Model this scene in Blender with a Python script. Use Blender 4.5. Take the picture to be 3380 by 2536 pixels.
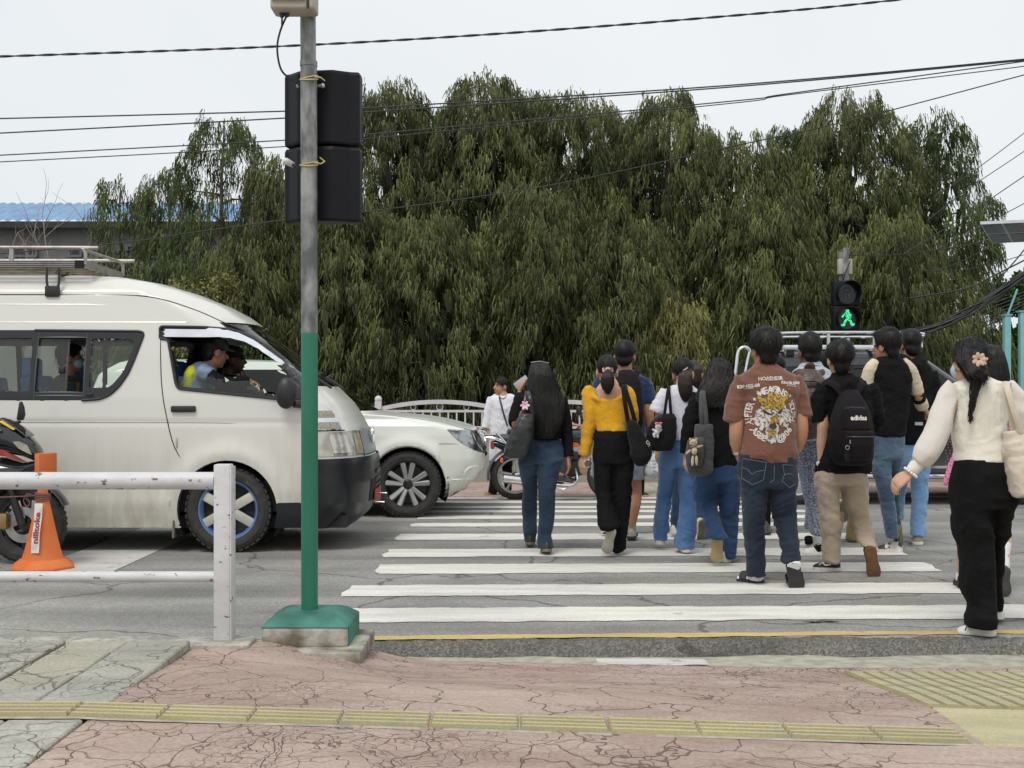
import bpy, bmesh, math, random
import numpy as np
from mathutils import Vector, Matrix, noise
from mathutils.bvhtree import BVHTree
for _o in list(bpy.data.objects): bpy.data.objects.remove(_o)
SC = bpy.context.scene
COL = SC.collection
F, CX, HY, CH = 3850.0, 1690.0, 1305.0, 1.27
cam = bpy.data.cameras.new('camera'); cam_ob = bpy.data.objects.new('camera', cam); COL.objects.link(cam_ob)
cam_ob.location = (0, 0, CH); cam_ob.rotation_euler = (math.radians(90), 0, 0)
cam.sensor_width = 36; cam.lens = 36 * F / 3380; cam.shift_y = (HY - 1268) / 3380
cam.clip_start = 0.05; cam.clip_end = 2000
SC.camera = cam_ob
SUN_EL, SUN_ROT = math.radians(58), math.radians(205)
W = bpy.data.worlds.new('World'); SC.world = W; W.use_nodes = True
wn, wl = W.node_tree.nodes, W.node_tree.links
bg = wn['Background']
sky = wn.new('ShaderNodeTexSky'); sky.sky_type = 'NISHITA'; sky.sun_disc = False
sky.sun_elevation = SUN_EL; sky.sun_rotation = SUN_ROT; sky.air_density = 1.2; sky.dust_density = 6; sky.ozone_density = 1.0
wtc = wn.new('ShaderNodeTexCoord')
wno = wn.new('ShaderNodeTexNoise'); wno.inputs['Scale'].default_value = 1.6; wno.inputs['Detail'].default_value = 5; wno.inputs['Roughness'].default_value = 0.45
wl.new(wtc.outputs['Generated'], wno.inputs['Vector'])
wr = wn.new('ShaderNodeValToRGB')
wr.color_ramp.elements[0].position = 0.3; wr.color_ramp.elements[0].color = (9.0, 9.55, 9.95, 1)
wr.color_ramp.elements[1].position = 0.75; wr.color_ramp.elements[1].color = (10.8, 11.0, 11.15, 1)
wl.new(wno.outputs['Fac'], wr.inputs['Fac'])
wm = wn.new('ShaderNodeMixRGB'); wm.inputs['Fac'].default_value = 0.9
wl.new(sky.outputs['Color'], wm.inputs['Color1']); wl.new(wr.outputs['Color'], wm.inputs['Color2'])
wl.new(wm.outputs['Color'], bg.inputs['Color'])
bg.inputs['Strength'].default_value = 0.084
sun = bpy.data.lights.new('sun', 'SUN'); sun.energy = 1.5; sun.angle = math.radians(20); sun.color = (1.0, 0.97, 0.92)
sun_ob = bpy.data.objects.new('sun', sun); COL.objects.link(sun_ob); sun_ob.location = (-6, -6, 30)
_sd = Vector((math.sin(SUN_ROT) * math.cos(SUN_EL), math.cos(SUN_ROT) * math.cos(SUN_EL), math.sin(SUN_EL)))
sun_ob.rotation_euler = (-_sd).to_track_quat('-Z', 'Y').to_euler()
SC.view_settings.view_transform = 'Standard'; SC.view_settings.look = 'None'
SC.view_settings.exposure = 0.12; SC.view_settings.gamma = 1.0; SC.view_settings.use_curve_mapping = False
try:
 SC.render.engine = 'CYCLES'; SC.cycles.max_bounces = 8; SC.cycles.transparent_max_bounces = 16
except Exception: pass
R = random.Random(7)
def P(x, y, d): return np.array([(x - CX) / F * d, d, CH + (HY - y) / F * d])
def U(v):
 v = np.asarray(v, float); n = np.linalg.norm(v); return v / n if n > 1e-9 else v
def _h(ix, iy, iz, seed):
 n = (ix * 374761393 + iy * 668265263 + iz * 2147483647 + seed * 1274126177) & 0xffffffff
 n = ((n ^ (n >> 13)) * 1274126177) & 0xffffffff
 return ((n ^ (n >> 16)) & 0xffff) / 32767.5 - 1.0
def vnoise(p, seed=0):
 p = np.asarray(p, float); i = np.floor(p).astype(np.int64); f = p - i; f = f * f * (3 - 2 * f)
 r = np.zeros(len(p))
 for dx in (0, 1):
  wx = f[:, 0] if dx else 1 - f[:, 0]
  for dy in (0, 1):
   wy = f[:, 1] if dy else 1 - f[:, 1]
   for dz in (0, 1):
    wz = f[:, 2] if dz else 1 - f[:, 2]
    r += wx * wy * wz * _h(i[:, 0] + dx, i[:, 1] + dy, i[:, 2] + dz, seed)
 return r
def tag(o, label=None, cat=None, group=None, kind=None):
 if label: o['label'] = label
 if cat: o['category'] = cat
 if group: o['group'] = group
 if kind: o['kind'] = kind
 return o
def thing(name, label, cat, loc=(0, 0, 0), group=None):
 o = bpy.data.objects.new(name, None); COL.objects.link(o); o.location = tuple(float(c) for c in loc)
 o.empty_display_size = 0.1
 return tag(o, label, cat, group)
def base_of(parent):
 while parent is not None and parent.parent is not None: parent = parent.parent
 return np.array(parent.location) if parent is not None else np.zeros(3)
def obj(name, me, parent=None):
 o = bpy.data.objects.new(name, me); COL.objects.link(o)
 if parent is not None: o.parent = parent
 return o
def np_mesh(name, V, Fc, mat=None, smooth=False):
 """V (n,3); Fc (m,k) one face size"""
 me = bpy.data.meshes.new(name); V = np.asarray(V, np.float32); Fc = np.asarray(Fc, np.int32)
 me.vertices.add(len(V)); me.vertices.foreach_set('co', V.ravel())
 m, k = Fc.shape
 me.loops.add(m * k); me.loops.foreach_set('vertex_index', Fc.ravel())
 me.polygons.add(m); me.polygons.foreach_set('loop_start', np.arange(0, m * k, k, dtype=np.int32))
 try: me.polygons.foreach_set('loop_total', np.full(m, k, dtype=np.int32))
 except Exception: pass
 if smooth: me.polygons.foreach_set('use_smooth', np.ones(m, dtype=bool))
 me.update(calc_edges=True); me.validate()
 if mat: me.materials.append(mat)
 return me
def frame_of(d, up=(0, 0, 1)):
 d = U(d); up = np.asarray(up, float)
 if abs(np.dot(d, up)) > 0.97: up = np.array((0, 1, 0)) if abs(d[1]) < 0.9 else np.array((1, 0, 0))
 r = U(np.cross(d, up)); u = np.cross(r, d); return r, u
class MB:
 def __init__(s): s.v = []; s.f = []
 def add(s, V, Fc):
  b = len(s.v); s.v.extend([tuple(map(float, p)) for p in V]); s.f.extend([tuple(int(i) + b for i in q) for q in Fc]); return s
 def box(s, c, size, ax=None, taper=1.0):
  c = np.asarray(c, float); hx, hy, hz = [q / 2 for q in size]
  ax = np.eye(3) if ax is None else np.asarray(ax, float)
  V = []
  for z in (-1, 1):
   t = taper if z > 0 else 1
   for x, y in ((-1, -1), (1, -1), (1, 1), (-1, 1)):
    V.append(c + ax[0] * x * hx * t + ax[1] * y * hy * t + ax[2] * z * hz)
  return s.add(V, [(0, 3, 2, 1), (4, 5, 6, 7), (0, 1, 5, 4), (1, 2, 6, 5), (2, 3, 7, 6), (3, 0, 4, 7)])
 def rings(s, rings, cap=True, closed=False):
  n = len(rings[0]); V = [p for r in rings for p in r]; Fc = []
  m = len(rings)
  for i in range(m if closed else m - 1):
   j = (i + 1) % m
   for k in range(n):
    l = (k + 1) % n; Fc.append((i * n + k, i * n + l, j * n + l, j * n + k))
  if cap and not closed:
   Fc.append(tuple(range(n - 1, -1, -1))); Fc.append(tuple((m - 1) * n + k for k in range(n)))
  return s.add(V, Fc)
 def tube(s, pts, r, n=8, cap=True, closed=False, flat=1.0, up=(0, 0, 1), rounded=False):
  pts = [np.asarray(p, float) for p in pts]; m = len(pts)
  rr = list(r) if hasattr(r, '__len__') else [r] * m
  if rounded and not closed:
   d0 = U(pts[0] - pts[1]); d1 = U(pts[-1] - pts[-2])
   pts = [pts[0] + d0 * rr[0] * .95, pts[0] + d0 * rr[0] * .6] + pts + [pts[-1] + d1 * rr[-1] * .6, pts[-1] + d1 * rr[-1] * .95]
   rr = [rr[0] * .3, rr[0] * .8] + rr + [rr[-1] * .8, rr[-1] * .3]; m = len(pts)
  rings = []; pr = None
  for i in range(m):
   if closed: d = pts[(i + 1) % m] - pts[i - 1]
   else: d = pts[min(i + 1, m - 1)] - pts[max(i - 1, 0)]
   d = U(d)
   if pr is None: a, b = frame_of(d, up)
   else:
    a = pr - d * np.dot(pr, d); a = U(a) if np.linalg.norm(a) > 1e-6 else frame_of(d, up)[0]; b = np.cross(a, d)
   pr = a
   rings.append([pts[i] + rr[i] * (math.cos(t) * a + flat * math.sin(t) * b) for t in [2 * math.pi * k / n for k in range(n)]])
  return s.rings(rings, cap, closed)
 def lathe(s, prof, c=(0, 0, 0), axis=(0, 0, 1), n=24, closed=False):
  a, b = frame_of(axis, (0, 0, 1) if abs(axis[2]) < .9 else (0, 1, 0)); ax = U(axis); c = np.asarray(c, float)
  rings = [[c + ax * h + r * (math.cos(t) * a + math.sin(t) * b) for t in [2 * math.pi * k / n for k in range(n)]] for r, h in prof]
  return s.rings(rings, True, closed)
 def ell(s, c, rad, ax=None, nu=14, nv=9):
  c = np.asarray(c, float); ax = np.eye(3) if ax is None else np.asarray(ax, float)
  rings = []
  for j in range(nv + 1):
   ph = math.pi * (0.03 + 0.94 * j / nv)
   rings.append([c + ax[0] * rad[0] * math.sin(ph) * math.cos(t) + ax[1] * rad[1] * math.sin(ph) * math.sin(t) - ax[2] * rad[2] * math.cos(ph) for t in [2 * math.pi * k / nu for k in range(nu)]])
  return s.rings(rings)
 def prism(s, poly, z0, z1, m=lambda a, b, h: (a, b, h)):
  n = len(poly); V = [m(a, b, z0) for a, b in poly] + [m(a, b, z1) for a, b in poly]
  return s.add(V, [tuple(range(n - 1, -1, -1)), tuple(range(n, 2 * n))] + [(i, (i + 1) % n, n + (i + 1) % n, n + i) for i in range(n)])
 def mesh(s, name='m', off=(0, 0, 0)):
  me = bpy.data.meshes.new(name); o = np.asarray(off, float)
  me.from_pydata([(a - o[0], b - o[1], c - o[2]) for a, b, c in s.v], [], s.f); me.update(); return me
 def build(s, name, mat, parent=None, smooth=40, bevel=0, seg=2, fix=True):
  me = s.mesh(name, base_of(parent))
  if fix or bevel:
   bm = bmesh.new(); bm.from_mesh(me)
   bmesh.ops.recalc_face_normals(bm, faces=bm.faces)
   if bevel:
    es = [e for e in bm.edges if len(e.link_faces) == 2 and e.calc_face_angle(0) > 0.5]
    bmesh.ops.bevel(bm, geom=es, offset=bevel, segments=seg, affect='EDGES', profile=.5, clamp_overlap=True)
   bm.to_mesh(me); bm.free()
  if smooth:
   me.polygons.foreach_set('use_smooth', np.ones(len(me.polygons), dtype=bool)); me.set_sharp_from_angle(angle=math.radians(smooth))
  me.materials.append(mat)
  return obj(name, me, parent)
def mirror_y(pts, c): return [(x, 2 * c - y, z) for x, y, z in pts]
def arc_pts(c, r, a0, a1, n, u=(1, 0, 0), v=(0, 0, 1)):
 c = np.asarray(c, float); u = np.asarray(u, float); v = np.asarray(v, float)
 return [c + r * (math.cos(a0 + (a1 - a0) * i / n) * u + math.sin(a0 + (a1 - a0) * i / n) * v) for i in range(n + 1)]
def smoothpath(pts, k=6):
 pts = [np.asarray(p, float) for p in pts]; out = []
 for i in range(len(pts) - 1):
  p0 = pts[max(i - 1, 0)]; p1 = pts[i]; p2 = pts[i + 1]; p3 = pts[min(i + 2, len(pts) - 1)]
  for j in range(k):
   t = j / k
   out.append(.5 * ((2 * p1) + (-p0 + p2) * t + (2 * p0 - 5 * p1 + 4 * p2 - p3) * t * t + (-p0 + 3 * p1 - 3 * p2 + p3) * t ** 3))
 out.append(pts[-1]); return out
def remesh(mb, voxel, smooth=3, ratio=None, fac=.5):
 me = mb.mesh('tmp'); o = bpy.data.objects.new('tmp', me); COL.objects.link(o)
 m = o.modifiers.new('r', 'REMESH'); m.mode = 'VOXEL'; m.voxel_size = voxel; m.use_smooth_shade = True
 if smooth:
  m = o.modifiers.new('s', 'SMOOTH'); m.iterations = smooth; m.factor = fac
 if ratio:
  m = o.modifiers.new('d', 'DECIMATE'); m.ratio = ratio
 dg = bpy.context.evaluated_depsgraph_get()
 out = bpy.data.meshes.new_from_object(o.evaluated_get(dg))
 bpy.data.objects.remove(o); bpy.data.meshes.remove(me)
 return out
def get_co(me):
 a = np.empty(len(me.vertices) * 3, np.float32); me.vertices.foreach_get('co', a); return a.reshape(-1, 3).astype(float)
def set_co(me, V): me.vertices.foreach_set('co', np.asarray(V, np.float32).ravel()); me.update()
def get_no(me):
 a = np.empty(len(me.vertices) * 3, np.float32); me.vertices.foreach_get('normal', a); return a.reshape(-1, 3).astype(float)
def nodes_of(m): return m.node_tree.nodes, m.node_tree.links
MATS = {}
def M(name, col, rough=.6, metal=0.0, var=0.12, vs=6.0, bump=0.0, bs=60.0, col2=None, stretch=(1, 1, 1), detail=4, spec=None, thr=None, bd=.01, coat=0, sheen=0, emit=0):
 if name in MATS: return MATS[name]
 m = bpy.data.materials.new(name); m.use_nodes = True; n, l = nodes_of(m); b = n['Principled BSDF']
 c = tuple(col[:3]) + (1,)
 tc = n.new('ShaderNodeTexCoord'); mp = n.new('ShaderNodeMapping'); mp.inputs['Scale'].default_value = stretch
 l.new(tc.outputs['Object'], mp.inputs['Vector'])
 if var or col2:
  no = n.new('ShaderNodeTexNoise'); no.inputs['Scale'].default_value = vs; no.inputs['Detail'].default_value = detail
  l.new(mp.outputs['Vector'], no.inputs['Vector'])
  cr = n.new('ShaderNodeValToRGB')
  a, z = (thr if thr else (.3, .7))
  cr.color_ramp.elements[0].position = a; cr.color_ramp.elements[1].position = z
  if col2: cr.color_ramp.elements[0].color = c; cr.color_ramp.elements[1].color = tuple(col2[:3]) + (1,)
  else:
   cr.color_ramp.elements[0].color = tuple(q * (1 - var) for q in c[:3]) + (1,); cr.color_ramp.elements[1].color = tuple(min(1, q * (1 + var)) for q in c[:3]) + (1,)
  l.new(no.outputs['Fac'], cr.inputs['Fac']); l.new(cr.outputs['Color'], b.inputs['Base Color'])
 else: b.inputs['Base Color'].default_value = c
 b.inputs['Roughness'].default_value = rough; b.inputs['Metallic'].default_value = metal
 if spec is not None: b.inputs['Specular IOR Level'].default_value = spec
 if coat: b.inputs['Coat Weight'].default_value = coat; b.inputs['Coat Roughness'].default_value = .08
 if sheen: b.inputs['Sheen Weight'].default_value = sheen; b.inputs['Sheen Roughness'].default_value = .5
 if emit: b.inputs['Emission Color'].default_value = c; b.inputs['Emission Strength'].default_value = emit
 if bump:
  n2 = n.new('ShaderNodeTexNoise'); n2.inputs['Scale'].default_value = bs; n2.inputs['Detail'].default_value = 5
  l.new(mp.outputs['Vector'], n2.inputs['Vector'])
  bp = n.new('ShaderNodeBump'); bp.inputs['Strength'].default_value = bump; bp.inputs['Distance'].default_value = bd
  l.new(n2.outputs['Fac'], bp.inputs['Height']); l.new(bp.outputs['Normal'], b.inputs['Normal'])
 MATS[name] = m; return m
def node(n, t, **kw):
 x = n.new(t)
 for k, v in kw.items():
  if k in x.inputs: x.inputs[k].default_value = v
  else: setattr(x, k, v)
 return x
def ramp(n, stops):
 cr = n.new('ShaderNodeValToRGB'); e = cr.color_ramp.elements
 while len(e) > 1: e.remove(e[-1])
 for i, (p, c) in enumerate(stops):
  c = (c, c, c, 1) if not hasattr(c, '__len__') else tuple(c[:3]) + (1,)
  if i == 0: e[0].position = p; e[0].color = c
  else: q = e.new(p); q.color = c
 return cr
def mix(n, l, fac, a, b, t='MIX'):
 x = n.new('ShaderNodeMixRGB'); x.blend_type = t
 for s, v in ((x.inputs[0], fac), (x.inputs[1], a), (x.inputs[2], b)):
  if hasattr(v, 'is_linked'): l.new(v, s)
  elif hasattr(v, '__len__'): s.default_value = tuple(v[:3]) + (1,)
  else: s.default_value = v
 return x.outputs[0]
def glass(name, tint=(.75, .82, .8), rough=.02, refl=1.0, dirt=0.0):
 if name in MATS: return MATS[name]
 m = bpy.data.materials.new(name); m.use_nodes = True; n, l = nodes_of(m)
 for x in list(n):
  if x.type != 'OUTPUT_MATERIAL': n.remove(x)
 out = [x for x in n if x.type == 'OUTPUT_MATERIAL'][0]
 tr = node(n, 'ShaderNodeBsdfTransparent'); tr.inputs[0].default_value = tuple(tint) + (1,)
 gl = node(n, 'ShaderNodeBsdfGlossy'); gl.inputs['Roughness'].default_value = rough
 fr = node(n, 'ShaderNodeFresnel', IOR=1.5)
 mu = node(n, 'ShaderNodeMath', operation='MULTIPLY'); mu.inputs[1].default_value = refl; l.new(fr.outputs[0], mu.inputs[0])
 mx = node(n, 'ShaderNodeMixShader'); l.new(mu.outputs[0], mx.inputs[0]); l.new(tr.outputs[0], mx.inputs[1]); l.new(gl.outputs[0], mx.inputs[2])
 o = mx.outputs[0]
 if dirt:
  df = node(n, 'ShaderNodeBsdfDiffuse'); df.inputs[0].default_value = (.5, .49, .45, 1)
  m2 = node(n, 'ShaderNodeMixShader'); m2.inputs[0].default_value = dirt; l.new(o, m2.inputs[1]); l.new(df.outputs[0], m2.inputs[2]); o = m2.outputs[0]
 l.new(o, out.inputs[0]); MATS[name] = m; return m
black_plastic = M('black_plastic', (.018, .018, .019), .45, var=.2, vs=12, bump=.08, bs=200)
rubber = M('rubber', (.034, .033, .030), .8, var=.35, vs=18, bump=.3, bs=90)
chrome = M('chrome', (.75, .76, .77), .12, 1.0, var=.05)
steel = M('steel', (.42, .43, .44), .35, .9, var=.2, vs=14)
dark_metal = M('dark_metal', (.05, .05, .052), .4, .7, var=.2)
def sstep(a, b, x):
 t = np.clip((np.asarray(x, float) - a) / (b - a), 0, 1); return t * t * (3 - 2 * t)
def zs(x): return np.clip(.155 - .03 * np.asarray(x, float), .07, .2)
def yedge(x): return np.interp(x, [-10, -1.36, -1.2, -.75, -.3, 1.5, 8], [5.1, 5.1, 5.25, 5.7, 5.75, 5.6, 5.6])
def ze(x): return .16 + (-.04 - .16) * sstep(-1.3, -.3, x)
def zp(x, y):
 t = sstep(4.25, 1, 0) * 0 + np.clip((np.asarray(y, float) - 4.25) / (yedge(x) - 4.25), 0, 1)
 t = t * t * (3 - 2 * t) * .5 + t * .5
 return zs(x) * (1 - t) + ze(x) * t
def grid_mesh(name, X, Y, mat, smooth=True):
 n, m = X.shape[:2]; V = X.reshape(-1, 3)
 i, j = np.meshgrid(np.arange(n - 1), np.arange(m - 1), indexing='ij'); a = (i * m + j).ravel()
 return np_mesh(name, V, np.stack([a, a + 1, a + m + 1, a + m], 1), mat, smooth)
def mat_asphalt(name, base, dark, wear=True, coarse=0.0):
 m = bpy.data.materials.new(name); m.use_nodes = True; n, l = nodes_of(m); b = n['Principled BSDF']
 tc = node(n, 'ShaderNodeTexCoord')
 big = node(n, 'ShaderNodeTexNoise', Scale=.55, Detail=6.0, Roughness=.6); l.new(tc.outputs['Object'], big.inputs['Vector'])
 mp = node(n, 'ShaderNodeMapping'); mp.inputs['Scale'].default_value = (.25, 2.0, 1); l.new(tc.outputs['Object'], mp.inputs['Vector'])
 st = node(n, 'ShaderNodeTexNoise', Scale=1.3, Detail=4.0); l.new(mp.outputs[0], st.inputs['Vector'])
 ag = node(n, 'ShaderNodeTexVoronoi', Scale=95.0 - 5 * coarse); l.new(tc.outputs['Object'], ag.inputs['Vector'])
 fi = node(n, 'ShaderNodeTexNoise', Scale=160.0, Detail=3.0); l.new(tc.outputs['Object'], fi.inputs['Vector'])
 r1 = ramp(n, [(.35, dark), (.68, base)]); l.new(big.outputs['Fac'], r1.inputs[0])
 r2 = ramp(n, [(.3, .72), (.7, 1.2)]); l.new(st.outputs['Fac'], r2.inputs[0])
 c = mix(n, l, 1.0, r1.outputs[0], r2.outputs[0], 'MULTIPLY')
 r3 = ramp(n, [(0.0, (.62, .62, .62)), (.5, (.98, .98, .98)), (1.0, (1.75, 1.7, 1.6))]); l.new(ag.outputs['Color'], r3.inputs[0])
 c = mix(n, l, .55 + .4 * coarse, c, r3.outputs[0], 'MULTIPLY')
 r4 = ramp(n, [(.3, .7), (.7, 1.25)]); l.new(fi.outputs['Fac'], r4.inputs[0]); c = mix(n, l, .6, c, r4.outputs[0], 'MULTIPLY')
 wv = node(n, 'ShaderNodeTexNoise', Scale=1.1, Detail=5.0); l.new(tc.outputs['Object'], wv.inputs['Vector']); vc = node(n, 'ShaderNodeTexVoronoi', feature='DISTANCE_TO_EDGE', Scale=.55); ad = node(n, 'ShaderNodeVectorMath', operation='ADD'); l.new(tc.outputs['Object'], ad.inputs[0]); l.new(wv.outputs['Color'], ad.inputs[1]); l.new(ad.outputs[0], vc.inputs['Vector'])
 rc = ramp(n, [(0, .5), (.004, .75), (.009, 0.0)]); l.new(vc.outputs['Distance'], rc.inputs[0]); c = mix(n, l, rc.outputs[0], c, (.06, .058, .055))
 ol = node(n, 'ShaderNodeTexNoise', Scale=2.3, Detail=8.0, Roughness=.7); l.new(mp.outputs[0], ol.inputs['Vector']); ro = ramp(n, [(.60, 0.0), (.74, .55)]); l.new(ol.outputs['Fac'], ro.inputs[0]); c = mix(n, l, ro.outputs[0], c, (.10, .098, .092))
 l.new(c, b.inputs['Base Color']); b.inputs['Roughness'].default_value = .85; b.inputs['Specular IOR Level'].default_value = .3
 bp = node(n, 'ShaderNodeBump', Strength=.5 + .5 * coarse, Distance=.006 + .006 * coarse); l.new(ag.outputs['Distance'], bp.inputs['Height'])
 b2 = node(n, 'ShaderNodeBump', Strength=.4, Distance=.004); l.new(fi.outputs['Fac'], b2.inputs['Height']); l.new(bp.outputs[0], b2.inputs['Normal'])
 l.new(b2.outputs[0], b.inputs['Normal']); return m
def mat_cracked(name, base, base2, crack, scale=2.1, stain=(.2, .12, .1)):
 m = bpy.data.materials.new(name); m.use_nodes = True; n, l = nodes_of(m); b = n['Principled BSDF']
 tc = node(n, 'ShaderNodeTexCoord')
 wa = node(n, 'ShaderNodeTexNoise', Scale=2.3, Detail=4.0); l.new(tc.outputs['Object'], wa.inputs['Vector'])
 ws = node(n, 'ShaderNodeVectorMath', operation='SUBTRACT'); l.new(wa.outputs['Color'], ws.inputs[0]); ws.inputs[1].default_value = (.5, .5, .5)
 wv = node(n, 'ShaderNodeVectorMath', operation='SCALE'); l.new(ws.outputs[0], wv.inputs[0]); wv.inputs['Scale'].default_value = .5
 ad = node(n, 'ShaderNodeVectorMath', operation='ADD'); l.new(tc.outputs['Object'], ad.inputs[0]); l.new(wv.outputs[0], ad.inputs[1])
 masks = []
 for sc, wd, gate in ((scale * 1.35, .0085, .42), (scale * 3.4, .014, .52), (scale * 8, .02, .6)):
  vo = node(n, 'ShaderNodeTexVoronoi', feature='DISTANCE_TO_EDGE', Scale=sc); l.new(ad.outputs[0], vo.inputs['Vector'])
  g = node(n, 'ShaderNodeTexNoise', Scale=1.4, Detail=3.0); mpp = node(n, 'ShaderNodeMapping'); mpp.inputs['Location'].default_value = (sc * 3.1, 2, 1)
  l.new(tc.outputs['Object'], mpp.inputs['Vector']); l.new(mpp.outputs[0], g.inputs['Vector'])
  gr = ramp(n, [(gate - .07, .0), (gate + .06, 1.0)]); l.new(g.outputs['Fac'], gr.inputs[0])
  cr = ramp(n, [(0, 1.0), (wd * .5, .85), (wd, 0.0)]); l.new(vo.outputs['Distance'], cr.inputs[0])
  masks.append(mix(n, l, 1.0, cr.outputs[0], gr.outputs[0], 'MULTIPLY'))
 mk = mix(n, l, 1.0, masks[0], masks[1], 'LIGHTEN'); mk = mix(n, l, 1.0, mk, masks[2], 'LIGHTEN')
 n1 = node(n, 'ShaderNodeTexNoise', Scale=1.1, Detail=6.0, Roughness=.65); l.new(tc.outputs['Object'], n1.inputs['Vector'])
 r1 = ramp(n, [(.32, base), (.66, base2)]); l.new(n1.outputs['Fac'], r1.inputs[0])
 n2 = node(n, 'ShaderNodeTexNoise', Scale=70.0, Detail=4.0); l.new(tc.outputs['Object'], n2.inputs['Vector'])
 r2 = ramp(n, [(.3, .82), (.7, 1.15)]); l.new(n2.outputs['Fac'], r2.inputs[0])
 c = mix(n, l, 1.0, r1.outputs[0], r2.outputs[0], 'MULTIPLY')
 sm = node(n, 'ShaderNodeMapping'); sm.inputs['Scale'].default_value = (.7, 2.6, 1); l.new(tc.outputs['Object'], sm.inputs['Vector'])
 n3 = node(n, 'ShaderNodeTexNoise', Scale=1.7, Detail=7.0, Roughness=.7); l.new(sm.outputs[0], n3.inputs['Vector'])
 r3 = ramp(n, [(.46, 0.0), (.72, .65)]); l.new(n3.outputs['Fac'], r3.inputs[0]); c = mix(n, l, r3.outputs[0], c, stain)
 c = mix(n, l, mk, c, crack)
 l.new(c, b.inputs['Base Color']); b.inputs['Roughness'].default_value = .9; b.inputs['Specular IOR Level'].default_value = .2
 inv = node(n, 'ShaderNodeMath', operation='SUBTRACT'); inv.inputs[0].default_value = 1.0; l.new(mk, inv.inputs[1])
 bp = node(n, 'ShaderNodeBump', Strength=.9, Distance=.008); l.new(inv.outputs[0], bp.inputs['Height'])
 b2 = node(n, 'ShaderNodeBump', Strength=.35, Distance=.004); l.new(n2.outputs['Fac'], b2.inputs['Height']); l.new(bp.outputs[0], b2.inputs['Normal'])
 l.new(b2.outputs[0], b.inputs['Normal']); return m
def mat_paint_worn(name, col, under=(.14, .14, .13), thr=.66, vs=3.0):
 m = bpy.data.materials.new(name); m.use_nodes = True; n, l = nodes_of(m); b = n['Principled BSDF']
 tc = node(n, 'ShaderNodeTexCoord')
 n1 = node(n, 'ShaderNodeTexNoise', Scale=vs, Detail=9.0, Roughness=.72); l.new(tc.outputs['Object'], n1.inputs['Vector'])
 r1 = ramp(n, [(thr - .03, 0.0), (thr + .05, .9)]); l.new(n1.outputs['Fac'], r1.inputs[0])
 mp = node(n, 'ShaderNodeMapping'); mp.inputs['Scale'].default_value = (.5, 3, 1); l.new(tc.outputs['Object'], mp.inputs['Vector'])
 n2 = node(n, 'ShaderNodeTexNoise', Scale=2.2, Detail=6.0, Roughness=.65); l.new(mp.outputs[0], n2.inputs['Vector'])
 r2 = ramp(n, [(.3, tuple(q * .72 for q in col)), (.6, col)]); l.new(n2.outputs['Fac'], r2.inputs[0])
 n3 = node(n, 'ShaderNodeTexNoise', Scale=120.0, Detail=2.0); l.new(tc.outputs['Object'], n3.inputs['Vector'])
 r3 = ramp(n, [(.3, .84), (.7, 1.1)]); l.new(n3.outputs['Fac'], r3.inputs[0])
 c = mix(n, l, 1.0, r2.outputs[0], r3.outputs[0], 'MULTIPLY')
 l.new(mix(n, l, r1.outputs[0], c, under), b.inputs['Base Color']); b.inputs['Roughness'].default_value = .75
 bp = node(n, 'ShaderNodeBump', Strength=.3, Distance=.003); l.new(n3.outputs['Fac'], bp.inputs['Height']); l.new(bp.outputs[0], b.inputs['Normal']); return m
asphalt = mat_asphalt('asphalt', (.33, .325, .305), (.215, .213, .203))
asphalt_edge = mat_asphalt('asphalt_edge', (.19, .185, .17), (.10, .098, .09), coarse=1.0)  # coarse broken lip; base colour darkened to stand in for its deep shadow
pink_concrete = mat_cracked('pink_concrete', (.36, .272, .228), (.465, .37, .315), (.17, .115, .095))
grey_concrete = mat_cracked('grey_concrete', (.35, .345, .295), (.45, .44, .39), (.18, .175, .155), scale=1.5, stain=(.17, .17, .15))
slab_stone = mat_cracked('slab_stone', (.37, .35, .27), (.44, .42, .35), (.2, .19, .16), scale=.9, stain=(.24, .24, .21))
zebra_white = mat_paint_worn('zebra_white', (.76, .745, .68), (.3, .295, .28), thr=.645)
line_yellow = mat_paint_worn('line_yellow', (.60, .45, .17), (.3, .27, .2), thr=.64)
old_white = mat_paint_worn('old_white', (.62, .61, .57), (.3, .3, .28), thr=.6, vs=7)
tile_yellow = mat_paint_worn('tile_yellow', (.50, .455, .27), (.36, .34, .24), thr=.6, vs=4)
tile_yellow2 = mat_paint_worn('tile_yellow2', (.47, .43, .28), (.37, .35, .27), thr=.55, vs=5)
tile_dirt = mat_paint_worn('tile_dirt', (.36, .315, .165), (.25, .23, .15), thr=.58, vs=8)
mortar = M('mortar', (.37, .355, .29), .95, var=.25, vs=14, bump=.4, bs=70)
soil = M('soil', (.06, .052, .04), .95, var=.4, vs=2, bump=.6, bs=14)
g = MB(); g.add([(-400, -60, -.3), (400, -60, -.3), (400, 700, -.3), (-400, 700, -.3)], [(0, 1, 2, 3)])
tag(g.build('ground', soil, smooth=0), kind='structure')
xs = np.unique(np.concatenate([np.linspace(-60, -1.3, 24), np.arange(-1.2, 4.2, .028), np.linspace(4.3, 60, 22)]))
ys = np.unique(np.concatenate([np.arange(5.0, 6.36, .026), np.array([6.6, 7.5, 9, 11, 13, 14.5])]))
GX, GY = np.meshgrid(xs, ys, indexing='ij'); pp = np.stack([GX.ravel(), GY.ravel(), 0 * GX.ravel()], 1)
lip = 6.02 + .03 * vnoise(pp * [2.2, 0, 0], 3) + .012 * vnoise(pp * [11, 0, 0], 4) + .018 * np.clip(pp[:, 0], 0, 4)
e = sstep(-.95, -.45, pp[:, 0]); drop = sstep(0, 1, (lip - pp[:, 1]) / .15)
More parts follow.
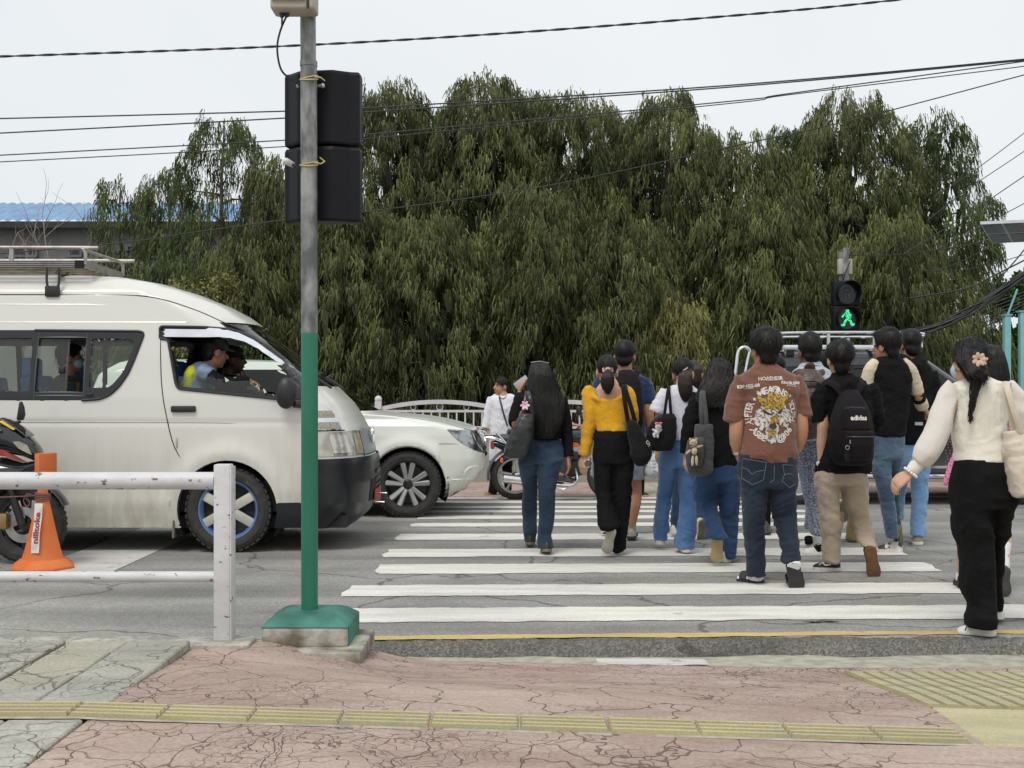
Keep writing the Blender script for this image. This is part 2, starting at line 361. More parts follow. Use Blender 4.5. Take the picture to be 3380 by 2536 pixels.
zz = -.095 * drop * e + e * np.exp(-((pp[:, 1] - lip + .04) / .12) ** 2) * (.010 * vnoise(pp * 26, 5) + .008 * vnoise(pp * 55, 6))
pp[:, 2] = zz
me = grid_mesh('road', pp.reshape(len(xs), len(ys), 3), None, None)
me.materials.append(asphalt); me.materials.append(asphalt_edge)
cen = np.array([p.center[:2] for p in me.polygons])
lipc = 6.14 + .05 * vnoise(np.c_[cen * [3, 9], 0 * cen[:, :1]], 8)
idx = ((cen[:, 1] < lipc) & (cen[:, 0] > -.75) & (cen[:, 0] < 6)).astype(np.int32)
me.polygons.foreach_set('material_index', idx); me.update()
road = tag(obj('road', me), kind='structure')
def strip_mesh(name, x0, x1, y0f, y1f, z, mat, parent, nx=150, jit=.014, seed=0, taper=.03):
 X = np.linspace(x0, x1, nx); mb = []
 for t in (0, .33, .67, 1):
  yy = y0f(X) * (1 - t) + y1f(X) * t
  if t in (0, 1):
   q = np.c_[X, 0 * X + t * 5, 0 * X]
   yy = yy + jit * vnoise(q * 5.1, seed) + jit * .7 * vnoise(q * 17, seed + 1)
  xx = X.copy(); xx[0] += taper * (R.random() - .3) * 2; xx[-1] += taper * (R.random() - .5) * 2
  mb.append(np.stack([xx, yy, np.full(nx, z)], 1))
 A = np.stack(mb, 1)[:, ::-1]
 return obj(name, grid_mesh(name, A, None, None), parent) if False else _strip(name, A, mat, parent)
def _strip(name, A, mat, parent):
 me = grid_mesh(name, A, None, mat, False)
 bm = bmesh.new(); bm.from_mesh(me); bmesh.ops.recalc_face_normals(bm, faces=bm.faces)
 if bm.faces and sum(f.normal.z for f in bm.faces) < 0: bmesh.ops.reverse_faces(bm, faces=bm.faces)
 bm.to_mesh(me); bm.free()
 return obj(name, me, parent)
for k, (a, b_) in enumerate([(6.53, 6.96), (7.38, 7.80), (8.30, 8.76), (9.16, 9.62), (10.22, 10.66), (11.26, 11.58), (11.95, 12.28), (12.60, 12.84), (13.07, 13.32), (13.68, 14.0), (14.24, 14.47)]):
 sl = .033 * (1 - k / 14)
 strip_mesh('crosswalk_stripe', -1.03 + R.uniform(-.06, .05), 3.16 + R.uniform(-.05, .1), lambda X, a=a, s=sl: a + s * X, lambda X, a=b_, s=sl: a + s * X, .004, zebra_white, road, seed=20 + k)
strip_mesh('edge_line', -.98, 9.0, lambda X: 6.075 + .042 * X, lambda X: 6.17 + .045 * X, .004, line_yellow, road, nx=200, seed=60)
strip_mesh('lane_marking', -3.52, -2.88, lambda X: 8.25 + .1 * X * 0, lambda X: 12.4 + 0 * X, .004, old_white, road, nx=14, seed=70, taper=.02)
strip_mesh('lane_marking', -7.4, -6.75, lambda X: 8.25 + 0 * X, lambda X: 12.4 + 0 * X, .004, old_white, road, nx=14, seed=72, taper=.02)
xs = np.arange(-.95, 7, .06); t = np.linspace(0, 1, 9); GX, T = np.meshgrid(xs, t, indexing='ij')
GY = yedge(GX) - .03 + T * (6.0 - yedge(GX) + .02 * GX.clip(0, 3))
q = np.stack([GX.ravel(), GY.ravel(), 0 * GX.ravel()], 1)
q[:, 2] = np.minimum(-.045 - .02 * T.ravel() + .006 * vnoise(q * 7, 31), 9) - .12 * sstep(-.6, -.95, q[:, 0])
tag(_strip('gutter', q.reshape(len(xs), len(t), 3)[:, ::-1], mortar, None), kind='structure')
gut = bpy.data.objects['gutter']
A = np.array([[(x, y, -.043 + .004) for y in (5.66, 5.84)] for x in np.linspace(.42, .96, 12)])
A[:, :, 1] += .03 * vnoise(np.c_[A[:, :, 0].ravel() * 9, A[:, :, 1].ravel() * 30, np.zeros(24)], 3).reshape(12, 2); A[:, :, 2] = -.045 - .02 * (A[:, :, 1] - 5.6) / .4 + .007
_strip('paint_patch', A[:, ::-1], old_white, gut)
xs = np.concatenate([np.linspace(-14, -1.6, 12), np.arange(-1.5, 3.4, .05), np.linspace(3.5, 14, 10)]); t = np.concatenate([np.linspace(-3, .6, 10), np.linspace(.64, 1, 60)])
GX, T = np.meshgrid(xs, t, indexing='ij'); GY = 2.0 + T * (yedge(GX) - 2.0)
Z = zp(GX, GY) - .04 * (GX < -1.42)
q = np.stack([GX.ravel(), GY.ravel(), Z.ravel()], 1); q[:, 2] += .004 * vnoise(q * [2.5, 2.5, 0], 11) + .0015 * vnoise(q * [12, 12, 0], 12)
G = q.reshape(len(xs), len(t), 3)
last = G[:, -1:].copy(); last[:, :, 2] = -.2
pav = _strip('pavement', np.concatenate([G, last], 1)[:, ::-1], pink_concrete, None); tag(pav, kind='structure')
def plate(name, x0, x1, y0, y1, zf, th, mat, parent, bev=.006, seed=0, jit=.0, nx=1, ny=1):
 """slab piece lying on a sloping surface"""
 mb = MB(); V = []; rr = random.Random(seed)
 cs = [(x0, y0), (x1, y0), (x1, y1), (x0, y1)]
 cs = [(x + rr.uniform(-jit, jit), y + rr.uniform(-jit, jit)) for x, y in cs]
 V = [(x, y, float(zf(x, y)) - .03) for x, y in cs] + [(x, y, float(zf(x, y)) + th) for x, y in cs]
 mb.add(V, [(3, 2, 1, 0), (4, 5, 6, 7), (0, 1, 5, 4), (1, 2, 6, 5), (2, 3, 7, 6), (3, 0, 4, 7)])
 return mb.build(name, mat, parent, smooth=30, bevel=bev, seg=1)
flat = lambda x, y: .2 - .012
rowsB = [3.0, 3.35, 3.62, 3.845, 4.065, 4.27, 4.48, 4.67, 4.89, 5.1]
k = 0
for i in range(len(rowsB) - 1):
 y0, y1 = rowsB[i], rowsB[i + 1]
 if abs(y0 - 3.845) < .01: continue
 for (x0, x1, mt) in ((-1.93, -1.67, slab_stone if i in (5, 6, 7, 8) else grey_concrete),):
  plate('paving_slab', x0 + .004, x1 - .004, y0 + .004, y1 - .004, flat, .012 + R.uniform(-.006, .005), mt, pav, seed=k, jit=.006); k += 1
for (y0, y1) in ((3.0, 3.45), (3.45, 3.845), (4.065, 4.62), (4.62, 5.1)):
 plate('paving_slab', -1.664, -1.405, y0 + .004, y1 - .004, flat, .012 + R.uniform(-.004, .004), grey_concrete, pav, seed=k, jit=.008); k += 1
for (x0, x1) in ((-2.6, -1.94), (-3.4, -2.61), (-4.3, -3.41)):
 for (y0, y1) in ((3.0, 3.845), (4.065, 4.7), (4.7, 5.1)):
  plate('paving_slab', x0 + .004, x1 - .004, y0 + .004, y1 - .004, flat, .012 + R.uniform(-.004, .004), grey_concrete if R.random() < .6 else slab_stone, pav, seed=k, jit=.005); k += 1
zt = lambda x, y: np.where(np.asarray(x) < -1.4, .2, zp(x, y))
bed = MB()
for i in range(60):
 xa, xb = -4.2 + i * .0955, -4.2 + (i + 1) * .0955
 bed.add([(xa, 3.852, float(zt(xa, 3.852)) + .002), (xb, 3.852, float(zt(xb, 3.852)) + .002), (xb, 4.058, float(zt(xb, 4.058)) + .002), (xa, 4.058, float(zt(xa, 4.058)) + .002)], [(0, 1, 2, 3)])
bed.build('mortar_bed', mortar, pav, smooth=0)
def tactile(x0, y0, w, d, along_x, mat, th=.006, bars=4):
 mb = MB(); g_ = .0015
 def quad(xa, xb, ya, yb, h, bevel):
  cs = [(xa, ya), (xb, ya), (xb, yb), (xa, yb)]; b_ = bevel
  ct = [(xa + b_, ya + b_), (xb - b_, ya + b_), (xb - b_, yb - b_), (xa + b_, yb - b_)]
  mb.add([(x, y, float(zt(x, y)) + h[0]) for x, y in cs] + [(x, y, float(zt(x, y)) + h[1]) for x, y in ct],
               [(4, 5, 6, 7), (0, 1, 5, 4), (1, 2, 6, 5), (2, 3, 7, 6), (3, 0, 4, 7)])
 quad(x0 + g_, x0 + w - g_, y0 + g_, y0 + d - g_, (0, th), .003)
 for b_ in range(bars):
  if along_x: a = y0 + d * (b_ + .5) / bars; quad(x0 + .003, x0 + w - .003, a - d / bars * .33, a + d / bars * .33, (th - .002, th + .008), .006)
  else: a = x0 + w * (b_ + .5) / bars; quad(a - w / bars * .40, a + w / bars * .40, y0 + .006, y0 + d - .006, (th - .002, th + .008), .006)
 o = mb.build('tactile_tile', tile_dirt, pav, smooth=0, fix=False); o.data.materials.append(mat); o.data.polygons.foreach_set('material_index', [0 if k < 5 else (1 if k % 5 == 0 else 0) for k in range(len(o.data.polygons))]); return o
for i in range(14): tactile(-2.68 + .3006 * i, 3.872 + R.uniform(-.003, .003), .3, .165, True, tile_yellow)
for r_ in range(4):
 for c_ in range(6): tactile(1.545 + c_ * .3006 + r_ * .002, 4.36 + r_ * .272, .3, .27, False, tile_yellow2, th=.006)
for (xa, xb) in ((1.56, 2.42), (2.43, 3.4)): plate('yellow_slab', xa, xb, 3.86, 4.34, lambda x, y: zp(x, y), .007, line_yellow if False else tile_yellow, pav, seed=int(xa * 9))
kerb_m = mat_paint_worn('kerb_white', (.52, .51, .45), (.26, .25, .21), thr=.5, vs=9)
mb = MB()
for i in range(8): mb.box((-1.32 - .001 - i * 1.2 - (.0 if i == 0 else .6), 5.215, .07), (.46 if i == 0 else 1.19, .17, .22))
for i in range(8):
 mb = MB(); x1 = -1.155 - i * 1.1; mb.box((x1 - .548, 5.215, .062 - .004 * (i % 2)), (1.09, .19, .225)); mb.build('kerb_stone', kerb_m, pav, bevel=.015)
far_pink = mat_cracked('far_pink', (.42, .31, .275), (.49, .38, .345), (.2, .13, .12), scale=1.2, stain=(.28, .2, .18))
far_beige = mat_cracked('far_beige', (.42, .39, .32), (.48, .45, .38), (.25, .23, .19), scale=1.2, stain=(.3, .28, .24))
xs = np.linspace(-60, 60, 121); ysf = np.array([14.5, 14.62, 15, 16, 17.2]); GX, GY = np.meshgrid(xs, ysf, indexing='ij')
Z = .012 + .12 * sstep(-1.0, -2.6, GX) + .1 * sstep(7, 9, GX)
G = np.stack([GX, GY, Z], 2); fr = G[:, :1].copy(); fr[:, :, 2] = -.2
farp = tag(_strip('far_pavement', np.concatenate([fr, G], 1)[:, ::-1], far_pink, None), kind='structure')
for i in range(7):
 for j in range(5): plate('beige_tile', 1.55 + i * .4 + .005, 1.55 + (i + 1) * .4 - .005, 14.62 + j * .4 + .005, 15.02 + j * .4 - .005, lambda x, y: .012, .006 + R.uniform(-.002, .002), far_beige, farp, bev=.003)
for i in range(12): 
 mb = MB(); mb.box((-2.2 - i * .92, 14.5, .05), (.9, .16, .2)); mb.build('far_kerb_stone', kerb_m, farp, bevel=.02)
mb = MB(); mb.box((-1.35, 14.52, .02), (.78, .16, .16), ax=[(.995, .0, -.09), (0, 1, 0), (.09, 0, .995)]); mb.build('far_kerb_stone', kerb_m, farp, bevel=.02)
mb = MB()
for i in range(5): mb.add([(1.62 + .035 * i, 6.52 + R.uniform(-.02, .02), .006), (1.68 + .035 * i, 6.5 + R.uniform(-.02, .02), .02), (1.70 + .035 * i, 6.56, .008)], [(0, 1, 2)])
tag(mb.build('dry_leaf', M('dry_leaf', (.16, .08, .035), .8), smooth=0), 'small dry brown leaf lying on the asphalt before the yellow line', 'leaf')
def text_mesh(s, size, bold=.0, align='CENTER', spacing=1.0):
 c = bpy.data.curves.new('t', 'FONT'); c.body = s; c.size = size; c.align_x = align; c.align_y = 'CENTER'; c.offset = bold; c.space_character = spacing; c.resolution_u = 3
 o = bpy.data.objects.new('t', c); COL.objects.link(o)
 dg = bpy.context.evaluated_depsgraph_get(); me = bpy.data.meshes.new_from_object(o.evaluated_get(dg))
 bpy.data.objects.remove(o); bpy.data.curves.remove(c)
 V = get_co(me); Fc = [tuple(p.vertices) for p in me.polygons]; bpy.data.meshes.remove(me)
 return V, Fc
def place2d(V, o, ux, uy, nrm=None, lift=0.0):
 o = np.asarray(o, float); ux = np.asarray(ux, float); uy = np.asarray(uy, float)
 W_ = o + V[:, :1] * ux + V[:, 1:2] * uy
 if nrm is not None: W_ = W_ + np.asarray(nrm, float) * lift
 return W_
def decal(name, V, Fc, mat, parent):
 mb = MB(); mb.add(V, Fc); return mb.build(name, mat, parent, smooth=0, fix=False)
def mat_pole(name, lo, hi, vs=9, dark=.35):
 return M(name, lo, .55, .1, col2=hi, vs=vs, detail=8, thr=(.35, .68), bump=.25, bs=50, stretch=(1, 1, .35))
green_paint = M('green_paint', (.011, .135, .078), .38, col2=(.022, .20, .125), vs=5, detail=6, bump=.12, bs=24, stretch=(1, 1, .3))
green_pale = M('green_pale', (.018, .08, .062), .65, col2=(.055, .21, .165), thr=(.32, .6), vs=5, detail=8, bump=.3, bs=30)
galv = M('galvanised', (.11, .12, .12), .55, .15, col2=(.33, .34, .33), vs=16, detail=9, thr=(.40, .64), bump=.3, bs=60, stretch=(1, 1, .45))
old_conc = M('old_concrete', (.15, .135, .10), .95, col2=(.42, .40, .34), vs=7, detail=10, thr=(.42, .62), bump=.7, bs=35)
sx, sy = -.958, 5.52
sig = thing('traffic_signal', 'traffic signal seen from behind on a green and grey pole with a concrete foot', 'traffic signal', (sx, sy, .08))
mb = MB(); mb.box((-.922, 5.475, .085), (.492, .55, .07)); mb.build('base_slab', old_conc, sig, bevel=.012)
mb = MB(); mb.box((-.948, 5.52, .162), (.392, .40, .10)); mb.build('base_block', old_conc, sig, bevel=.02, seg=3)
mb = MB(); cc = np.array((-.948, 5.52))
mb.rings([[(cc[0] + a * h, cc[1] + b * h, z) for a, b in ((-1, -1), (1, -1), (1, 1), (-1, 1))] for h, z in ((.197, .205), (.199, .212), (.15, .245), (.115, .258))])
mb.build('base_cap', green_pale, sig, bevel=.02, seg=3)
mb = MB(); mb.box((-.751, 5.53, .165), (.008, .36, .09)); mb.build('green_side', green_pale, sig)
mb = MB(); mb.tube([(sx, sy, .255), (sx, sy, 1.564)], .0395, 28); mb.build('green_pole', green_paint, sig)
mb = MB(); mb.tube([(sx - .001, sy, 1.563), (sx - .004, sy, 2.84)], .0388, 28); mb.build('grey_pole', galv, sig)
mb = MB(); mb.tube([(sx - .006, sy, 2.84), (sx - .009, sy, 3.25)], .0365, 28); mb.build('top_pipe', galv, sig)
mb = MB(); mb.tube([(sx - .004, sy, 2.825), (sx - .004, sy, 2.85)], .041, 28); mb.build('pipe_joint', galv, sig)
black_house = M('black_housing', (.006, .0065, .009), .5, var=.3, vs=3, bump=.06, bs=90, spec=.25)
prof = [(-.185, .0), (-.187, .062), (-.165, .068), (-.105, .118), (-.045, .125), (.045, .125), (.07, .125), (.145, .072), (.187, .06), (.185, 0.0)]
for i, (z0, z1) in enumerate(((2.105, 2.466), (2.474, 2.83))):
 mb = MB(); h = MB(); mx = sx + .045; my = sy + .19; ya = math.radians(-7)
 def mp_(a, d, z): return (mx + a * math.cos(ya) + d * math.sin(ya), my - d * math.cos(ya) + a * math.sin(ya), z)
 r0 = [mp_(a * .96, d * .95, z0) for a, d in prof]; rings = [r0, [mp_(a, d, z0 + .012) for a, d in prof], [mp_(a, d, z1 - .016) for a, d in prof], [mp_(a * .97, d * .93, z1) for a, d in prof]]
 mb.rings(rings); house = mb.build('signal_housing', black_house, sig, smooth=0, bevel=.004, seg=1)
 h = MB(); c_ = np.array(mp_(0, -.01, (z0 + z1) / 2)); dv = np.array((math.sin(-ya) * -1, math.cos(ya), 0)); 
 h.lathe([(.142, 0), (.142, .20), (.150, .20), (.150, 0)], c_, dv, 28, closed=True); h.build('hood', black_house, house)
 h = MB(); h.lathe([(.02, .03), (.10, .02), (.138, .005), (.14, 0)], c_, dv, 24); h.build('lens', M('lens_grey', (.5, .52, .52), .2), house)
 mb = MB()
 for a0, a1 in ((-.14, -.10), (.10, .13)): mb.box(mp_((a0 + a1) / 2, .125, (z0 + z1) / 2), (.002, .002, .002))
strap = M('strap_yellow', (.52, .42, .19), .5, var=.2)
for z_, tl in ((2.765, .1), (2.36, .08)):
 mb = MB()
 for k in range(2): mb.tube([(sx - .003 + .0415 * math.cos(t), sy + .0415 * math.sin(t), z_ + .006 * k + .012 * math.sin(t * 1.0 + k)) for t in np.linspace(0, 2 * math.pi, 25)[:-1]], .0035, 5, closed=True)
 mb.tube([(sx + .03, sy - .035, z_ + .004), (sx + .06, sy - .04, z_ - .003), (sx + .075, sy - .02, z_ - .012 if z_ > 2.5 else z_ + .012)], .0035, 5)
 if z_ < 2.5: mb.tube([(sx + .075, sy - .02, z_ + .012), (sx + .045, sy + .02, z_ + .04)], .003, 5)
 mb.build('strap', strap, sig)
for s_ in (-1, 1):
 mb = MB(); mb.tube([(sx + s_ * .03, sy + .03, 2.742), (sx + s_ * .062, sy + .03, 2.742)], .008, 6); mb.ell((sx + s_ * .058, sy + .03, 2.742), (.011, .013, .013)); mb.build('bolt', steel, sig)
for z_ in (2.74, 2.2): mb = MB(); mb.box((sx, sy + .06, z_), (.05, .1, .03)); mb.build('bracket', steel, sig)
cs = MB(); cs.tube([(-1.045, sy - .02, 2.366), (-1.0, sy - .01, 2.335)], .007, 6); cm = cs.build('camera_arm', black_plastic, sig)
cs = MB(); cs.tube([(-1.06, sy - .05, 2.368), (-1.04, sy, 2.362)], [.016, .014], 12, rounded=True); cs.build('camera_lens', M('white_plastic', (.7, .71, .71), .3), cm)
box_m = M('box_grey', (.40, .385, .31), .5, var=.1, vs=5, bump=.05)
bxx = -1.017; byy = sy - .085
mb = MB(); mb.box((bxx + .004, byy, 3.205), (.205, .13, .31)); bx_ = mb.build('control_box', box_m, sig, bevel=.014, seg=3)
mb = MB(); mb.box((bxx - .012, byy - .07, 3.225), (.155, .014, .28)); lid = mb.build('box_lid', box_m, bx_, bevel=.006)
mb = MB(); mb.box((bxx + .077, byy - .0665, 3.2), (.012, .006, .3)); mb.build('box_seam', black_plastic, bx_)
V, Fc = text_mesh('HSV', .022, .0012); decal('lettering', place2d(V, (bxx + .031, byy - .0782, 3.114), (1, 0, 0), (0, 0, 1)), Fc, black_plastic, bx_)
mb = MB(); mb.lathe([(.0, 0), (.008, 0), (.008, .001), (0, .001)], (bxx - .006, byy - .0788, 3.114), (0, 1, 0), 16); mb.build('emblem', black_plastic, bx_)
mb = MB(); mb.tube([(bxx - .055, byy, 3.055), (bxx - .055, byy, 3.03)], [.014, .009], 8); mb.tube([(bxx - .055, byy, 3.035), (bxx - .055, byy, 2.985)], .0045, 6)
mb.tube([(bxx - .032, byy, 3.055), (bxx - .032, byy, 3.032)], [.015, .008], 8); mb.build('cable_gland', dark_metal, bx_)
mb = MB(); mb.tube(smoothpath([(bxx - .032, byy, 3.04), (-1.085, byy + .02, 2.97), (-1.10, byy + .03, 2.89), (-1.085, byy + .05, 2.80), (-1.035, byy + .07, 2.755), (-.99, byy + .09, 2.73)], 6), .0048, 6); mb.build('cable', black_plastic, sig)
rail_paint = M('rail_paint', (.46, .455, .46), .55, col2=(.60, .595, .60), vs=10, detail=8, thr=(.3, .5), bump=.3, bs=40)
def mat_chipped(name, col, chip, vs=22, thr=.68, stretch=(1, 1, 1)):
 m = bpy.data.materials.new(name); m.use_nodes = True; n, l = nodes_of(m); b = n['Principled BSDF']
 tc = node(n, 'ShaderNodeTexCoord'); mp = node(n, 'ShaderNodeMapping'); mp.inputs['Scale'].default_value = stretch; l.new(tc.outputs['Object'], mp.inputs['Vector'])
 n1 = node(n, 'ShaderNodeTexNoise', Scale=float(vs), Detail=10.0, Roughness=.6); l.new(mp.outputs[0], n1.inputs['Vector'])
 r1 = ramp(n, [(thr, 0.0), (thr + .02, 1.0)]); l.new(n1.outputs['Fac'], r1.inputs[0])
 n2 = node(n, 'ShaderNodeTexNoise', Scale=6.0, Detail=8.0, Roughness=.7); l.new(mp.outputs[0], n2.inputs['Vector'])
 r2 = ramp(n, [(.3, tuple(q * .78 for q in col)), (.62, col)]); l.new(n2.outputs['Fac'], r2.inputs[0])
 l.new(mix(n, l, r1.outputs[0], r2.outputs[0], chip), b.inputs['Base Color']); b.inputs['Roughness'].default_value = .5
 iv = node(n, 'ShaderNodeMath', operation='SUBTRACT'); iv.inputs[0].default_value = 1.0; l.new(r1.outputs[0], iv.inputs[1])
 bp = node(n, 'ShaderNodeBump', Strength=.5, Distance=.002); l.new(iv.outputs[0], bp.inputs['Height'])
 b2 = node(n, 'ShaderNodeBump', Strength=.15, Distance=.003); l.new(n2.outputs['Fac'], b2.inputs['Height']); l.new(bp.outputs[0], b2.inputs['Normal']); l.new(b2.outputs[0], b.inputs['Normal']); return m
rail_paint = mat_chipped('rail_paint2', (.64, .635, .645), (.16, .12, .09), 30, .615, (.6, 1, 1))
gr = thing('guard_rail', 'white painted steel pipe guard rail with chipped paint beside the kerb', 'railing', (-1.3, 5.25, .17))
for px in (-1.298, -3.75, -6.2):
 mb = MB(); mb.box((px, 5.25, .565), (.074, .07, .79)); po = mb.build('post', rail_paint, gr, bevel=.006)
 mb = MB(); mb.box((px + .041, 5.25, .56), (.006, .082, .78)); mb.build('post_flange', rail_paint, po, bevel=.002)
for x0, x1 in ((-3.713, -1.335), (-6.163, -3.787)):
 for z_, r_ in ((.885, .0392), (.453, .0245)):
  mb = MB(); mb.tube([(x0, 5.25, z_), (x1, 5.25, z_)], r_, 20); mb.build('rail', rail_paint, gr)
cone_m = M('cone_orange', (.60, .125, .025), .65, col2=(.68, .19, .05), vs=5, detail=8, bump=.15, bs=30)
cx_, cy_ = -3.44, 8.55
cn = thing('traffic_cone', 'orange plastic traffic cone with a white and red sticker and rope tied round its neck', 'cone', (cx_, cy_, 0))
def sqring(h, z, ch=.28, rot=.35):
 pts = []
 for k in range(8):
  a = rot + math.pi / 4 * k + math.pi / 8; r_ = h * (1.0 if k % 2 else .97); pts.append((cx_ + r_ * math.cos(a), cy_ + r_ * math.sin(a), z))
 return pts
mb = MB(); mb.rings([sqring(.235, .0), sqring(.235, .022), sqring(.2, .05), sqring(.165, .075)]); mb.build('cone_foot', cone_m, cn, bevel=.006)
mb = MB(); mb.rings([sqring(.16, .07), sqring(.135, .14), sqring(.10, .28), sqring(.063, .44), sqring(.042, .53), sqring(.038, .62), sqring(.04, .72)]); mb.build('cone_body', cone_m, cn)
mb = MB(); mb.box((cx_ + .015, cy_ + .02, .76), (.05, .16, .17), ax=[(.86, -.5, 0), (.5, .86, 0), (0, 0, 1)]); mb.build('cone_head', cone_m, cn, bevel=.006)
rope_m = M('rope_brown', (.20, .10, .075), .9, var=.3, vs=60)
mb = MB()
for k in range(5): mb.tube([(cx_ + .05 * math.cos(t), cy_ + .05 * math.sin(t), .505 + k * .011 + .006 * math.sin(t + k)) for t in np.linspace(0, 2 * math.pi, 21)[:-1]], .006, 6, closed=True)
mb.tube(smoothpath([(cx_ - .045, cy_ - .03, .53), (cx_ - .09, cy_ - .06, .55), (cx_ - .115, cy_ - .06, .50), (cx_ - .09, cy_ - .06, .46), (cx_ - .07, cy_ - .06, .49), (cx_ - .10, cy_ - .06, .52)], 5), .004, 5)
mb.tube(smoothpath([(cx_ - .04, cy_ - .03, .535), (cx_ - .4, cy_ - .1, .525), (cx_ - 1.4, cy_ - .25, .49)], 6), .0045, 5)
mb.build('rope', rope_m, cn)
stk = M('sticker_white', (.62, .60, .56), .5, var=.25, vs=14); red_ink = M('red_ink', (.30, .035, .05), .5, var=.2)
p0 = np.array((cx_ + .0, cy_ - .135, .13)); p1 = np.array((cx_ + .0, cy_ - .056, .48)); upv = U(p1 - p0); 
nr = U(np.cross((1, 0, 0), upv)); 
mb = MB(); V = []
for t in np.linspace(0, 1, 8):
 for s_ in (-1, 1): V.append(p0 + (p1 - p0) * t + np.array((s_ * .028 * (1 + .1 * math.sin(t * 9 + s_)), 0, 0)) + nr * .012)
mb.add(V, [(2 * i, 2 * i + 1, 2 * i + 3, 2 * i + 2) for i in range(7)]); st_ = mb.build('sticker', stk, cn, smooth=0)
V, Fc = text_mesh('nilltoke', .066, .0025); decal('lettering', place2d(V, (p0 + p1) / 2 + nr * .015, upv * 1.15, np.array((-.8, 0, 0))), Fc, red_ink, st_)
fw = M('fence_white', (.60, .585, .60), .55, var=.1, vs=4, bump=.1, bs=30)
wall_m = M('low_wall', (.26, .27, .235), .9, col2=(.34, .34, .31), vs=2, detail=8, bump=.4, bs=20)
lw = MB(); lw.box((6, 17.0, .37), (64, .22, .78)); lwo = lw.build('low_wall', wall_m); tag(lwo, 'low grey concrete wall carrying the white arched fence', 'wall')
fe = thing('arched_fence', 'white metal fence of arched panels and ball topped posts before the dark trees', 'fence', (0, 17, .76))
DF = 17.0
def fpanel():
 out = {}
 mb = MB(); n_ = 16; pts = []
 W_ = 1.68
 def ztop(u): return 1.205 - .098 * (2 * u - 1) ** 2
 V = []; Fc = []
 for i in range(n_ + 1):
  u = i / n_; x = u * W_
  for dy in (-.02, .02):
   V += [(x, dy, ztop(u)), (x, dy, ztop(u) - .062)]
 for i in range(n_):
  a = i * 4; b_ = a + 4
  Fc += [(a, b_, b_ + 1, a + 1), (a + 2, a + 3, b_ + 3, b_ + 2), (a, a + 2, b_ + 2, b_), (a + 1, b_ + 1, b_ + 3, a + 3)]
 Fc += [(0, 1, 3, 2), (n_ * 4, n_ * 4 + 2, n_ * 4 + 3, n_ * 4 + 1)]
 mb.add(V, Fc); mb.box((.03, 0, .93), (.06, .04, .36)); mb.box((W_ - .03, 0, .93), (.06, .04, .36)); out['arch_rail'] = mb
 mb = MB(); mb.box((W_ / 2, 0, 1.038), (W_ - .12, .03, .034)); mb.box((W_ / 2, 0, .80), (W_ - .12, .03, .034)); out['cross_rail'] = mb
 return out, W_
fp, FW = fpanel()
_pm = {}
for nm, mb in fp.items():
 me = mb.mesh(nm); bm = bmesh.new(); bm.from_mesh(me); bmesh.ops.recalc_face_normals(bm, faces=bm.faces); bm.to_mesh(me); bm.free(); me.materials.append(fw); _pm[nm] = me
mb = MB(); mb.box((0, 0, .92), (.022, .022, .23)); bal = mb.mesh('baluster'); bal.materials.append(fw)
mb = MB(); mb.tube([(.042 * math.cos(t), 0, .042 * math.sin(t)) for t in np.linspace(0, 2 * math.pi, 21)[:-1]], .005, 6, closed=True, up=(0, 1, 0)); rng = mb.mesh('ring'); rng.materials.append(fw)
mb = MB(); mb.box((0, 0, .96), (.095, .095, .44)); mb.box((0, 0, 1.175), (.07, .07, .03)); post_me = mb.mesh('post'); post_me.materials.append(fw)
mb = MB(); mb.ell((0, 0, 1.21), (.055, .055, .055), nu=16, nv=10); ball_me = mb.mesh('ball'); ball_me.polygons.foreach_set('use_smooth', np.ones(len(ball_me.polygons), dtype=bool)); ball_me.materials.append(fw)
x_post = (1249 - CX) / F * DF
for i in range(-2, 7):
 xp = x_post + i * 1.79
 o = obj('post', post_me, fe); o.location = (xp, 0, -.76); b_ = obj('ball', ball_me, o)
 for nm, me in _pm.items():
  o = obj(nm, me, fe); o.location = (xp + .055, 0, -.76)
 for k in range(13):
  o = obj('baluster', bal, fe); o.location = (xp + .055 + .1 + k * .1233, 0, -.76)
 for u_, s_ in ((.27, .9), (.5, 1.12), (.73, .9)):
  o = obj('ring', rng, fe); o.location = (xp + .055 + u_ * FW, 0, (1.095 if u_ != .5 else 1.102) - .76); o.scale = (s_, 1, s_)
DS = 15.8
fs = thing('pedestrian_signal', 'black pedestrian signal with a lit green walking man on a grey pole', 'traffic signal', (P(2787, 1305, DS)[0], DS + .1, 0))
q0 = P(2787, 1092, DS); q1 = P(2787, 928, DS); xc = P(2794, 1000, DS)[0]; wS = 88 / F * DS
mb = MB(); mb.tube([(xc - .02, DS + .16, 0.0), (xc - .02, DS + .16, P(0, 828, DS)[2])], .038, 16); mb.build('pole', galv, fs)
mb = MB(); mb.box((xc - .01, DS + .05, P(0, 880, DS)[2]), (.19, .09, .21)); bb = mb.build('meter_box', box_m, fs, bevel=.01)
mb = MB(); mb.box((xc - .01, DS - .01, P(0, 872, DS)[2]), (.075, .03, .44)); mb.build('front_pipe', galv, fs, bevel=.01)
mb = MB(); mb.tube([(xc + .05, DS - .03, P(0, 860, DS)[2]), (xc - .03, DS - .03, P(0, 905, DS)[2]), (xc - .06, DS - .02, P(0, 925, DS)[2])], .007, 5); mb.build('cable', black_plastic, fs)
lens_dark = M('lens_dark', (.015, .016, .018), .15, var=.1); led = bpy.data.materials.new('green_led'); led.use_nodes = True
_n, _l = nodes_of(led); _b = _n['Principled BSDF']; _b.inputs['Base Color'].default_value = (.02, .3, .15, 1)
_tc = node(_n, 'ShaderNodeTexCoord'); _vo = node(_n, 'ShaderNodeTexVoronoi', Scale=75.0); _l.new(_tc.outputs['Object'], _vo.inputs['Vector'])
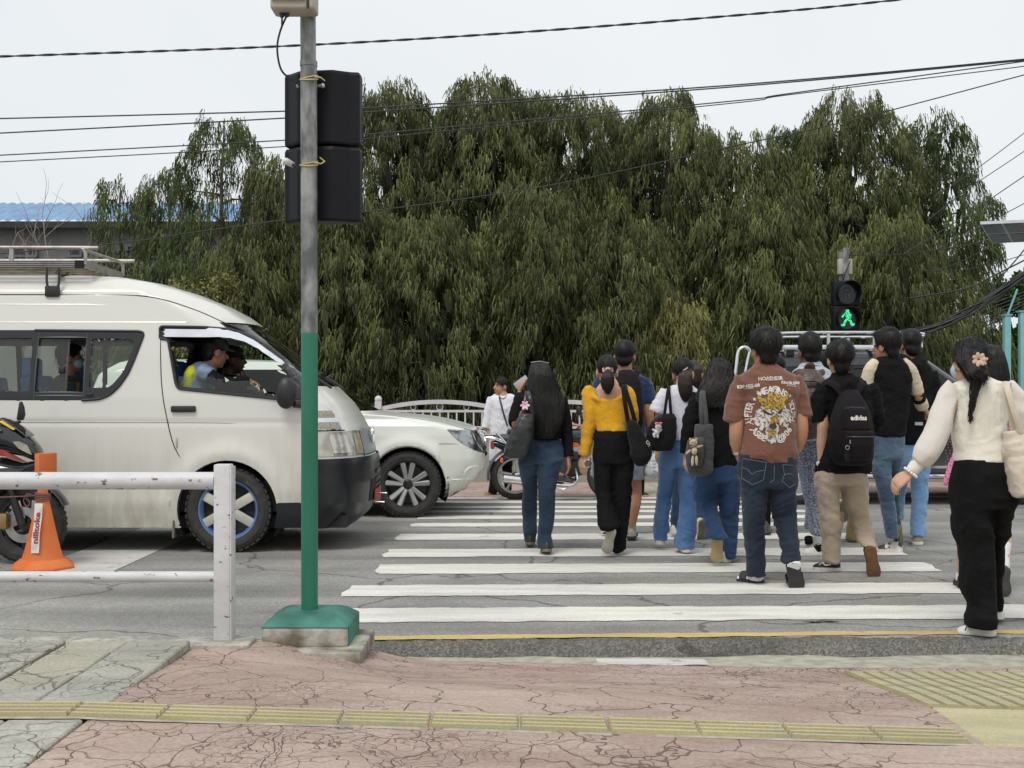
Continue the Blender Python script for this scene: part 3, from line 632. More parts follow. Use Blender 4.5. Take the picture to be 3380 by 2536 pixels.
_rr = ramp(_n, [(.2, (.12, 1.0, .42)), (.62, (.0, .22, .08))]); _l.new(_vo.outputs['Distance'], _rr.inputs[0]); _l.new(_rr.outputs[0], _b.inputs['Emission Color']); _b.inputs['Emission Strength'].default_value = 1.5
zmid = (q0[2] + q1[2]) / 2
for i, (za, zb) in enumerate(((q0[2], zmid - .004), (zmid + .004, q1[2]))):
 mb = MB(); mb.box((xc, DS + .05, (za + zb) / 2), (wS, .16, zb - za)); hs = mb.build('signal_housing', black_house, fs, bevel=.012)
 zc = (za + zb) / 2; c_ = (xc, DS - .031, zc)
 mb = MB(); mb.lathe([(.0, 0.0), (.14, .0), (.145, -.004)], c_, (0, 1, 0), 28); mb.build('lens', lens_dark, hs)
 mb = MB(); r_ = []
 for t in np.linspace(math.radians(-40), math.radians(220), 26):
  r_.append([(xc + a * math.cos(t), DS - .03 - d, zc + a * math.sin(t)) for a, d in ((.148, 0), (.148, .13 + .08 * math.sin(t)), (.156, .13 + .08 * math.sin(t)), (.156, 0))])
 mb.rings(r_); mb.build('hood', black_house, hs)
 def sil(pts, w): 
  m_ = MB(); m_.tube([(xc + a, DS - .042, zc + b) for a, b in pts], w, 8, flat=.35, up=(0, 1, 0), rounded=True); return m_
 if i == 0:
  mb = MB()
  mb.lathe([(0, 0), (.022, 0), (.022, .01), (0, .01)], (xc + .0, DS - .046, zc + .098), (0, 1, 0), 14)
  for pts, w in (([(0, .07), (.012, .0)], .03), ([(-.005, .075), (-.045, .045), (-.066, .02)], .013), ([(.01, .075), (.045, .045), (.042, .005)], .013),
                       ([(.0, .0), (-.03, -.05), (-.05, -.095), (-.07, -.092)], .017), ([(.01, .0), (.045, -.045), (.065, -.095), (.085, -.085)], .017)):
   w3 = sil(pts, w); mb.add(w3.v, w3.f)
  mb.build('walking_man', led, hs)
 else:
  mb = MB()
  for pts, w in (([(-.02, .0), (-.022, -.07)], .013), ([(.02, .0), (.022, -.07)], .013), ([(-.02, .045), (.02, .045)], .03)):
   w3 = sil(pts, w); mb.add(w3.v, w3.f)
  mb.build('standing_man', M('led_off', (.10, .10, .10), .4), hs)
teal = M('teal_paint', (.16, .38, .385), .55, col2=(.22, .45, .45), vs=3, detail=7, bump=.15, bs=25)
for k, (xa, xb, yt) in enumerate(((3313, 3333, 1042), (3364, 3392, 1030))):
 d = 15.4; a = P(xa, yt, d); b_ = P(xb, yt, d); xm = (a[0] + b_[0]) / 2; w = b_[0] - a[0]
 t_ = thing('teal_post', ('thinner teal painted steel fence post with a slanting arm' if k == 0 else 'teal painted steel fence post at the right edge of the view'), 'post', (xm, d, .01), 'teal posts at the far corner')
 mb = MB(); mb.box((xm, d, a[2] / 2), (w, .09, a[2])); mb.build('upright', teal, t_, bevel=.006)
 mb = MB(); mb.box((xm, d, a[2] + .006), (w * 1.35, .11, .02)); mb.build('cap_plate', teal, t_)
 if k == 0: mb = MB(); mb.tube([(xm + .01, d, a[2]), P(3358, 955, d)], .014, 6); mb.build('arm', teal, t_)
sp = thing('solar_street_light', 'small solar panel on a pole at the right edge, tilted toward the sky', 'solar panel', (5.35, 12, 0))
pan = M('solar_cell', (.10, .105, .12), .25, var=.15, vs=9); alu = M('aluminium', (.55, .56, .57), .4, .6, var=.1)
def pp_(x, y, d): return P(x, y, d)
A_, B_, C_, D_ = P(3236, 741, 11.6), P(3500, 728, 11.6), P(3510, 798, 12.1), P(3272, 803, 12.1)
A_, B_, C_, D_ = P(3236, 741, 11.6), P(3520, 729, 11.6), P(3545, 792, 12.2), P(3275, 804, 12.2)
nrm_ = U(np.cross(B_ - A_, D_ - A_)); nrm_ = nrm_ if nrm_[2] < 0 else -nrm_
mb = MB(); mb.add([A_, B_, C_, D_] + [q - nrm_ * .03 for q in (A_, B_, C_, D_)], [(0, 1, 2, 3), (7, 6, 5, 4), (0, 4, 5, 1), (1, 5, 6, 2), (2, 6, 7, 3), (3, 7, 4, 0)]); pf = mb.build('panel_frame', alu, sp)
for i in range(4):
 for j in range(2):
  f0, f1 = (i + .06) / 4, (i + .94) / 4; g0, g1 = (j + .07) / 2, (j + .93) / 2
  def bl(u, v): return A_ * (1 - u) * (1 - v) + B_ * u * (1 - v) + C_ * u * v + D_ * (1 - u) * v
  mb = MB(); mb.add([bl(f0, g0) + nrm_ * .004, bl(f1, g0) + nrm_ * .004, bl(f1, g1) + nrm_ * .004, bl(f0, g1) + nrm_ * .004], [(0, 1, 2, 3)]); mb.build('cell', pan, pf, smooth=0)
cpan = (A_ + B_ + C_ + D_) / 4
mb = MB(); mb.tube([(cpan[0] + .1, 12, 0), (cpan[0] + .1, 12, cpan[2] - .02)], .04, 12); mb.build('pole', galv, sp)
d = 36; a = P(3273, 935, d)
up = thing('utility_pole', 'thin grey utility pole standing far off behind the cables', 'pole', (a[0], d, 0))
mb = MB(); mb.tube([(a[0] + .1, d, -.1), (a[0], d, a[2])], [.12, .07], 10); mb.build('shaft', M('pole_conc', (.30, .33, .36), .8), up)
mb = MB()
for y_ in (1000, 1035): mb.box((a[0], d - .1, P(0, y_, d)[2]), (.5, .06, .07))
mb.build('cross_arm', dark_metal, up)
cab = M('cable_black', (.02, .02, .022), .6, var=.2)
def cable(pts, depth, r_, label, group='overhead cables', twist=False):
 pw = [P(x, y, depth + (dz[0] if dz else 0)) for x, y, *dz in pts]; pw = smoothpath(pw, 8)
 mb = MB()
 if twist:
  L = np.cumsum([0] + [np.linalg.norm(pw[i + 1] - pw[i]) for i in range(len(pw) - 1)]); n_ = 260
  for ph in (0, math.pi):
   q = []
   for s_ in np.linspace(0, L[-1], n_):
    c_ = np.array([np.interp(s_, L, [p[k] for p in pw]) for k in range(3)]); t = s_ / .42 * 2 * math.pi + ph
    q.append(c_ + np.array((0, math.cos(t), math.sin(t))) * r_ * .62)
   mb.tube(q, r_ * .62, 5)
 else: mb.tube(pw, r_, 5)
 return tag(mb.build('overhead_cable', cab), label, 'cable', group)
cable([(-1500, 235), (0, 187), (930, 153), (1700, 108), (2500, 45), (2960, 0), (3700, -85)], 11, .0105, 'thick twisted cable crossing the sky at the very top', twist=True)
cable([(-1500, 425), (0, 392), (930, 368), (1190, 358), (2400, 283), (3380, 196), (3600, 172)], 14, .009, 'uppermost of the four thin cables running in front of the tree tops')
cable([(-1500, 515), (0, 440), (930, 391), (1190, 372), (2400, 289), (3380, 200), (3600, 176)], 14.3, .009, 'second of the four thin cables running in front of the tree tops')
cable([(-1500, 590), (0, 513), (930, 464), (1190, 446), (2400, 336), (2600, 310), (3360, 206), (3600, 170)], 14.6, .008, 'third of the four thin cables running in front of the tree tops')
cable([(-1500, 610), (0, 535), (930, 485), (1190, 460), (2400, 343), (2600, 314), (3360, 222), (3600, 190)], 14.9, .007, 'lowest of the four thin cables running in front of the tree tops')
cable([(-1500, 960), (230, 818), (620, 770), (930, 728), (1190, 702), (1800, 615), (2400, 487), (2800, 400), (3380, 248), (3600, 190)], 15.2, .008, 'single dark cable rising to the right across the middle of the trees')
for k, (pts, r_) in enumerate(([[(3100, 640), (3200, 575), (3380, 440), (3520, 330)], .006], [[(3060, 730), (3195, 625), (3380, 500), (3520, 400)], .006], [[(2980, 840), (3160, 730), (3380, 582), (3520, 490)], .007],
                               [[(3080, 830), (3260, 735), (3380, 672), (3520, 590)], .006], [[(3060, 905), (3200, 850), (3380, 748), (3520, 660)], .006])):
 cable(pts, 16, r_, 'thin cable slanting up to the right edge beside the last tree', 'slanting cables at the right')
cable([(2795, 843), (2950, 842), (3160, 815), (3270, 790), (3450, 740)], 15.9, .007, 'cable leaving the pedestrian signal pole toward the right')
cable([(3040, 895), (3190, 890), (3290, 868), (3450, 820)], 17, .006, 'sagging pale cable below the solar panel')
cable([(3000, 985), (3180, 955), (3270, 915), (3380, 860), (3500, 800)], 17, .012, 'dark cable above the thick cable bundle at the right')
cable([(3208, 1100), (3280, 950), (3360, 850), (3450, 740)], 19, .012, 'steep cable crossing behind the bundle at the right')
for k in range(6):
 y0 = 1010 + k * 19; cable([(3020, y0 + 62), (3150, y0 + 30 - 3 * k), (3280, y0 - 10 - 6 * k), (3420, y0 - 60 - 10 * k)], 18 + .3 * k, .008, 'thin cable in the tangle beneath the thick bundle', 'tangled cables at the right')
mb = MB(); rb = random.Random(5); core = [P(2900, 1118, 16.5), P(3060, 1092, 16.5), P(3180, 1040, 16.5), P(3270, 985, 16.5), P(3380, 912, 16.5), P(3520, 815, 16.5)]
for k in range(22):
 o1 = [np.array((0, rb.uniform(-.05, .05), rb.uniform(-.045, .05) * (1.6 if rb.random() < .2 else 1))) for _ in core]
 mb.tube(smoothpath([c_ + o for c_, o in zip(core, o1)], 6), rb.uniform(.008, .016), 5)
tag(mb.build('cable_bundle', cab), 'thick black bundle of many cables slanting behind the women at the right', 'cable bundle')
bd_ = 30.0
bl_ = thing('building', 'grey walled building with a long blue corrugated metal roof behind bare branches', 'building', (-12, bd_, 0))
bwall = M('building_wall', (.20, .195, .185), .9, col2=(.34, .33, .31), vs=.8, detail=9, bump=.3, bs=8, stretch=(1, 1, .3))
blue_roof = M('blue_roof', (.13, .25, .42), .5, col2=(.2, .34, .52), vs=1.5, detail=6)
ze_ = P(0, 733, bd_)[2]; zr_ = P(0, 657, bd_ + 1.5)[2]
mb = MB(); mb.box((-16.6, bd_ + 4, ze_ / 2 - .1), (22, 7.4, ze_)); mb.build('wall', bwall, bl_)
n_ = 260; X = np.linspace(-27.8, -5.45, n_); A = np.zeros((n_, 3, 3))
for j, (yy, z_) in enumerate(((bd_ - .25, ze_), (bd_ + .9, (ze_ * .5 + zr_ * .5)), (bd_ + 2.2, zr_))):
 A[:, j, 0] = X; A[:, j, 1] = yy; A[:, j, 2] = z_ + .035 * np.cos(X * 2 * math.pi / .26)
me = grid_mesh('roof', A[:, ::-1], None, blue_roof, True); ro = obj('roof', me, bl_); me.transform(Matrix.Translation((12, -bd_, 0)))
mb = MB(); mb.box((-16.6, bd_ - .22, ze_ - .1), (22.3, .06, .16)); mb.build('gutter', dark_metal, bl_)
for (xa, xb, ya, yb) in ((25, 122, 818, 846), (-110, -30, 818, 846), (228, 268, 824, 846), (420, 520, 812, 850), (150, 190, 900, 960)):
 a = P(xa, ya, bd_ + .28); b_ = P(xb, yb, bd_ + .28); w_ = b_[0] - a[0]; h_ = a[2] - b_[2]; c_ = ((a[0] + b_[0]) / 2, bd_ + .27, (a[2] + b_[2]) / 2)
 mb = MB()
 for s_ in (-1, 1): mb.box((c_[0] + s_ * w_ / 2, c_[1], c_[2]), (.06, .08, h_ + .06)); mb.box((c_[0], c_[1] - .004, c_[2] + s_ * h_ / 2), (w_ + .06, .08, .06))
 wi = mb.build('window', M('frame_grey', (.22, .24, .26), .6), bl_)
 mb = MB(); mb.box((c_[0], c_[1] + .02, c_[2]), (w_, .01, h_)); mb.build('pane', M('pane_dark', (.03, .035, .04), .12), wi)
def in_poly(px, pz, poly):
 poly = np.asarray(poly, float); r = np.zeros(len(px), bool); n = len(poly); j = n - 1
 for i in range(n):
  xi, zi = poly[i]; xj, zj = poly[j]
  c = ((zi > pz) != (zj > pz)) & (px < (xj - xi) * (pz - zi) / (zj - zi + 1e-12) + xi); r ^= c; j = i
 return r
def near_poly(px, pz, poly):
 poly = np.asarray(poly, float); best = np.full(len(px), 1e9); bx = px.copy(); bz = pz.copy()
 for i in range(len(poly)):
  a = poly[i]; b = poly[(i + 1) % len(poly)]; d = b - a; L2 = d @ d + 1e-12
  t = np.clip(((px - a[0]) * d[0] + (pz - a[1]) * d[1]) / L2, 0, 1); qx = a[0] + t * d[0]; qz = a[1] + t * d[1]
  ds = np.hypot(px - qx, pz - qz); m = ds < best; best[m] = ds[m]; bx[m] = qx[m]; bz[m] = qz[m]
 return best, bx, bz
def rpoly(poly, r=.05, k=4):
 """round the corners of a polygon"""
 out = []; n = len(poly); poly = [np.asarray(p, float) for p in poly]
 for i in range(n):
  p0, p1, p2 = poly[i - 1], poly[i], poly[(i + 1) % n]; a = p0 - p1; b = p2 - p1
  ra = min(r, np.linalg.norm(a) * .45); rb = min(r, np.linalg.norm(b) * .45); s = p1 + U(a) * ra; e = p1 + U(b) * rb
  for t in np.linspace(0, 1, k): out.append((1 - t) ** 2 * s + 2 * t * (1 - t) * p1 + t * t * e)
 return [tuple(q) for q in out]
class Shell:
 """lofted car body: level outlines stacked over z, cut into parts by polygons on its surface"""
 def __init__(s, yc, zl, xf, xr, w, Af=.42, Ar=.25, p=2.6, n_side=200, n_front=26, n_rear=10, dirs=1):
  s.yc = yc; s.w = w; s.xf = xf; s.xr = xr; s.Af = Af; s.p = p
  rows = []; S = []; REG = []
  for z in zl:
   W_ = w(z); f = xf(z); r = xr(z); fc = f - Af; rc = r + Ar; pts = []; reg = []
   for t in np.linspace(0, math.pi / 2, n_rear, endpoint=False): pts.append((rc - Ar * math.cos(t) ** (2 / p), -W_ * math.sin(t) ** (2 / p))); reg.append(2)
   for x in np.linspace(rc, fc, n_side): pts.append((x, -W_)); reg.append(0)
   for t in np.linspace(math.pi / 2, 0, n_front + 1)[1:]: pts.append((fc + Af * math.cos(t) ** (2 / p), -W_ * math.sin(t) ** (2 / p))); reg.append(1)
   half = np.array(pts); full = np.concatenate([half, (half[1:-1] * [1, -1])[::-1]]); reg = np.array(reg + reg[1:-1][::-1])
   k = len(half) - 1; d = np.r_[0, np.cumsum(np.hypot(*np.diff(half, axis=0).T))]; sh = d[-1] - d; ss = np.concatenate([sh, sh[1:-1][::-1]])
   rows.append(np.c_[full[:, 0], yc + full[:, 1], np.full(len(full), z)]); S.append(ss); REG.append(reg)
  s.V = np.array(rows); s.S = np.array(S); s.REG = np.array(REG); s.nz, s.nu = s.V.shape[:2]
 def cut(s, polys, tol=.016):
  """polys: list of (part, 'xz'|'sz', polygon); returns {part: (V, F)}"""
  V = s.V.reshape(-1, 3).copy(); SS = s.S.ravel().copy(); REG = s.REG.ravel(); sgn = np.sign(V[:, 1] - s.yc)
  best = np.full(len(V), 1e9); NX = V[:, 0].copy(); NZ = V[:, 2].copy()
  for part, sp, poly in polys:
   if sp == 'xz':
    d, bx, bz = near_poly(V[:, 0], V[:, 2], poly); m = (d < best) & (d < tol) & (REG != 2); best[m] = d[m]; NX[m] = bx[m]; NZ[m] = bz[m]
   else:
    d, bx, bz = near_poly(SS, V[:, 2], poly); m = (d < best) & (d < tol); best[m] = d[m]; NZ[m] = bz[m]
  mv = best < 1e8
  wn_ = np.array([s.w(z) for z in NZ[mv]]); wo = np.array([s.w(z) for z in V[mv, 2]])
  V[mv, 1] = s.yc + (V[mv, 1] - s.yc) * wn_ / wo; V[mv, 0] = NX[mv]; V[mv, 2] = NZ[mv]
  i, j = np.meshgrid(np.arange(s.nz - 1), np.arange(s.nu), indexing='ij'); i = i.ravel(); j = j.ravel(); j2 = (j + 1) % s.nu
  Fc = np.stack([i * s.nu + j, i * s.nu + j2, (i + 1) * s.nu + j2, (i + 1) * s.nu + j], 1)
  c = V[Fc].mean(1); cs = SS[Fc].mean(1); lab = np.full(len(Fc), 'body', dtype=object); done = np.zeros(len(Fc), bool); rg = REG[Fc].max(1)
  for part, sp, poly in polys:
   m = in_poly(c[:, 0] if sp == 'xz' else cs, c[:, 2], poly) & ~done
   if sp == 'xz': m &= rg != 2
   lab[m] = part; done |= m
  out = {}
  ctr = V.mean(0)
  for part in set(lab):
   f = Fc[lab == part]; u, inv = np.unique(f, return_inverse=True); out[part] = (V[u].copy(), inv.reshape(-1, 4))
  return out
 def emit(s, out, part, name, mat, parent, off=0.0, side=None, smooth=35):
  if part not in out: return None
  V, Fc = out[part]; V = V.copy(); ww = np.abs(V[:, 1] - s.yc)
  if side is not None:
   m = (V[Fc].mean(1)[:, 1] - s.yc) * side > 0; Fc = Fc[m]
   if len(Fc) == 0: return None
   u, inv = np.unique(Fc, return_inverse=True); V = V[u]; Fc = inv.reshape(-1, 4)
  me = np_mesh(name, V, Fc, None)
  if off:
   n = get_no(me); o = V - np.array((V[:, 0].mean(), s.yc, V[:, 2].mean())); 
   if (n * (V - np.array((0, s.yc, 1.0)))[:, :3] * np.array((0, 1, 0))).sum() < 0: n = -n
   V = V + n * off
  set_co(me, V - base_of(parent))
  bm = bmesh.new(); bm.from_mesh(me); bmesh.ops.remove_doubles(bm, verts=bm.verts, dist=.0008); bmesh.ops.recalc_face_normals(bm, faces=bm.faces); bm.to_mesh(me); bm.free()
  me.polygons.foreach_set('use_smooth', np.ones(len(me.polygons), dtype=bool)); me.set_sharp_from_angle(angle=math.radians(smooth))
  me.materials.append(mat); return obj(name, me, parent)
 def y_at(s, x, z, side=-1):
  W_ = s.w(z); fc = s.xf(z) - s.Af
  if x <= fc: return s.yc + side * W_
  t = min(1, (x - fc) / s.Af); return s.yc + side * W_ * (1 - t ** s.p) ** (1 / s.p)
 def line(s, pts, mat, name, parent, r=.004, off=.001, side=-1, k=5):
  q = []
  for x, z in [(p[0], p[1]) for p in smoothpath([np.array((a, b, 0.0)) for a, b in pts], k)]: q.append((x, s.y_at(x, z, side) + side * off, z))
  n_ = len(q); mb = MB(); mb.tube(q, [r * min(1, .25 + 5 * min(i, n_ - 1 - i) / n_) for i in range(n_)], 6); return mb.build(name, mat, parent)
def mat_paint(name, col, dirt=(.36, .33, .25), amount=.6, z0=.2, z1=1.0, rough=.22):
 m = bpy.data.materials.new(name); m.use_nodes = True; n, l = nodes_of(m); b = n['Principled BSDF']
 tc = node(n, 'ShaderNodeTexCoord'); sp = node(n, 'ShaderNodeSeparateXYZ'); l.new(tc.outputs['Object'], sp.inputs[0])
 mr = node(n, 'ShaderNodeMapRange'); mr.inputs['From Min'].default_value = z0; mr.inputs['From Max'].default_value = z1; mr.inputs['To Min'].default_value = 1; mr.inputs['To Max'].default_value = 0; l.new(sp.outputs['Z'], mr.inputs[0])
 mp = node(n, 'ShaderNodeMapping'); mp.inputs['Scale'].default_value = (5, 5, .8); l.new(tc.outputs['Object'], mp.inputs['Vector'])
 n1 = node(n, 'ShaderNodeTexNoise', Scale=2.2, Detail=8.0, Roughness=.7); l.new(mp.outputs[0], n1.inputs['Vector'])
 r1 = ramp(n, [(.25, .1), (.75, 1.0)]); l.new(n1.outputs['Fac'], r1.inputs[0])
 mu = node(n, 'ShaderNodeMath', operation='MULTIPLY'); l.new(mr.outputs[0], mu.inputs[0]); l.new(r1.outputs[0], mu.inputs[1])
 m2 = node(n, 'ShaderNodeMath', operation='MULTIPLY'); l.new(mu.outputs[0], m2.inputs[0]); m2.inputs[1].default_value = amount
 l.new(mix(n, l, m2.outputs[0], col, dirt), b.inputs['Base Color'])
 ra = node(n, 'ShaderNodeMath', operation='ADD'); l.new(m2.outputs[0], ra.inputs[0]); ra.inputs[1].default_value = rough; l.new(ra.outputs[0], b.inputs['Roughness'])
 b.inputs['Coat Weight'].default_value = .35; b.inputs['Coat Roughness'].default_value = .1
 n3 = node(n, 'ShaderNodeTexNoise', Scale=2.5, Detail=2.0); l.new(tc.outputs['Object'], n3.inputs['Vector'])
 bp = node(n, 'ShaderNodeBump', Strength=.04, Distance=.01); l.new(n3.outputs['Fac'], bp.inputs['Height']); l.new(bp.outputs[0], b.inputs['Normal']); return m
van_white = mat_paint('van_white', (.70, .69, .64), amount=1.0, z1=1.1)
suv_white = mat_paint('suv_white', (.76, .77, .71), amount=.2, z1=.7)
suv_grey = mat_paint('suv_grey', (.035, .037, .042), dirt=(.14, .13, .11), amount=.3, z1=.9, rough=.15)
win_frame = M('window_black', (.018, .019, .022), .18, var=.15)
g_clear = glass('glass_clear', (.80, .86, .82), refl=.9)
g_tint = glass('glass_tint', (.86, .92, .88), refl=1.0, dirt=.07)
g_dark = glass('glass_dark', (.05, .055, .06), refl=1.4)
gap_m = M('panel_gap', (.05, .05, .048), .8, var=.1)
cloth_seat = M('seat_blue', (.06, .16, .34), .8, var=.2, vs=12, bump=.2)
dark_int = M('dark_interior', (.02, .02, .021), .9, var=.2)
lamp_glass = M('lamp_glass', (.45, .43, .38), .12, .35, var=.35, vs=9, coat=.6)
def ring_pts(c, r, n, a0=0): return [(c[0] + r * math.cos(a0 + 2 * math.pi * k / n), c[1] + r * math.sin(a0 + 2 * math.pi * k / n)) for k in range(n)]
def wheel(parent, c, Rw, W_, rim_r, rim_mat, side=-1, style='van', spokes=6, tread=40, inner=None):
 """car wheel whose outer face looks toward side*Y"""
 c = np.asarray(c, float); ax = np.array((0, side, 0.0))
 mb = MB(); h = W_ / 2
 prof = [(rim_r, -h * .8), (rim_r + .02, -h), (Rw - .05, -h), (Rw - .012, -h * .82), (Rw, -h * .6), (Rw, h * .6), (Rw - .012, h * .82), (Rw - .03, h * .93), (Rw - .055, h * 1.0), (rim_r + .06, h * 1.02), (rim_r + .03, h * .99), (rim_r + .01, h * .92), (rim_r, h * .8)]
 mb.lathe(prof, c, ax, 56, closed=True); ty = mb.build('wheel', rubber, parent)
 mb = MB()
 for k in range(tread):
  a = 2 * math.pi * k / tread; ra = np.array((math.cos(a), 0, math.sin(a))); ta = np.array((-math.sin(a), 0, math.cos(a)))
  for s_ in (.72, -.72, .25, -.25): mb.box(c + ra * (Rw - .0055) + ax * h * s_, (.014, Rw * 2 * math.pi / tread * .62, h * .36), ax=[ra, ta, ax])
 tb = mb.build('tread', rubber, ty); tag(tb, kind='stuff')
 mb = MB(); mb.lathe([(rim_r + .004, h * .9), (rim_r - .004, h * .88), (rim_r - .022, h * .6), (rim_r - .026, -h * .5), (rim_r + .004, -h * .85)], c, ax, 48); mb.f = mb.f[:-2]
 mb.build('rim', rim_mat, ty)
 mb = MB(); mb.lathe([(rim_r - .03, h * .05), (.02, h * .0)], c, ax, 32); mb.build('brake_disc', dark_metal, ty)
 if style == 'van':
  for k in range(spokes):
   a = 2 * math.pi * k / spokes + math.radians(30); ra = np.array((math.cos(a), 0, math.sin(a))); ta = np.array((-math.sin(a), 0, math.cos(a)))
   mb = MB(); mb.box(c + ra * rim_r * .49 + ax * h * .62, (rim_r * .97, .074, .022), ax=[ra, ta, ax]); mb.build('spoke', inner, ty, bevel=.004)
  mb = MB(); mb.lathe([(.0, h * .78), (.045, h * .76), (.055, h * .6), (.055, h * .4)], c, ax, 20); mb.build('hub_cap', inner, ty)
 else:
  for k in range(5):
   a = 2 * math.pi * k / 5 + math.pi / 2; ra = np.array((math.cos(a), 0, math.sin(a))); ta = np.array((-math.sin(a), 0, math.cos(a)))
   mb = MB()
   for s_ in (-1, 1):
    pts = [c + ra * .05 + ta * s_ * .016 + ax * h * .55, c + ra * rim_r * .5 + ta * s_ * .03 + ax * h * .66, c + ra * rim_r * .97 + ta * s_ * .056 + ax * h * .78]
    mb.tube(pts, [.021, .024, .031], 6, flat=.6, up=ax)
   mb.build('spoke', inner, ty)
  mb = MB(); mb.lathe([(.0, h * .74), (.035, h * .73), (.05, h * .6), (.05, h * .3)], c, ax, 20); mb.build('hub_cap', dark_metal, ty)
 return ty
VY = 9.38; VC = VY + .845
def interp(xs, ys): 
 xs = list(xs); ys = list(ys)
 def f(z): return float(np.interp(z, xs, ys))
 return f
vxf = interp([.2, .27, .38, .55, .72, .77, .85, .98, 1.1, 1.2, 1.31, 1.4, 1.88, 1.96, 2.05, 2.15, 2.22, 2.27, 2.3], [-1.36, -1.28, -1.22, -1.20, -1.205, -1.225, -1.24, -1.275, -1.34, -1.405, -1.515, -1.62, -2.22, -2.33, -2.5, -2.75, -2.98, -3.25, -3.7])
vxr = interp([.2, .4, .9, 1.5, 2.0, 2.2, 2.3], [-6.5, -6.54, -6.54, -6.5, -6.42, -6.3, -5.9])
vw = interp([.2, .3, .5, .8, 1.02, 1.05, 1.08, 1.25, 1.6, 1.85, 2.02, 2.08, 2.095, 2.12, 2.2, 2.26, 2.29, 2.3], [.80, .822, .838, .845, .845, .838, .845, .842, .81, .775, .745, .735, .715, .71, .645, .52, .36, .25])
zl = np.unique(np.concatenate([np.arange(.2, 2.06, .0165), np.arange(2.06, 2.2, .018), np.arange(2.2, 2.301, .01)]))
van = thing('van', 'large white high-roof passenger van with dusty sides, blue wheel rims and black bumper', 'van', (-3.8, VC, 0))
SH = Shell(VC, zl, vxf, vxr, vw, Af=.42, Ar=.2, n_side=300, n_front=36)
for X_ in (-2.29, -5.4):
 dst = np.hypot(SH.V[:, :, 0] - X_, (SH.V[:, :, 2] - .345) * .93); SH.V[:, :, 1] += np.sign(SH.V[:, :, 1] - VC) * .028 * np.exp(-((dst - .42) / .085) ** 2) * (SH.V[:, :, 0] < -1.5)
SH.V[:, :, 1] += np.sign(SH.V[:, :, 1] - VC) * .014 * np.exp(-((SH.V[:, :, 2] - .40) / .08) ** 2) * (SH.V[:, :, 0] < -2.75) * (SH.V[:, :, 0] > -4.9)
kv = F / VY
def vp(zx, zy, ox, oy, sc): return ((ox + zx / sc - CX) / kv, CH + (HY - (oy + zy / sc)) / kv)
W1 = rpoly([vp(a, b, 500, 1040, 4.424) for a, b in ((120, 190), (700, 195), (1050, 225), (1300, 320), (1550, 470), (1810, 680), (2130, 1075), (2150, 1200), (1800, 1185), (400, 1045), (375, 1000), (235, 345))], .025)
W1f = rpoly([vp(a, b, 500, 1040, 4.424) for a, b in ((88, 160), (720, 170), (1070, 195), (1320, 290), (1570, 440), (1840, 655), (2190, 1060), (2210, 1235), (1800, 1222), (390, 1078), (350, 1010), (215, 350), (95, 345))], .025)
BAND = rpoly([vp(a, b, 0, 1050, 4.254) for a, b in ((-6500, 165), (500, 165), (1200, 172), (1940, 178), (1992, 215), (1875, 560), (1785, 780), (1665, 960), (1540, 1080), (1400, 1140), (1200, 1156), (-6500, 1156))], .03)
PA = rpoly([vp(a, b, 0, 1050, 4.254) for a, b in ((-900, 282), (432, 282), (405, 1030), (-900, 1030))], .015)
PA2 = rpoly([vp(a, b, 0, 1050, 4.254) for a, b in ((-3300, 282), (-1000, 282), (-1000, 1030), (-3300, 1030))], .015)
PA3 = rpoly([vp(a, b, 0, 1050, 4.254) for a, b in ((-6300, 282), (-3400, 282), (-3400, 1030), (-6300, 1030))], .015)
PB = rpoly([vp(a, b, 0, 1050, 4.254) for a, b in ((515, 280), (1188, 280), (1160, 1042), (485, 1042))], .008)
PC = rpoly([vp(a, b, 0, 1050, 4.254) for a, b in ((1262, 285), (1830, 290), (1868, 340), (1800, 560), (1715, 760), (1600, 905), (1530, 970), (1245, 985))], .02)
fw_c = (-2.29, .345); arch = ring_pts(fw_c, .402, 40); arch_r = ring_pts((-5.4, .345), .40, 40)
BLO = rpoly([(-1.93, .1), (-1.70, .1), (-1.70, .405), (-1.885, .405)], .01)
polys = [('hole', 'xz', arch), ('hole', 'xz', arch_r), ('frame1', 'xz', rpoly([vp(a, b, 500, 1040, 4.424) for a, b in ((1990, 900), (2180, 1110), (2190, 1215), (1850, 1200))], .01)), ('pane1', 'xz', W1), ('frame1', 'xz', W1f), ('paneA', 'xz', PA), ('paneA2', 'xz', PA2), ('paneA3', 'xz', PA3), ('paneB', 'xz', PB), ('paneC', 'xz', PC), ('band', 'xz', BAND),
         ('sill', 'xz', BLO),
         ('bumper', 'sz', [(-.1, .1), (1.07, .1), (1.07, .755), (-.1, .755)]), ('head', 'sz', [(.40, .775), (1.03, .775), (1.03, .968), (.40, .975)]),
         ('grille', 'sz', [(-.1, .765), (.39, .765), (.39, .965), (.28, .985), (-.1, .985)]), ('vent', 'sz', [(.66, .978), (.98, .978), (.96, 1.155), (.70, 1.155)]),
         ('wind', 'sz', [(-.1, 1.345), (.80, 1.345), (.76, 1.865), (-.1, 1.885)])]
vo = SH.cut(polys)
body = SH.emit(vo, 'body', 'body', van_white, van)
mb = MB(); top = SH.V[-1]; mb.add(top, [tuple(range(len(top)))]); mb.build('roof_cap', van_white, body)
mb = MB(); mb.box((-3.85, VC, .24), (5.0, 1.45, .1)); mb.build('underbody', dark_int, van)
for part, nm in (('frame1', 'window_frame'), ('band', 'window_band')):
 for s_ in (-1, 1): SH.emit(vo, part, nm, win_frame, van, .004, side=s_)
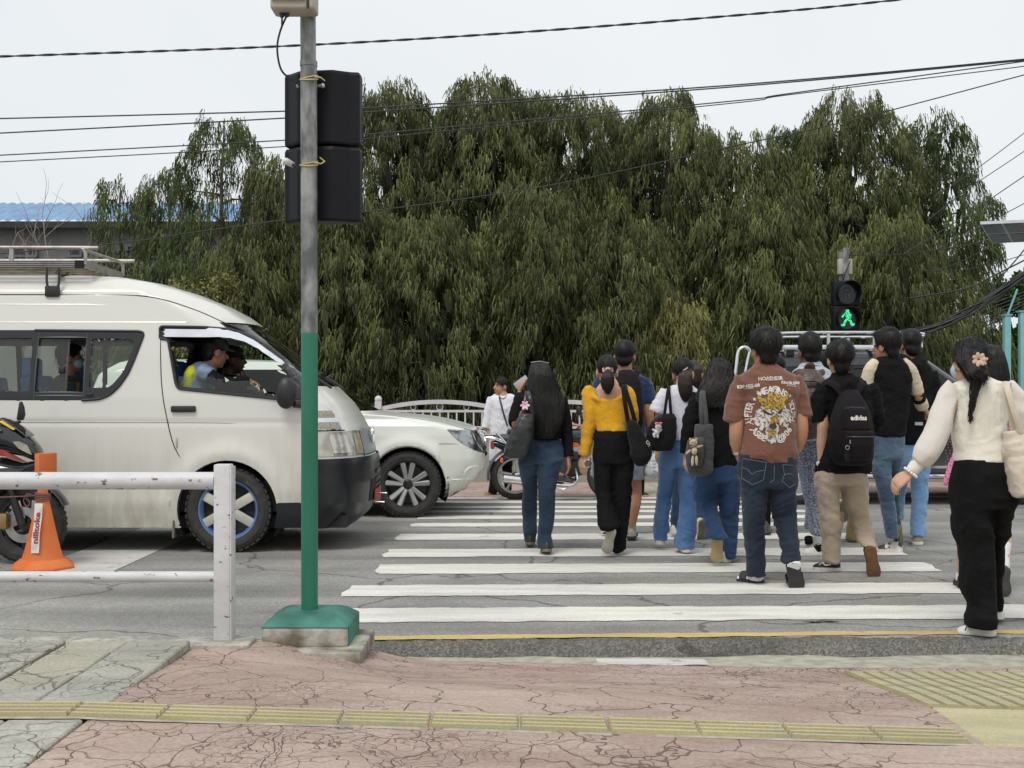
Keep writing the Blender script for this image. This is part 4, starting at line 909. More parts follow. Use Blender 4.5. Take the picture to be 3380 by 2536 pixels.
for part, gm in (('pane1', None), ('paneA', g_tint), ('paneA2', g_tint), ('paneA3', g_tint), ('paneC', g_tint)):
 for s_ in (-1, 1):
  if part == 'pane1' and s_ == -1: continue
  SH.emit(vo, part, 'window_pane', gm or g_clear, van, -.012, side=s_)
for s_ in (-1, 1):
 for pl_ in (W1f, BAND):
  q_ = [(x, SH.y_at(x, z, s_) + s_ * .004, z) for x, z in pl_ if x > -6.2]
  mb = MB(); mb.tube(q_, .011, 6, closed=pl_ is W1f); mb.build('window_gasket', M('gasket', (.02, .021, .024), .5), van)
low = [('pane', 'xz', [vp(a, b, 500, 1040, 4.424) for a, b in ((372, 893), (800, 900), (1200, 965), (1400, 955), (1700, 1145), (2100, 1200), (1800, 1186), (400, 1046), (372, 1000))])]
o2 = SH.cut(low, tol=.012); SH.emit(o2, 'pane', 'half_open_glass', glass('glass_green', (.62, .72, .66), refl=.9, dirt=.06), van, -.02, side=-1)
sl_ = [('pane', 'xz', [vp(a, b, 0, 1050, 4.254) for a, b in ((515, 280), (945, 280), (918, 1042), (485, 1042))])]
o2 = SH.cut(sl_, tol=.012); sg = SH.emit(o2, 'pane', 'sliding_glass', g_tint, van, -.02, side=-1)
SH.emit(vo, 'paneB', 'window_pane', g_tint, van, -.012, side=1)
for (a, b, c_, d_) in ((515, 268, 1195, 268), (485, 1044, 1165, 1044), (485, 1090, 1165, 1090), (1195, 175, 1165, 1150), (512, 175, 470, 1150), (942, 285, 920, 1040)):
 SH.line([vp(a, b, 0, 1050, 4.254), vp(c_, d_, 0, 1050, 4.254)], M('trim_grey', (.09, .09, .1), .4), 'window_trim', van, r=.006, off=.004, k=3)
x_, z_ = vp(1260, 1078, 0, 1050, 4.254); mb = MB(); mb.box((x_, SH.y_at(x_, z_) - .008, z_), (.055, .02, .03)); mb.build('window_catch', black_plastic, van, bevel=.006)
x_, z_ = vp(850, 730, 0, 1050, 4.254); mb = MB(); mb.box((x_, SH.y_at(x_, z_) - .0, z_), (.05, .02, .055)); mb.build('glass_latch', black_plastic, van, bevel=.006)
vz = rpoly([vp(a, b, 500, 1040, 4.424) for a, b in ((170, 205), (700, 212), (1000, 232), (1200, 285), (1400, 385), (1600, 530), (1855, 715), (1825, 738), (1500, 515), (1300, 405), (1100, 350), (950, 328), (170, 322))], .01)
o2 = SH.cut([('v', 'xz', vz)], tol=.012); SH.emit(o2, 'v', 'window_visor', M('visor_white', (.72, .75, .8), .25), van, .022, side=-1)
SH.emit(o2, 'v', 'window_visor', MATS['visor_white'], van, .022, side=1)
SH.emit(vo, 'wind', 'windscreen', glass('glass_wind', (.55, .62, .58), refl=1.2), van, -.008)
bump_m = M('bumper_black', (.012, .013, .016), .28, var=.3, vs=4, bump=.12, bs=8, bd=.02)
SH.emit(vo, 'bumper', 'front_bumper', bump_m, van, .022); [SH.emit(vo, 'sill', 'lower_skirt', bump_m, van, .006, side=s_) for s_ in (-1, 1)]
o3 = SH.cut([('r', 'sz', [(.66, .80), (.86, .80), (.86, .945), (.66, .945)]), ('c', 'sz', [(.41, .785), (.56, .785), (.56, .955), (.41, .955)]), ('b', 'sz', [(.735, .85), (.79, .85), (.79, .9), (.735, .9)])], tol=.008)
for s_ in (-1, 1): SH.emit(o3, 'r', 'reflector', M('reflector', (.62, .6, .55), .15, .5, var=.1), van, .007, side=s_); SH.emit(o3, 'c', 'indicator', M('indicator', (.62, .55, .40), .12, .3, var=.3, vs=14), van, .007, side=s_)
hl = [SH.emit(vo, 'head', 'headlight', lamp_glass, van, .004, side=s_) for s_ in (-1, 1)]
SH.emit(vo, 'grille', 'grille', M('grille_grey', (.34, .37, .40), .35, .2, var=.1), van, .012)
for s_ in (-1, 1):
 vt = SH.emit(vo, 'vent', 'side_vent', chrome, van, .012, side=s_)
 for (za, zb) in ((.99, 1.045), (1.085, 1.135)):
  o3 = SH.cut([('g', 'sz', [(.70, za), (.945, za), (.945, zb), (.70, zb)])], tol=.008); SH.emit(o3, 'g', 'vent_mesh', M('vent_mesh', (.34, .31, .25), .5, .3, var=.4, vs=60), vt, .018, side=s_)
for (s0, s1, za, zb) in ((.14, .34, .38, .56),):
 o3 = SH.cut([('g', 'sz', [(s0, za), (s1, za), (s1 - .01, zb), (s0, zb)])], tol=.008); [SH.emit(o3, 'g', 'fog_recess', dark_int, van, .026, side=s_) for s_ in (-1, 1)]
for za in (.44, .49, .54, .6):
 o3 = SH.cut([('g', 'sz', [(-.1, za), (.11, za), (.11, za + .022), (-.1, za + .022)])], tol=.006); SH.emit(o3, 'g', 'bumper_slat', M('slat_grey', (.12, .12, .125), .4), van, .036)
mb = MB()
for z_, y_ in ((.36, .25), (.42, .05)): mb.tube([(-1.20, VC - y_, z_), (-1.09, VC - y_ - .01, z_ - .003)], .007, 6)
mb.build('plate_bolt', steel, van)
mb = MB(); mb.box((-1.176, VC, .40), (.008, .42, .12)); mb.build('number_plate', M('plate_red', (.4, .05, .04), .5), van)
mb = MB(); mb.lathe([(.0, .0), (.055, 0), (.06, .012), (.075, .012), (.075, 0)], (-1.225, VC, .93), (1, 0, 0), 20); mb.build('badge', chrome, van)
def vline(pts, ox, oy, sc, **kw): return SH.line([vp(a, b, ox, oy, sc) for a, b in pts], gap_m, 'door_gap', van, **kw)
vline([(722, 455), (728, 600), (736, 720), (757, 850), (795, 1000), (862, 1112)], 0, 750, 1.383, r=.0045, off=.0)
SH.line([(-6.2, 2.088), (-3.4, 2.088)], gap_m, 'roof_gutter', van, r=.007, off=0)
SH.line([(-3.4, 2.088), (-2.95, 2.07), (-2.6, 1.97), (-2.35, 1.86), (-2.2, 1.80)], gap_m, 'roof_gutter', van, r=.007, off=-.004)
van_line = M('van_crease', (.42, .41, .36), .5)
SH.line([(-6.2, 1.052), (-2.9, 1.052), (-2.2, 1.045)], van_line, 'body_crease', van, r=.006, off=-.001)
SH.line([(-6.2, 1.86), (-3.0, 1.86), (-2.65, 1.855)], van_white, 'body_crease', van, r=.010, off=-.0075)
SH.line([(-6.2, 2.01), (-2.95, 2.005)], van_white, 'body_crease', van, r=.010, off=-.0075)
SH.line([(fw_c[0] + .402 * math.cos(t), fw_c[1] + .402 * math.sin(t)) for t in np.linspace(math.radians(-15), math.radians(195), 22)], gap_m, 'arch_edge', van, r=.008, off=-.004, k=2)
for s_ in (-1, 1):
 x_, z_ = vp(470, 1365, 500, 1040, 4.424); yy = SH.y_at(x_, z_, s_) + s_ * .012
 mb = MB(); mb.box((x_, yy, z_ - .005), (.20, .03, .052)); dh = mb.build('door_handle', black_plastic, van, bevel=.012)
 mb = MB(); mb.tube(smoothpath([(-1.68, VC + s_ * .83, 1.20), (-1.74, VC + s_ * .87, 1.22)], 3), .03, 8); mb.ell((-1.80, VC + s_ * .93, 1.30), (.075, .06, .135)); 
 mi = MB(); mi.ell((-1.80, VC + s_ * .945, 1.285), (.085, .06, .125), None, 20, 14); mr_ = mi.build('wing_mirror', black_plastic, van)
 mi = MB(); mi.tube([(-1.74, VC + s_ * .92, 1.2), (-1.62, VC + s_ * .80, 1.19)], .03, 8); mi.build('mirror_arm', black_plastic, mr_)
 mi = MB(); mi.add([(-1.50, VC + s_ * .79, 1.36), (-1.76, VC + s_ * .84, 1.36 - .22 + .08), (-1.76, VC + s_ * .845, 1.17), (-1.47, VC + s_ * .80, 1.15)], [(0, 1, 2, 3)])
 x_, z_ = vp(808, 985, 0, 750, 1.383); mb = MB(); mb.box((x_, SH.y_at(x_, z_, s_), z_), (.014, .012, .085)); mb.build('side_marker', lamp_glass, van, bevel=.004)
mb = MB()
for s_ in (-1, 1): mb.box((-1.6 + (.05 if s_ > 0 else 0), VC + s_ * .25 - .2, 1.365), (.02, .5, .02), ax=[(1, 0, 0), (0, .98, s_ * .0), (0, 0, 1)])
mb = MB()
for s_, y0 in ((1, VC - .75), (2, VC - .1)):
 mb.tube([(-1.47, y0, 1.33), (-1.62, y0 + .08, 1.42), (-1.64, y0 + .6, 1.46)], .012, 5)
mb.build('wiper', black_plastic, van)
rim_blue = M('rim_blue', (.07, .16, .42), .4, .2, col2=(.17, .24, .40), vs=6, bump=.05); spoke_grey = M('spoke_grey', (.52, .50, .44), .5, .2, var=.15)
for X_ in (-2.29, -5.4):
 for s_ in (-1, 1):
  wheel(van, (X_, VC + s_ * .735, .345), .345, .2, .236, rim_blue, side=s_, inner=spoke_grey)
 mb = MB(); q = [(X_ + .43 * math.cos(t), .345 + .43 * math.sin(t)) for t in np.linspace(math.radians(-30), math.radians(210), 20)]
 for s_ in (-1, 1):
  mb = MB(); mb.add([(a, VC + s_ * .83, b) for a, b in q] + [(a, VC + s_ * .45, b) for a, b in q] + [(X_, VC + s_ * .45, .345)], [(i, i + 1, 21 + i, 20 + i) for i in range(19)] + [tuple(range(20, 40)) + (40,)]); mb.build('wheel_well', dark_int, van, fix=False)
 mb = MB(); mb.box((X_ - .43, VC - .74, .30), (.016, .2, .36), ax=[(1, 0, -.05), (0, 1, 0), (.05, 0, 1)]); mb.build('mud_flap', M('mud_flap', (.17, .155, .12), .8, col2=(.05, .05, .045), vs=8), van)
V, Fc = text_mesh('apollo', .05, .0005, spacing=1.15)
a0 = math.radians(42); rr_ = .278
Vw = np.array([(-2.29 + (rr_ + v[1]) * math.cos(a0 - v[0] / rr_), VC - .735 - .1035, .345 + (rr_ + v[1]) * math.sin(a0 - v[0] / rr_)) for v in V]); decal('tyre_lettering', Vw, Fc, M('tyre_letter', (.10, .095, .085), .8), van)
rk = M('rack_alu', (.40, .38, .34), .45, .5, col2=(.26, .24, .21), vs=10, thr=(.45, .7)); rk_old = M('rack_wood', (.30, .26, .17), .8, col2=(.12, .10, .07), vs=9, bump=.3)
zr0 = 2.335
def rpx(x, y, d=VY + .12): return P(x, y, d)
ra_ = thing('roof_rack', 'weathered aluminium luggage rack clamped on the white van roof', 'roof rack', (-4.6, VC, 2.3))
xR = rpx(276, 800)[0]; yN, yFar = VY + .13, VY + 1.05
za = rpx(0, 873)[2]; zb = rpx(0, 817)[2]
mb = MB(); mb.box(((-6.2 + xR) / 2, yN, za), (xR + 6.2, .03, .062)); mb.build('side_beam', rk, ra_, bevel=.004)
for k in range(4): mb = MB(); mb.box(((-6.2 + xR) / 2, yN - .016, za - .024 + k * .016), (xR + 6.2, .004, .006)); mb.build('beam_groove', dark_metal, ra_)
mb = MB(); mb.box((xR - .035, yN, za), (.07, .036, .066)); mb.build('beam_cap', black_plastic, ra_)
mb = MB(); mb.box(((-6.2 + xR) / 2, yFar, za), (xR + 6.2, .03, .062)); mb.build('side_beam', rk, ra_, bevel=.004)
mb = MB(); mb.tube(smoothpath([(-6.2, yN, zb), (xR - .08, yN, zb), (xR - .02, yN, zb - .012), (xR + .01, yN, zb - .045), (xR + .01, yN, za)], 4), .014, 8); mb.build('top_rail', rk, ra_)
mb = MB(); mb.tube(smoothpath([(-6.2, yFar, zb), (xR - .08, yFar, zb), (xR - .02, yFar, zb - .012), (xR + .01, yFar, zb - .045), (xR + .01, yFar, za)], 4), .014, 8); mb.build('top_rail', rk, ra_)
mb = MB(); mb.tube([(xR + .0, yN, zb - .02), (xR + .01, yFar, zb - .02)], .014, 8); mb.build('front_rail', rk, ra_)
mb = MB(); mb.box((xR, (yN + yFar) / 2, za), (.03, yFar - yN, .06)); mb.build('front_beam', rk, ra_)
for X_ in (-4.08, -5.0, -5.9): mb = MB(); mb.box((X_, yN, (za + zb) / 2), (.035, .02, zb - za)); mb.build('upright', rk, ra_); mb = MB(); mb.box((X_, yFar, (za + zb) / 2), (.035, .02, zb - za)); mb.build('upright', rk, ra_)
for k in range(6): mb = MB(); mb.box(((-6.2 + xR) / 2, yN + .1 + k * .15, za - .03), (xR + 6.2, .06, .016)); mb.build('slat', rk_old, ra_)
for X_ in (-3.75, -4.6, -5.5): mb = MB(); mb.box((X_, (yN + yFar) / 2, za - .05), (.05, yFar - yN, .025)); mb.build('cross_bar', rk_old, ra_)
for X_ in ((156 - CX) / kv, -5.2):
 for s_, yy in ((-1, VY + .115),):
  zt_ = za - .03; zc_ = 2.165
  mb = MB(); mb.tube(smoothpath([(X_ - .048, yy, zt_), (X_ - .05, yy + .0, zc_ + .03), (X_ - .035, yy - s_ * 0, zc_ - .015), (X_, yy, zc_ - .03), (X_ + .035, yy, zc_ - .015), (X_ + .05, yy, zc_ + .03), (X_ + .048, yy, zt_)], 4), .011, 8, flat=.6); cl = mb.build('clamp', dark_metal, ra_)
  mb = MB(); mb.box((X_, yy + s_ * .008, 2.115), (.115, .045, .09)); mb.build('clamp_foot', black_plastic, cl, bevel=.01)
SI = Shell(VC, np.arange(.3, 2.24, .04), lambda z: vxf(z) - .06, lambda z: vxr(z) + .06, lambda z: vw(z) - .045, Af=.42, Ar=.2, n_side=130, n_front=14)
io = SI.cut([q_ for q_ in polys if q_[0] != 'frame1'], tol=.02); SI.emit(io, 'body', 'inner_trim', dark_int, van)
mb = MB()
def seat(x, y, m=cloth_seat):
 mb = MB(); mb.box((x, y, .78), (.45, .46, .14)); mb.box((x - .22, y, 1.12), (.12, .44, .62), ax=[(1, 0, .15), (0, 1, 0), (-.15, 0, 1)]); mb.box((x - .30, y, 1.5), (.09, .26, .16)); return mb.build('seat', m, van, bevel=.03)
for x in (-2.75, -3.7, -4.5, -5.3):
 for y in (VC - .5, VC + .45): seat(x, y)
mb = MB(); mb.box((-4.0, VC, .45), (4.7, 1.5, .25)); mb.build('floor', dark_int, van)
mb = MB(); mb.box((-1.75, VC, 1.08), (.34, 1.4, .3), ax=[(1, 0, -.12), (0, 1, 0), (.12, 0, 1)]); mb.build('dashboard', dark_int, van, bevel=.05)
mb = MB(); cst = np.array((-2.02, VC - .42, 1.22)); axs = U((-.55, 0, .83)); u_, v_ = frame_of(axs)
mb.tube([cst + .185 * (math.cos(t) * u_ + math.sin(t) * v_) for t in np.linspace(0, 2 * math.pi, 33)[:-1]], .013, 8, closed=True); mb.tube([cst, cst - axs * .3], .02, 8); mb.tube([cst - .18 * u_, cst + .18 * u_], .012, 6); mb.build('steering_wheel', black_plastic, van)
mb = MB(); mb.tube([(-1.86, VC - .2, 1.28), (-1.84, VC - .18, 1.36)], .04, 10); mb.build('dash_ornament', M('red_flower', (.3, .03, .03), .7), van)
mb = MB(); mb.box((-4.65, VC, 2.03), (3.2, 1.25, .03)); mb.build('headliner', dark_int, van)
SY = 12.05; SCy = SY + .91
sxf = interp([.2, .29, .39, .47, .56, .61, .75, .86, .89, .92, .955, .99, 1.02, 1.045, 1.06, 1.08, 1.1, 1.3, 1.58, 1.62, 1.65, 1.66], [-.62, -.47, -.37, -.31, -.28, -.275, -.29, -.34, -.37, -.42, -.52, -.65, -.79, -.95, -1.12, -1.42, -1.5, -1.80, -2.22, -2.35, -2.6, -2.9])
sxr = interp([.2, .5, 1.0, 1.5, 1.66], [-4.5, -4.6, -4.6, -4.45, -4.2])
sw = interp([.2, .35, .6, .85, .95, 1.02, 1.06, 1.3, 1.55, 1.62, 1.65, 1.66], [.84, .885, .91, .905, .89, .84, .84, .76, .66, .58, .4, .3])
zl = np.unique(np.concatenate([np.arange(.2, .84, .025), np.arange(.84, 1.1, .0105), np.arange(1.1, 1.6, .035), np.arange(1.6, 1.661, .01)]))
suv = thing('white_car', 'clean white sport utility car half hidden behind the van, its nose at the crossing', 'car', (-2.2, SCy, 0))
S2 = Shell(SCy, zl, sxf, sxr, sw, Af=.36, Ar=.25, n_side=150, n_front=24, p=3.0)
for X_ in (-1.08, -3.73):
 dst = np.hypot(S2.V[:, :, 0] - X_, S2.V[:, :, 2] - .345); S2.V[:, :, 1] += np.sign(S2.V[:, :, 1] - SCy) * .03 * np.exp(-((dst - .43) / .07) ** 2) * (S2.V[:, :, 0] < -.75)
ks = F / SY
def spx(zx, zy): return ((1000 + zx / 2.554 - CX) / ks, CH + (HY - (1150 + zy / 2.554)) / ks)
fw2 = (-1.08, .345); archs = ring_pts(fw2, .405, 40); archs_r = ring_pts((-3.73, .345), .40, 40)
HL = rpoly([spx(a, b) for a, b in ((1208, 683), (1470, 705), (1560, 730), (1600, 880), (1530, 905), (1440, 862), (1330, 800), (1255, 735))], .01)
side_w = rpoly([(-1.62, 1.12), (-2.3, 1.54), (-3.7, 1.54), (-4.1, 1.15)], .03)
so = S2.cut([('hole', 'xz', archs), ('hole', 'xz', archs_r), ('head', 'xz', HL), ('glass', 'xz', side_w), ('wind', 'sz', [(-.1, 1.105), (.85, 1.105), (.72, 1.57), (-.1, 1.58)]),
             ('grille', 'sz', [(-.1, .62), (.42, .62), (.38, .84), (-.1, .84)]), ('skirt', 'sz', [(-.1, .1), (.7, .1), (.6, .26), (-.1, .28)])])
bd2 = S2.emit(so, 'body', 'body', suv_white, suv); mb = MB(); top = S2.V[-1]; mb.add(top, [tuple(range(len(top)))]); mb.build('roof_cap', suv_white, bd2)
S2.emit(so, 'glass', 'side_glass', g_dark, suv, -.006); S2.emit(so, 'wind', 'windscreen', g_dark, suv, -.004)
for s_ in (-1, 1):
 h_ = S2.emit(so, 'head', 'headlight', M('headlamp_clear', (.34, .36, .38), .08, .4, col2=(.05, .055, .06), vs=9, thr=(.4, .55), coat=1), suv, .003, side=s_)
 if h_:
  for pts in (((1215, 688), (1470, 712), (1535, 745)), ((1420, 712), (1460, 800), (1525, 900))):
   S2.line([spx(a, b) for a, b in pts], chrome, 'headlight_trim', suv, r=.006, off=.006, side=s_)
S2.emit(so, 'grille', 'grille', chrome, suv, .012); S2.emit(so, 'skirt', 'lower_skirt', black_plastic, suv, .006)
S2.line([spx(a, b) for a, b in ((1058, 848), (1090, 815), (1180, 806), (1320, 808))], gap_m, 'panel_gap', suv, r=.003, off=0)
S2.line([spx(a, b) for a, b in ((700, 565), (900, 590), (1150, 625), (1300, 665), (1440, 705))], gap_m, 'bonnet_gap', suv, r=.003, off=0)
S2.line([spx(a, b) for a, b in ((1345, 1095), (1390, 1015), (1500, 1000))], suv_white, 'fog_surround', suv, r=.016, off=-.004)
S2.line([spx(a, b) for a, b in ((1250, 1112), (1345, 1110), (1440, 1105))], suv_white, 'fog_surround', suv, r=.014, off=-.004)
S2.line([(fw2[0] + .405 * math.cos(t), fw2[1] + .405 * math.sin(t)) for t in np.linspace(math.radians(-12), math.radians(192), 22)], suv_white, 'arch_edge', suv, r=.016, off=-.008, k=2)
mb = MB(); mb.box((-2.6, SCy, .3), (3.6, 1.5, .1)); mb.build('underbody', dark_int, suv)
sp_m = M('alloy_bright', (.55, .55, .54), .3, .7, var=.1); rim_dk = M('rim_dark', (.03, .03, .03), .4, .5)
for X_ in (-1.08, -3.73):
 for s_ in (-1, 1):
  wheel(suv, (X_, SCy + s_ * .80, .345), .345, .21, .232, rim_dk, side=s_, style='star', inner=sp_m, tread=46)
  q = [(X_ + .43 * math.cos(t), .345 + .43 * math.sin(t)) for t in np.linspace(math.radians(-30), math.radians(210), 20)]
  mb = MB(); mb.add([(a, SCy + s_ * .885, b) for a, b in q] + [(a, SCy + s_ * .5, b) for a, b in q] + [(X_, SCy + s_ * .5, .345)], [(i, i + 1, 21 + i, 20 + i) for i in range(19)] + [tuple(range(20, 40)) + (40,)]); mb.build('wheel_well', dark_int, suv, fix=False)
GY = 13.5; GC = GY + .88; kg = F / GY
def gp(x, y): return ((x - CX) / kg, CH + (HY - y) / kg)
gxf = interp([.3, .4, .6, .9, 1.0, 1.05, 1.1, 1.14, 1.3, 1.72, 1.78, 1.82], [7.0, 7.1, 7.12, 7.08, 7.0, 6.5, 6.1, 5.75, 5.5, 4.95, 4.7, 4.3])
gxr = interp([.3, .5, 1.0, 1.3, 1.7, 1.78, 1.82], [2.72, 2.65, 2.68, 2.74, 2.98, 3.1, 3.4])
gw = interp([.3, .4, .7, 1.0, 1.2, 1.6, 1.7, 1.76, 1.8, 1.82], [.82, .86, .88, .87, .85, .74, .70, .62, .5, .3])
zl = np.unique(np.concatenate([np.arange(.3, 1.7, .03), np.arange(1.7, 1.821, .012)]))
gcar = thing('grey_car', 'dark grey sport utility car crossing at the right with a chrome rack on its roof', 'car', (4.9, GC, 0))
S3 = Shell(GC, zl, gxf, gxr, gw, Af=.3, Ar=.14, n_side=150, n_front=16, n_rear=12, p=3)
rwc = (gp(2632, 0)[0], .35); fwc = (rwc[0] + 2.68, .35)
go = S3.cut([('hole', 'xz', ring_pts(rwc, .40, 36)), ('hole', 'xz', ring_pts(fwc, .40, 36)),
             ('g1', 'xz', rpoly([(2.95, 1.2), (3.12, 1.6), (3.62, 1.62), (3.62, 1.19)], .04)), ('g2', 'xz', rpoly([(3.68, 1.19), (3.68, 1.62), (4.42, 1.63), (4.42, 1.17)], .03)), ('g3', 'xz', rpoly([(4.5, 1.17), (4.5, 1.63), (4.88, 1.61), (5.42, 1.2)], .03)),
             ('wind', 'sz', [(-.1, 1.16), (.7, 1.16), (.6, 1.68), (-.1, 1.68)])], tol=.02)
b3 = S3.emit(go, 'body', 'body', suv_grey, gcar); mb = MB(); top = S3.V[-1]; mb.add(top, [tuple(range(len(top)))]); mb.build('roof_cap', suv_grey, b3)
for g_ in ('g1', 'g2', 'g3'):
 for s_ in (-1, 1): S3.emit(go, g_, 'side_window', glass('glass_gcar', (.22, .25, .24), refl=1.3), gcar, -.006, side=s_)
S3.emit(go, 'wind', 'windscreen', g_dark, gcar, -.004)
mb = MB(); mb.box((2.83, GC, 1.42), (.03, 1.25, .42), ax=[(1, 0, -.35), (0, 1, 0), (.35, 0, 1)]); mb.build('rear_window', M('rear_glass', (.02, .022, .025), .1), gcar)
lad = [P(x, y, GY + .35) for x, y in ((2424, 1262), (2430, 1215), (2436, 1165), (2448, 1149), (2464, 1148), (2474, 1160), (2468, 1190), (2455, 1262))]
mb = MB(); mb.tube(smoothpath(lad, 5), .022, 10); mb.build('rear_ladder', chrome, gcar)
for (x0, x1, z0, m_) in ((3.0, 6.4, .72, black_plastic), (3.75, 6.0, .34, chrome)):
 mb = MB(); mb.box(((x0 + x1) / 2, GY - .03, z0), (x1 - x0, .06 if z0 > .5 else .16, .09 if z0 > .5 else .045)); mb.build('side_moulding' if z0 > .5 else 'running_board', m_, gcar, bevel=.012)
mb = MB(); mb.box((4.9, GY - .02, .44), (2.6, .04, .03)); mb.build('step_bar', chrome, gcar)
mb = MB(); mb.box((4.8, GC, .4), (3.6, 1.5, .16)); mb.build('underbody', dark_int, gcar)
sil_m = M('wheel_silver', (.52, .53, .54), .35, .4, var=.1)
for X_ in (rwc[0], fwc[0]):
 for s_ in (-1, 1): wheel(gcar, (X_, GC + s_ * .78, .35), .35, .22, .235, sil_m, side=s_, style='star', inner=sil_m, tread=30)
 mb = MB(); mb.lathe([(0, .11), (.10, .105), (.21, .085), (.235, .07)], (X_, GC - .78, .35), (0, -1, 0), 30); mb.build('wheel_cover', sil_m, gcar)
S3.line([(3.65, .5), (3.66, 1.17)], gap_m, 'door_gap', gcar, r=.004); S3.line([(4.46, .5), (4.46, 1.17)], gap_m, 'door_gap', gcar, r=.004)
for s_ in (-1, 1):
 mb = MB(); mb.tube([(3.2, GC + s_ * .66, 1.79), (3.35, GC + s_ * .66, 1.835), (4.5, GC + s_ * .66, 1.84), (4.65, GC + s_ * .66, 1.80)], .014, 8); mb.build('roof_rail', chrome, gcar)
rk2 = thing('chrome_roof_rack', 'bright chrome luggage rack on the dark grey car', 'roof rack', (3.9, GC, 1.84))
x0, zt_ = gp(2595, 1097); x1 = gp(3060, 1097)[0]; zb_ = gp(0, 1145)[1]
for yy in (GY + .18, GY + 1.25):
 mb = MB(); mb.box(((x0 + x1) / 2 - .02, yy, zb_), (x1 - x0, .05, .055)); mb.build('side_beam', M('rack_bright', (.72, .73, .75), .25, .6, var=.05), rk2, bevel=.012)
 mb = MB(); mb.tube(smoothpath([(x0 - .03, yy, zb_), (x0 - .01, yy, zt_ - .05), (x0 + .06, yy, zt_), (x1 - .1, yy, zt_), (x1 - .02, yy, zt_ - .06), (x1, yy, zb_)], 6), .017, 8); mb.build('top_rail', chrome, rk2)
 for t in (.33, .66): mb = MB(); mb.box((x0 + (x1 - x0) * t, yy, (zt_ + zb_) / 2), (.035, .02, zt_ - zb_)); mb.build('upright', sil_m, rk2)
for t in np.linspace(.02, .98, 7): mb = MB(); mb.box((x0 + (x1 - x0) * t, GY + .715, zb_ - .01), (.05, 1.07, .02)); mb.build('cross_bar', sil_m, rk2)
for xx in (x0 + .1, x1 - .25):
 for yy in (GY + .22, GY + 1.2): mb = MB(); mb.box((xx, yy, zb_ - .055), (.09, .05, .09)); mb.build('foot', black_plastic, rk2, bevel=.012)
def moto_wheel(parent, c, Rw, tw, rim_r, spokes, rim_m, disc=True, side=-1):
 c = np.asarray(c, float); ax = np.array((0, side, 0.0)); h = tw / 2
 mb = MB(); mb.lathe([(rim_r, -h * .6), (rim_r + .02, -h * .9), (Rw - .03, -h * .85), (Rw - .006, -h * .4), (Rw, 0), (Rw - .006, h * .4), (Rw - .03, h * .85), (rim_r + .02, h * .9), (rim_r, h * .6)], c, ax, 48, closed=True); w = mb.build('wheel', rubber, parent)
 mb = MB()
 for k in range(44):
  a = 2 * math.pi * k / 44; ra = np.array((math.cos(a), 0, math.sin(a))); ta = np.array((-math.sin(a), 0, math.cos(a)))
  for s_ in (-.45, .0, .45): mb.box(c + ra * (Rw - .003 - abs(s_) * .012) + ax * h * s_, (.010, .022, h * .34), ax=[ra, U(ta + ax * .5 * s_), U(ax - ta * .5 * s_)])
 tag(mb.build('tread', rubber, w), kind='stuff')
 mb = MB(); mb.lathe([(rim_r + .006, -h * .62), (rim_r - .02, -h * .5), (rim_r - .026, 0), (rim_r - .02, h * .5), (rim_r + .006, h * .62)], c, ax, 40, closed=True); mb.build('rim', rim_m, w)
 for k in range(spokes):
  a = 2 * math.pi * k / spokes + .4; ra = np.array((math.cos(a), 0, math.sin(a))); mb = MB(); mb.tube([c + ra * .03, c + ra * (rim_r - .012)], [.022, .015], 6, flat=.6, up=ax); mb.build('spoke', rim_m, w)
 mb = MB(); mb.lathe([(.0, .05), (.045, .05), (.045, -.05), (0, -.05)], c, ax, 16); mb.build('hub', dark_metal, w)
 if disc:
  mb = MB(); mb.lathe([(.075, h + .012), (.135, h + .012), (.135, h + .017), (.075, h + .017)], c, ax, 36, closed=True); mb.build('brake_disc', steel, w)
 return w
def loft(name, secs, mat, parent, n=16, p=2.3, rounded=True):
 """secs: (x, y_center, z_center, half_width_y, half_height)"""
 mb = MB(); rings = []
 for x, y, z, a, b in secs:
  rings.append([(x, y + a * abs(math.cos(t)) ** (2 / p) * np.sign(math.cos(t)), z + b * abs(math.sin(t)) ** (2 / p) * np.sign(math.sin(t))) for t in [2 * math.pi * k / n for k in range(n)]])
 mb.rings(rings); return mb.build(name, mat, parent, smooth=50)
bike_black = M('bike_black', (.012, .013, .016), .18, var=.2, coat=.6); bike_red = M('bike_red', (.35, .03, .02), .25, coat=.5); bike_orange = M('bike_orange', (.75, .17, .03), .25, coat=.5)
bk = thing('sport_motorcycle', 'black sport motorcycle with red stripe behind the orange cone', 'motorcycle', (-4.2, 8.78, 0))
by = 8.80; fx = -3.66
moto_wheel(bk, (fx, by, .30), .30, .11, .21, 6, dark_metal); moto_wheel(bk, (fx - 1.34, by, .30), .30, .14, .21, 6, dark_metal)
